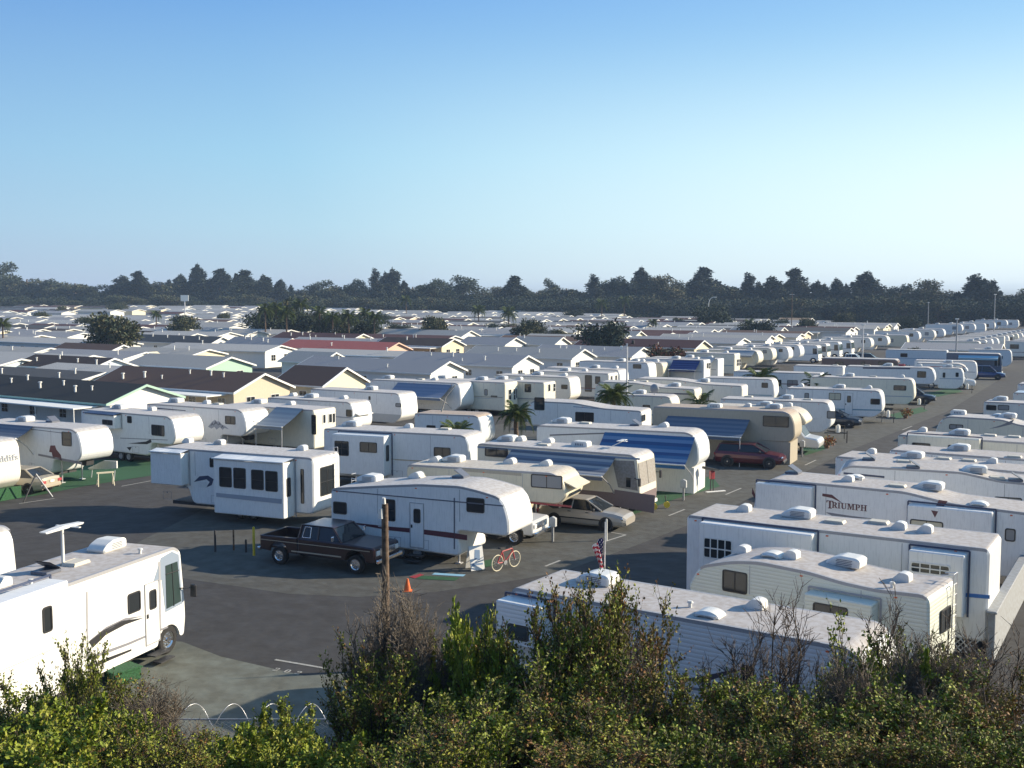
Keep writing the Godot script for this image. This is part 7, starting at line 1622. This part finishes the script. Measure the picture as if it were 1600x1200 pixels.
	obj("panel", p, M.block, o)
	var cp := MB.new()
	cp.box(Vector3(0, 1.54, 0), Vector3(9.1, .08, .32), .02)
	obj("coping", cp, M.block, o)
	# fence with coils of wire along the foot of the slope
	o = thing("wire_fence", "chain-link fence topped with loose wire coils at the foot of the slope", "fence", Vector3(-8.0, 0, -26.3))
	for i in 9:
		p = MB.new()
		p.tube(Vector3(-8.0 + i * 2.4, 0, 0), Vector3(-8.0 + i * 2.4, 1.0, 0), .035, .035, 8)
		obj("post", p, M.steel, o)
	var ml := MB.new()
	for i in 130:
		var x := -8.0 + i * .15
		ml.tube(Vector3(x, .02, 0), Vector3(x + 1.4, .94, 0), .004, .004, 3, false); ml.tube(Vector3(x + 1.4, .02, 0), Vector3(x, .94, 0), .004, .004, 3, false)
	ml.tube(Vector3(-8, .96, 0), Vector3(11.2, .96, 0), .02, .02, 6)
	obj("chain_link", ml, M.steel, o)
	var co := MB.new()
	var last := Vector3.ZERO
	for i in 620:
		var a := i * .2
		var q := Vector3(-8.0 + i * .031, 1.08 + .26 * sin(a), .26 * cos(a))
		if i > 0: co.tube(last, q, .009, .009, 3, false)
		last = q
	obj("wire_coil", co, M.alu, o)
	for q in [[23.6, -80.9, "orange flowering plant in a pot before the cream cabover motorhome"], [36.6, -100.6, "rust flowering plant in a pot before the teal-striped trailer"]]:
		o = thing("potted_plant", q[2], "potted plant", Vector3(q[0], 0, q[1]))
		p = MB.new()
		p.tube(Vector3.ZERO, Vector3(0, .3, 0), .16, .22, 12)
		obj("pot", p, M.wood, o)
		put("foliage", crown_mesh(400, [[0.0, .6, 0.0, .4, .35], [.3, .5, .1, .3, .25]], 260, .16, [Color(.35, .12, .03), Color(.12, .13, .03), Color(.25, .08, .03)]), M.leaf, o)
	var gb := thing("green_cart", "dark green crate by the motorhome's rear steps", "crate", Vector3(-11.6, 0, -31.6), .9)
	p = MB.new()
	p.box(Vector3(0, .2, 0), Vector3(.9, .36, .6), .04)
	obj("tub", p, M.green, gb)
	var gl := MB.new()
	gl.box(Vector3(0, .4, 0), Vector3(.96, .05, .66), .02)
	obj("lid", gl, M.green, gb)
	# vehicle under a white cover at the end of the row
	o = thing("covered_car", "white tarpaulin over a parked car seen through the dark branches", "car cover", Vector3(-2.0, 0, -27.6), deg_to_rad(-33))
	p = MB.new()
	loft(p, [hull(-2.5, .5, .1, .7), hull(-2.3, .95, .04, 1.05), hull(-1.3, 1.05, .03, 1.3), hull(-.6, 1.02, .03, 1.72), hull(.6, 1.03, .03, 1.68), hull(1.3, 1.02, .03, 1.2), hull(2.2, .95, .04, 1.0), hull(2.5, .55, .1, .7)])
	obj("cover", p, M.w_white, o)
	var hm := MB.new()
	hm.box(Vector3(0, .03, 1.02), Vector3(4.2, .05, .05)); hm.box(Vector3(0, .03, -1.02), Vector3(4.2, .05, .05))
	obj("hem", hm, M.stripe, o)
func make_bicycle() -> void:
	var o := thing("bicycle", "red bicycle with pale tyres leaning near the fifth-wheel nose", "bicycle", Vector3(-.25, 0, -44.95), deg_to_rad(46))
	var r := .33
	for x in [-.52, .52]:
		var t := MB.new()
		for i in 24:
			var a := TAU * i / 24; var b := TAU * (i + 1) / 24
			t.tube(Vector3(x + cos(a) * r, r + .01 + sin(a) * r, 0), Vector3(x + cos(b) * r, r + .01 + sin(b) * r, 0), .022, .022, 6, false)
		var w := obj("wheel", t, M.w_cream, o)
		var s := MB.new()
		for i in 12:
			var a := TAU * i / 12
			s.tube(Vector3(x, r, 0), Vector3(x + cos(a) * r, r + sin(a) * r, 0), .004, .004, 3, false)
		s.tube(Vector3(x, r, -.05), Vector3(x, r, .05), .03, .03, 8)
		obj("spokes", s, M.steel, w)
	var f := MB.new()
	var bb := Vector3(-.08, .3, 0); var st := Vector3(-.24, .78, 0); var hd := Vector3(.36, .82, 0); var hd2 := Vector3(.38, .7, 0)
	for e in [[bb, st], [st, hd], [bb, hd2], [bb, Vector3(-.52, r, 0)], [st, Vector3(-.52, r, 0)], [hd, Vector3(.52, r, 0)]]: f.tube(e[0], e[1], .03, .03, 8)
	obj("frame", f, M.red, o)
	var h := MB.new()
	h.tube(hd, Vector3(.34, 1.0, 0), .016, .016, 6); h.tube(Vector3(.3, 1.02, -.3), Vector3(.34, 1.0, 0), .016, .016, 6); h.tube(Vector3(.3, 1.02, .3), Vector3(.34, 1.0, 0), .016, .016, 6)
	obj("handlebar", h, M.dark, o)
	var sd := MB.new()
	sd.tube(st, Vector3(-.27, .9, 0), .016, .016, 6); sd.prism(rounded([[-.42, .9], [-.1, .9], [-.1, .94], [-.4, .98]], .03), -.08, .08, .02)
	obj("saddle", sd, M.dark, o)
	var pd := MB.new()
	pd.lathe(bb + Vector3(0, 0, .05), [Vector2(.0, .01), Vector2(.1, .01), Vector2(.1, 0)], 14); pd.tube(bb + Vector3(0, 0, .06), bb + Vector3(.1, -.13, .06), .012, .012, 5)
	obj("crank", pd, M.steel, o)

func at_px_depth(px: float, depth: float) -> float:
	return (px - 800.0) / 1700.0 * depth
func make_trees() -> void:
	var r := RandomNumberGenerator.new()
	r.seed = 21
	var lab := {"c": "ragged dark cypress in the tree line beyond the homes", "e": "broad rounded eucalyptus in the tree line beyond the homes", "s": "narrow spire-topped conifer in the tree line beyond the homes", "o": "olive-toned spreading tree in the tree line beyond the homes"}
	for q in SKYLINE:
		var kind: String = q[3]
		tree(kind, lab["o" if kind == "e2" else kind.left(1)], Vector3(q[0], rise(q[0], q[1]) - .3, q[1]), q[2] / 20.0, r.randf() * TAU, "tree line beyond the homes, " + ("o" if kind == "e2" else kind.left(1)), {"c": "cypress_tree", "e": "eucalyptus_tree", "s": "conifer_tree"}[kind.left(1)], q[4])
	for q in HEDGE:
		tree("h%d" % int(q[3]), "low dark bushy tree at the foot of the tree line" if int(q[3]) == 0 else "low olive bushy tree at the foot of the tree line", Vector3(q[0], rise(q[0], q[1]) - .3, q[1]), q[2], r.randf_range(-.4, .4), "low bushy trees below the tree line %d" % int(q[3]), "bushy_tree", 1.5)
	palm("feather palm with bushy crown beside the slide-out trailer", Vector3(-3.5, 0, -68.8), 2.6, 1.5, 26, 1)
	palm("feather palm with yellowing fronds in front of the low trailer", Vector3(.3, 0, -79.5), 2.7, 1.6, 28, 2)
	palm("dense feather palm beside the lamp post", Vector3(8.2, 0, -87.0), 3.3, 1.9, 34, 3)
	palm("spreading palm between the white trailers in the middle rows", Vector3(26.0, 0, -113.5), 2.6, 2.4, 24, 4)
	palm("small palm beside the teal-striped trailer", Vector3(31.5, 0, -112.5), 2.2, 2.0, 16, 5)
	palm("short palm behind the blue awning camper", Vector3(16.6, 0, -95.5), 1.8, 2.0, 14, 6)
	var k := 10
	for q in PALMS:
		palm("distant palm rising above the roofs of the homes", Vector3(q[0], rise(q[0], q[1]), q[1]), q[2], q[3], 22, k, "distant palms among the homes")
		k += 1
	for q in MIDTREES:
		tree(q[3], q[4], Vector3(q[0], rise(q[0], q[1]), q[1]), q[2], r.randf() * TAU, q[5], "garden_tree")
func make_shrubs() -> void:
	var gr := [Color(.17, .21, .022), Color(.12, .155, .018), Color(.21, .235, .03)]
	var yg := [Color(.21, .25, .028), Color(.16, .21, .022), Color(.28, .29, .045)]
	var dk := [Color(.085, .098, .018), Color(.06, .075, .015), Color(.13, .125, .022)]
	var br := [Color(.17, .13, .028), Color(.14, .14, .02), Color(.21, .23, .03), Color(.18, .09, .033)]
	cache["s_green"] = shrub_meshes(301, 2.2, 1.3, 26, 48, 11, gr, .062)
	cache["s_yellow"] = shrub_meshes(302, 2.0, 1.2, 26, 46, 13, yg, .072)
	cache["s_dark"] = shrub_meshes(303, 3.0, 1.5, 24, 44, 12, dk + gr, .066)
	cache["s_rust"] = shrub_meshes(304, 3.4, 1.35, 24, 46, 13, br, .06)
	cache["s_mixed"] = shrub_meshes(305, 2.8, 1.3, 26, 50, 11, dk + br + yg, .058)
	cache["s_sparse"] = shrub_meshes(306, 3.2, .8, 12, 26, 9, yg, .07)
	cache["s_bare"] = shrub_meshes(307, 3.2, 1.1, 40, 64, 0, [], .05, .026)
	cache["s_twiggy"] = shrub_meshes(308, 3.4, 1.1, 14, 30, 0, [], .05, .04)
	var lab := {"green": "mid green leafy shrub", "yellow": "yellow-green leafy shrub", "dark": "dark olive dense shrub", "rust": "tall rust-tinged leafy shrub", "mixed": "mottled brown and green shrub", "sparse": "thin upright yellowish shrub", "bare": "pale leafless fine-twigged shrub", "twiggy": "dark leafless crooked shrub"}
	for q in SHRUBS:
		var kind: String = q[4]
		var y0 := slope(q[0], q[1]) - .15
		var ax: float = q[0] / -q[1]
		var place := " below the grey-nosed motorhome" if ax < -.3 else (" by the wire coils of the fence" if ax < -.17 else (" around the wooden pole" if ax < -.07 else (" before the ribbed trailer's front" if ax < .17 else (" before the ribbed trailer's tail" if ax < .31 else " before the pale rendered wall"))))
		var row := ", at the slope's foot" if q[1] < -16.2 else (", midway up the slope" if q[1] < -13.2 else ", high on the slope")
		var o := thing("shrub", lab[kind] + place + row, "shrub", Vector3(q[0], y0, q[1]), q[5], "shrubs on the slope, " + kind)
		var s: float = q[2]
		o.scale = Vector3(q[3], s, q[3])
		put("stems", cache["s_" + kind][0], M.palewig if kind == "bare" else M.twig, o)
		if cache["s_" + kind][1]: put("foliage", cache["s_" + kind][1], M.leaf, o)
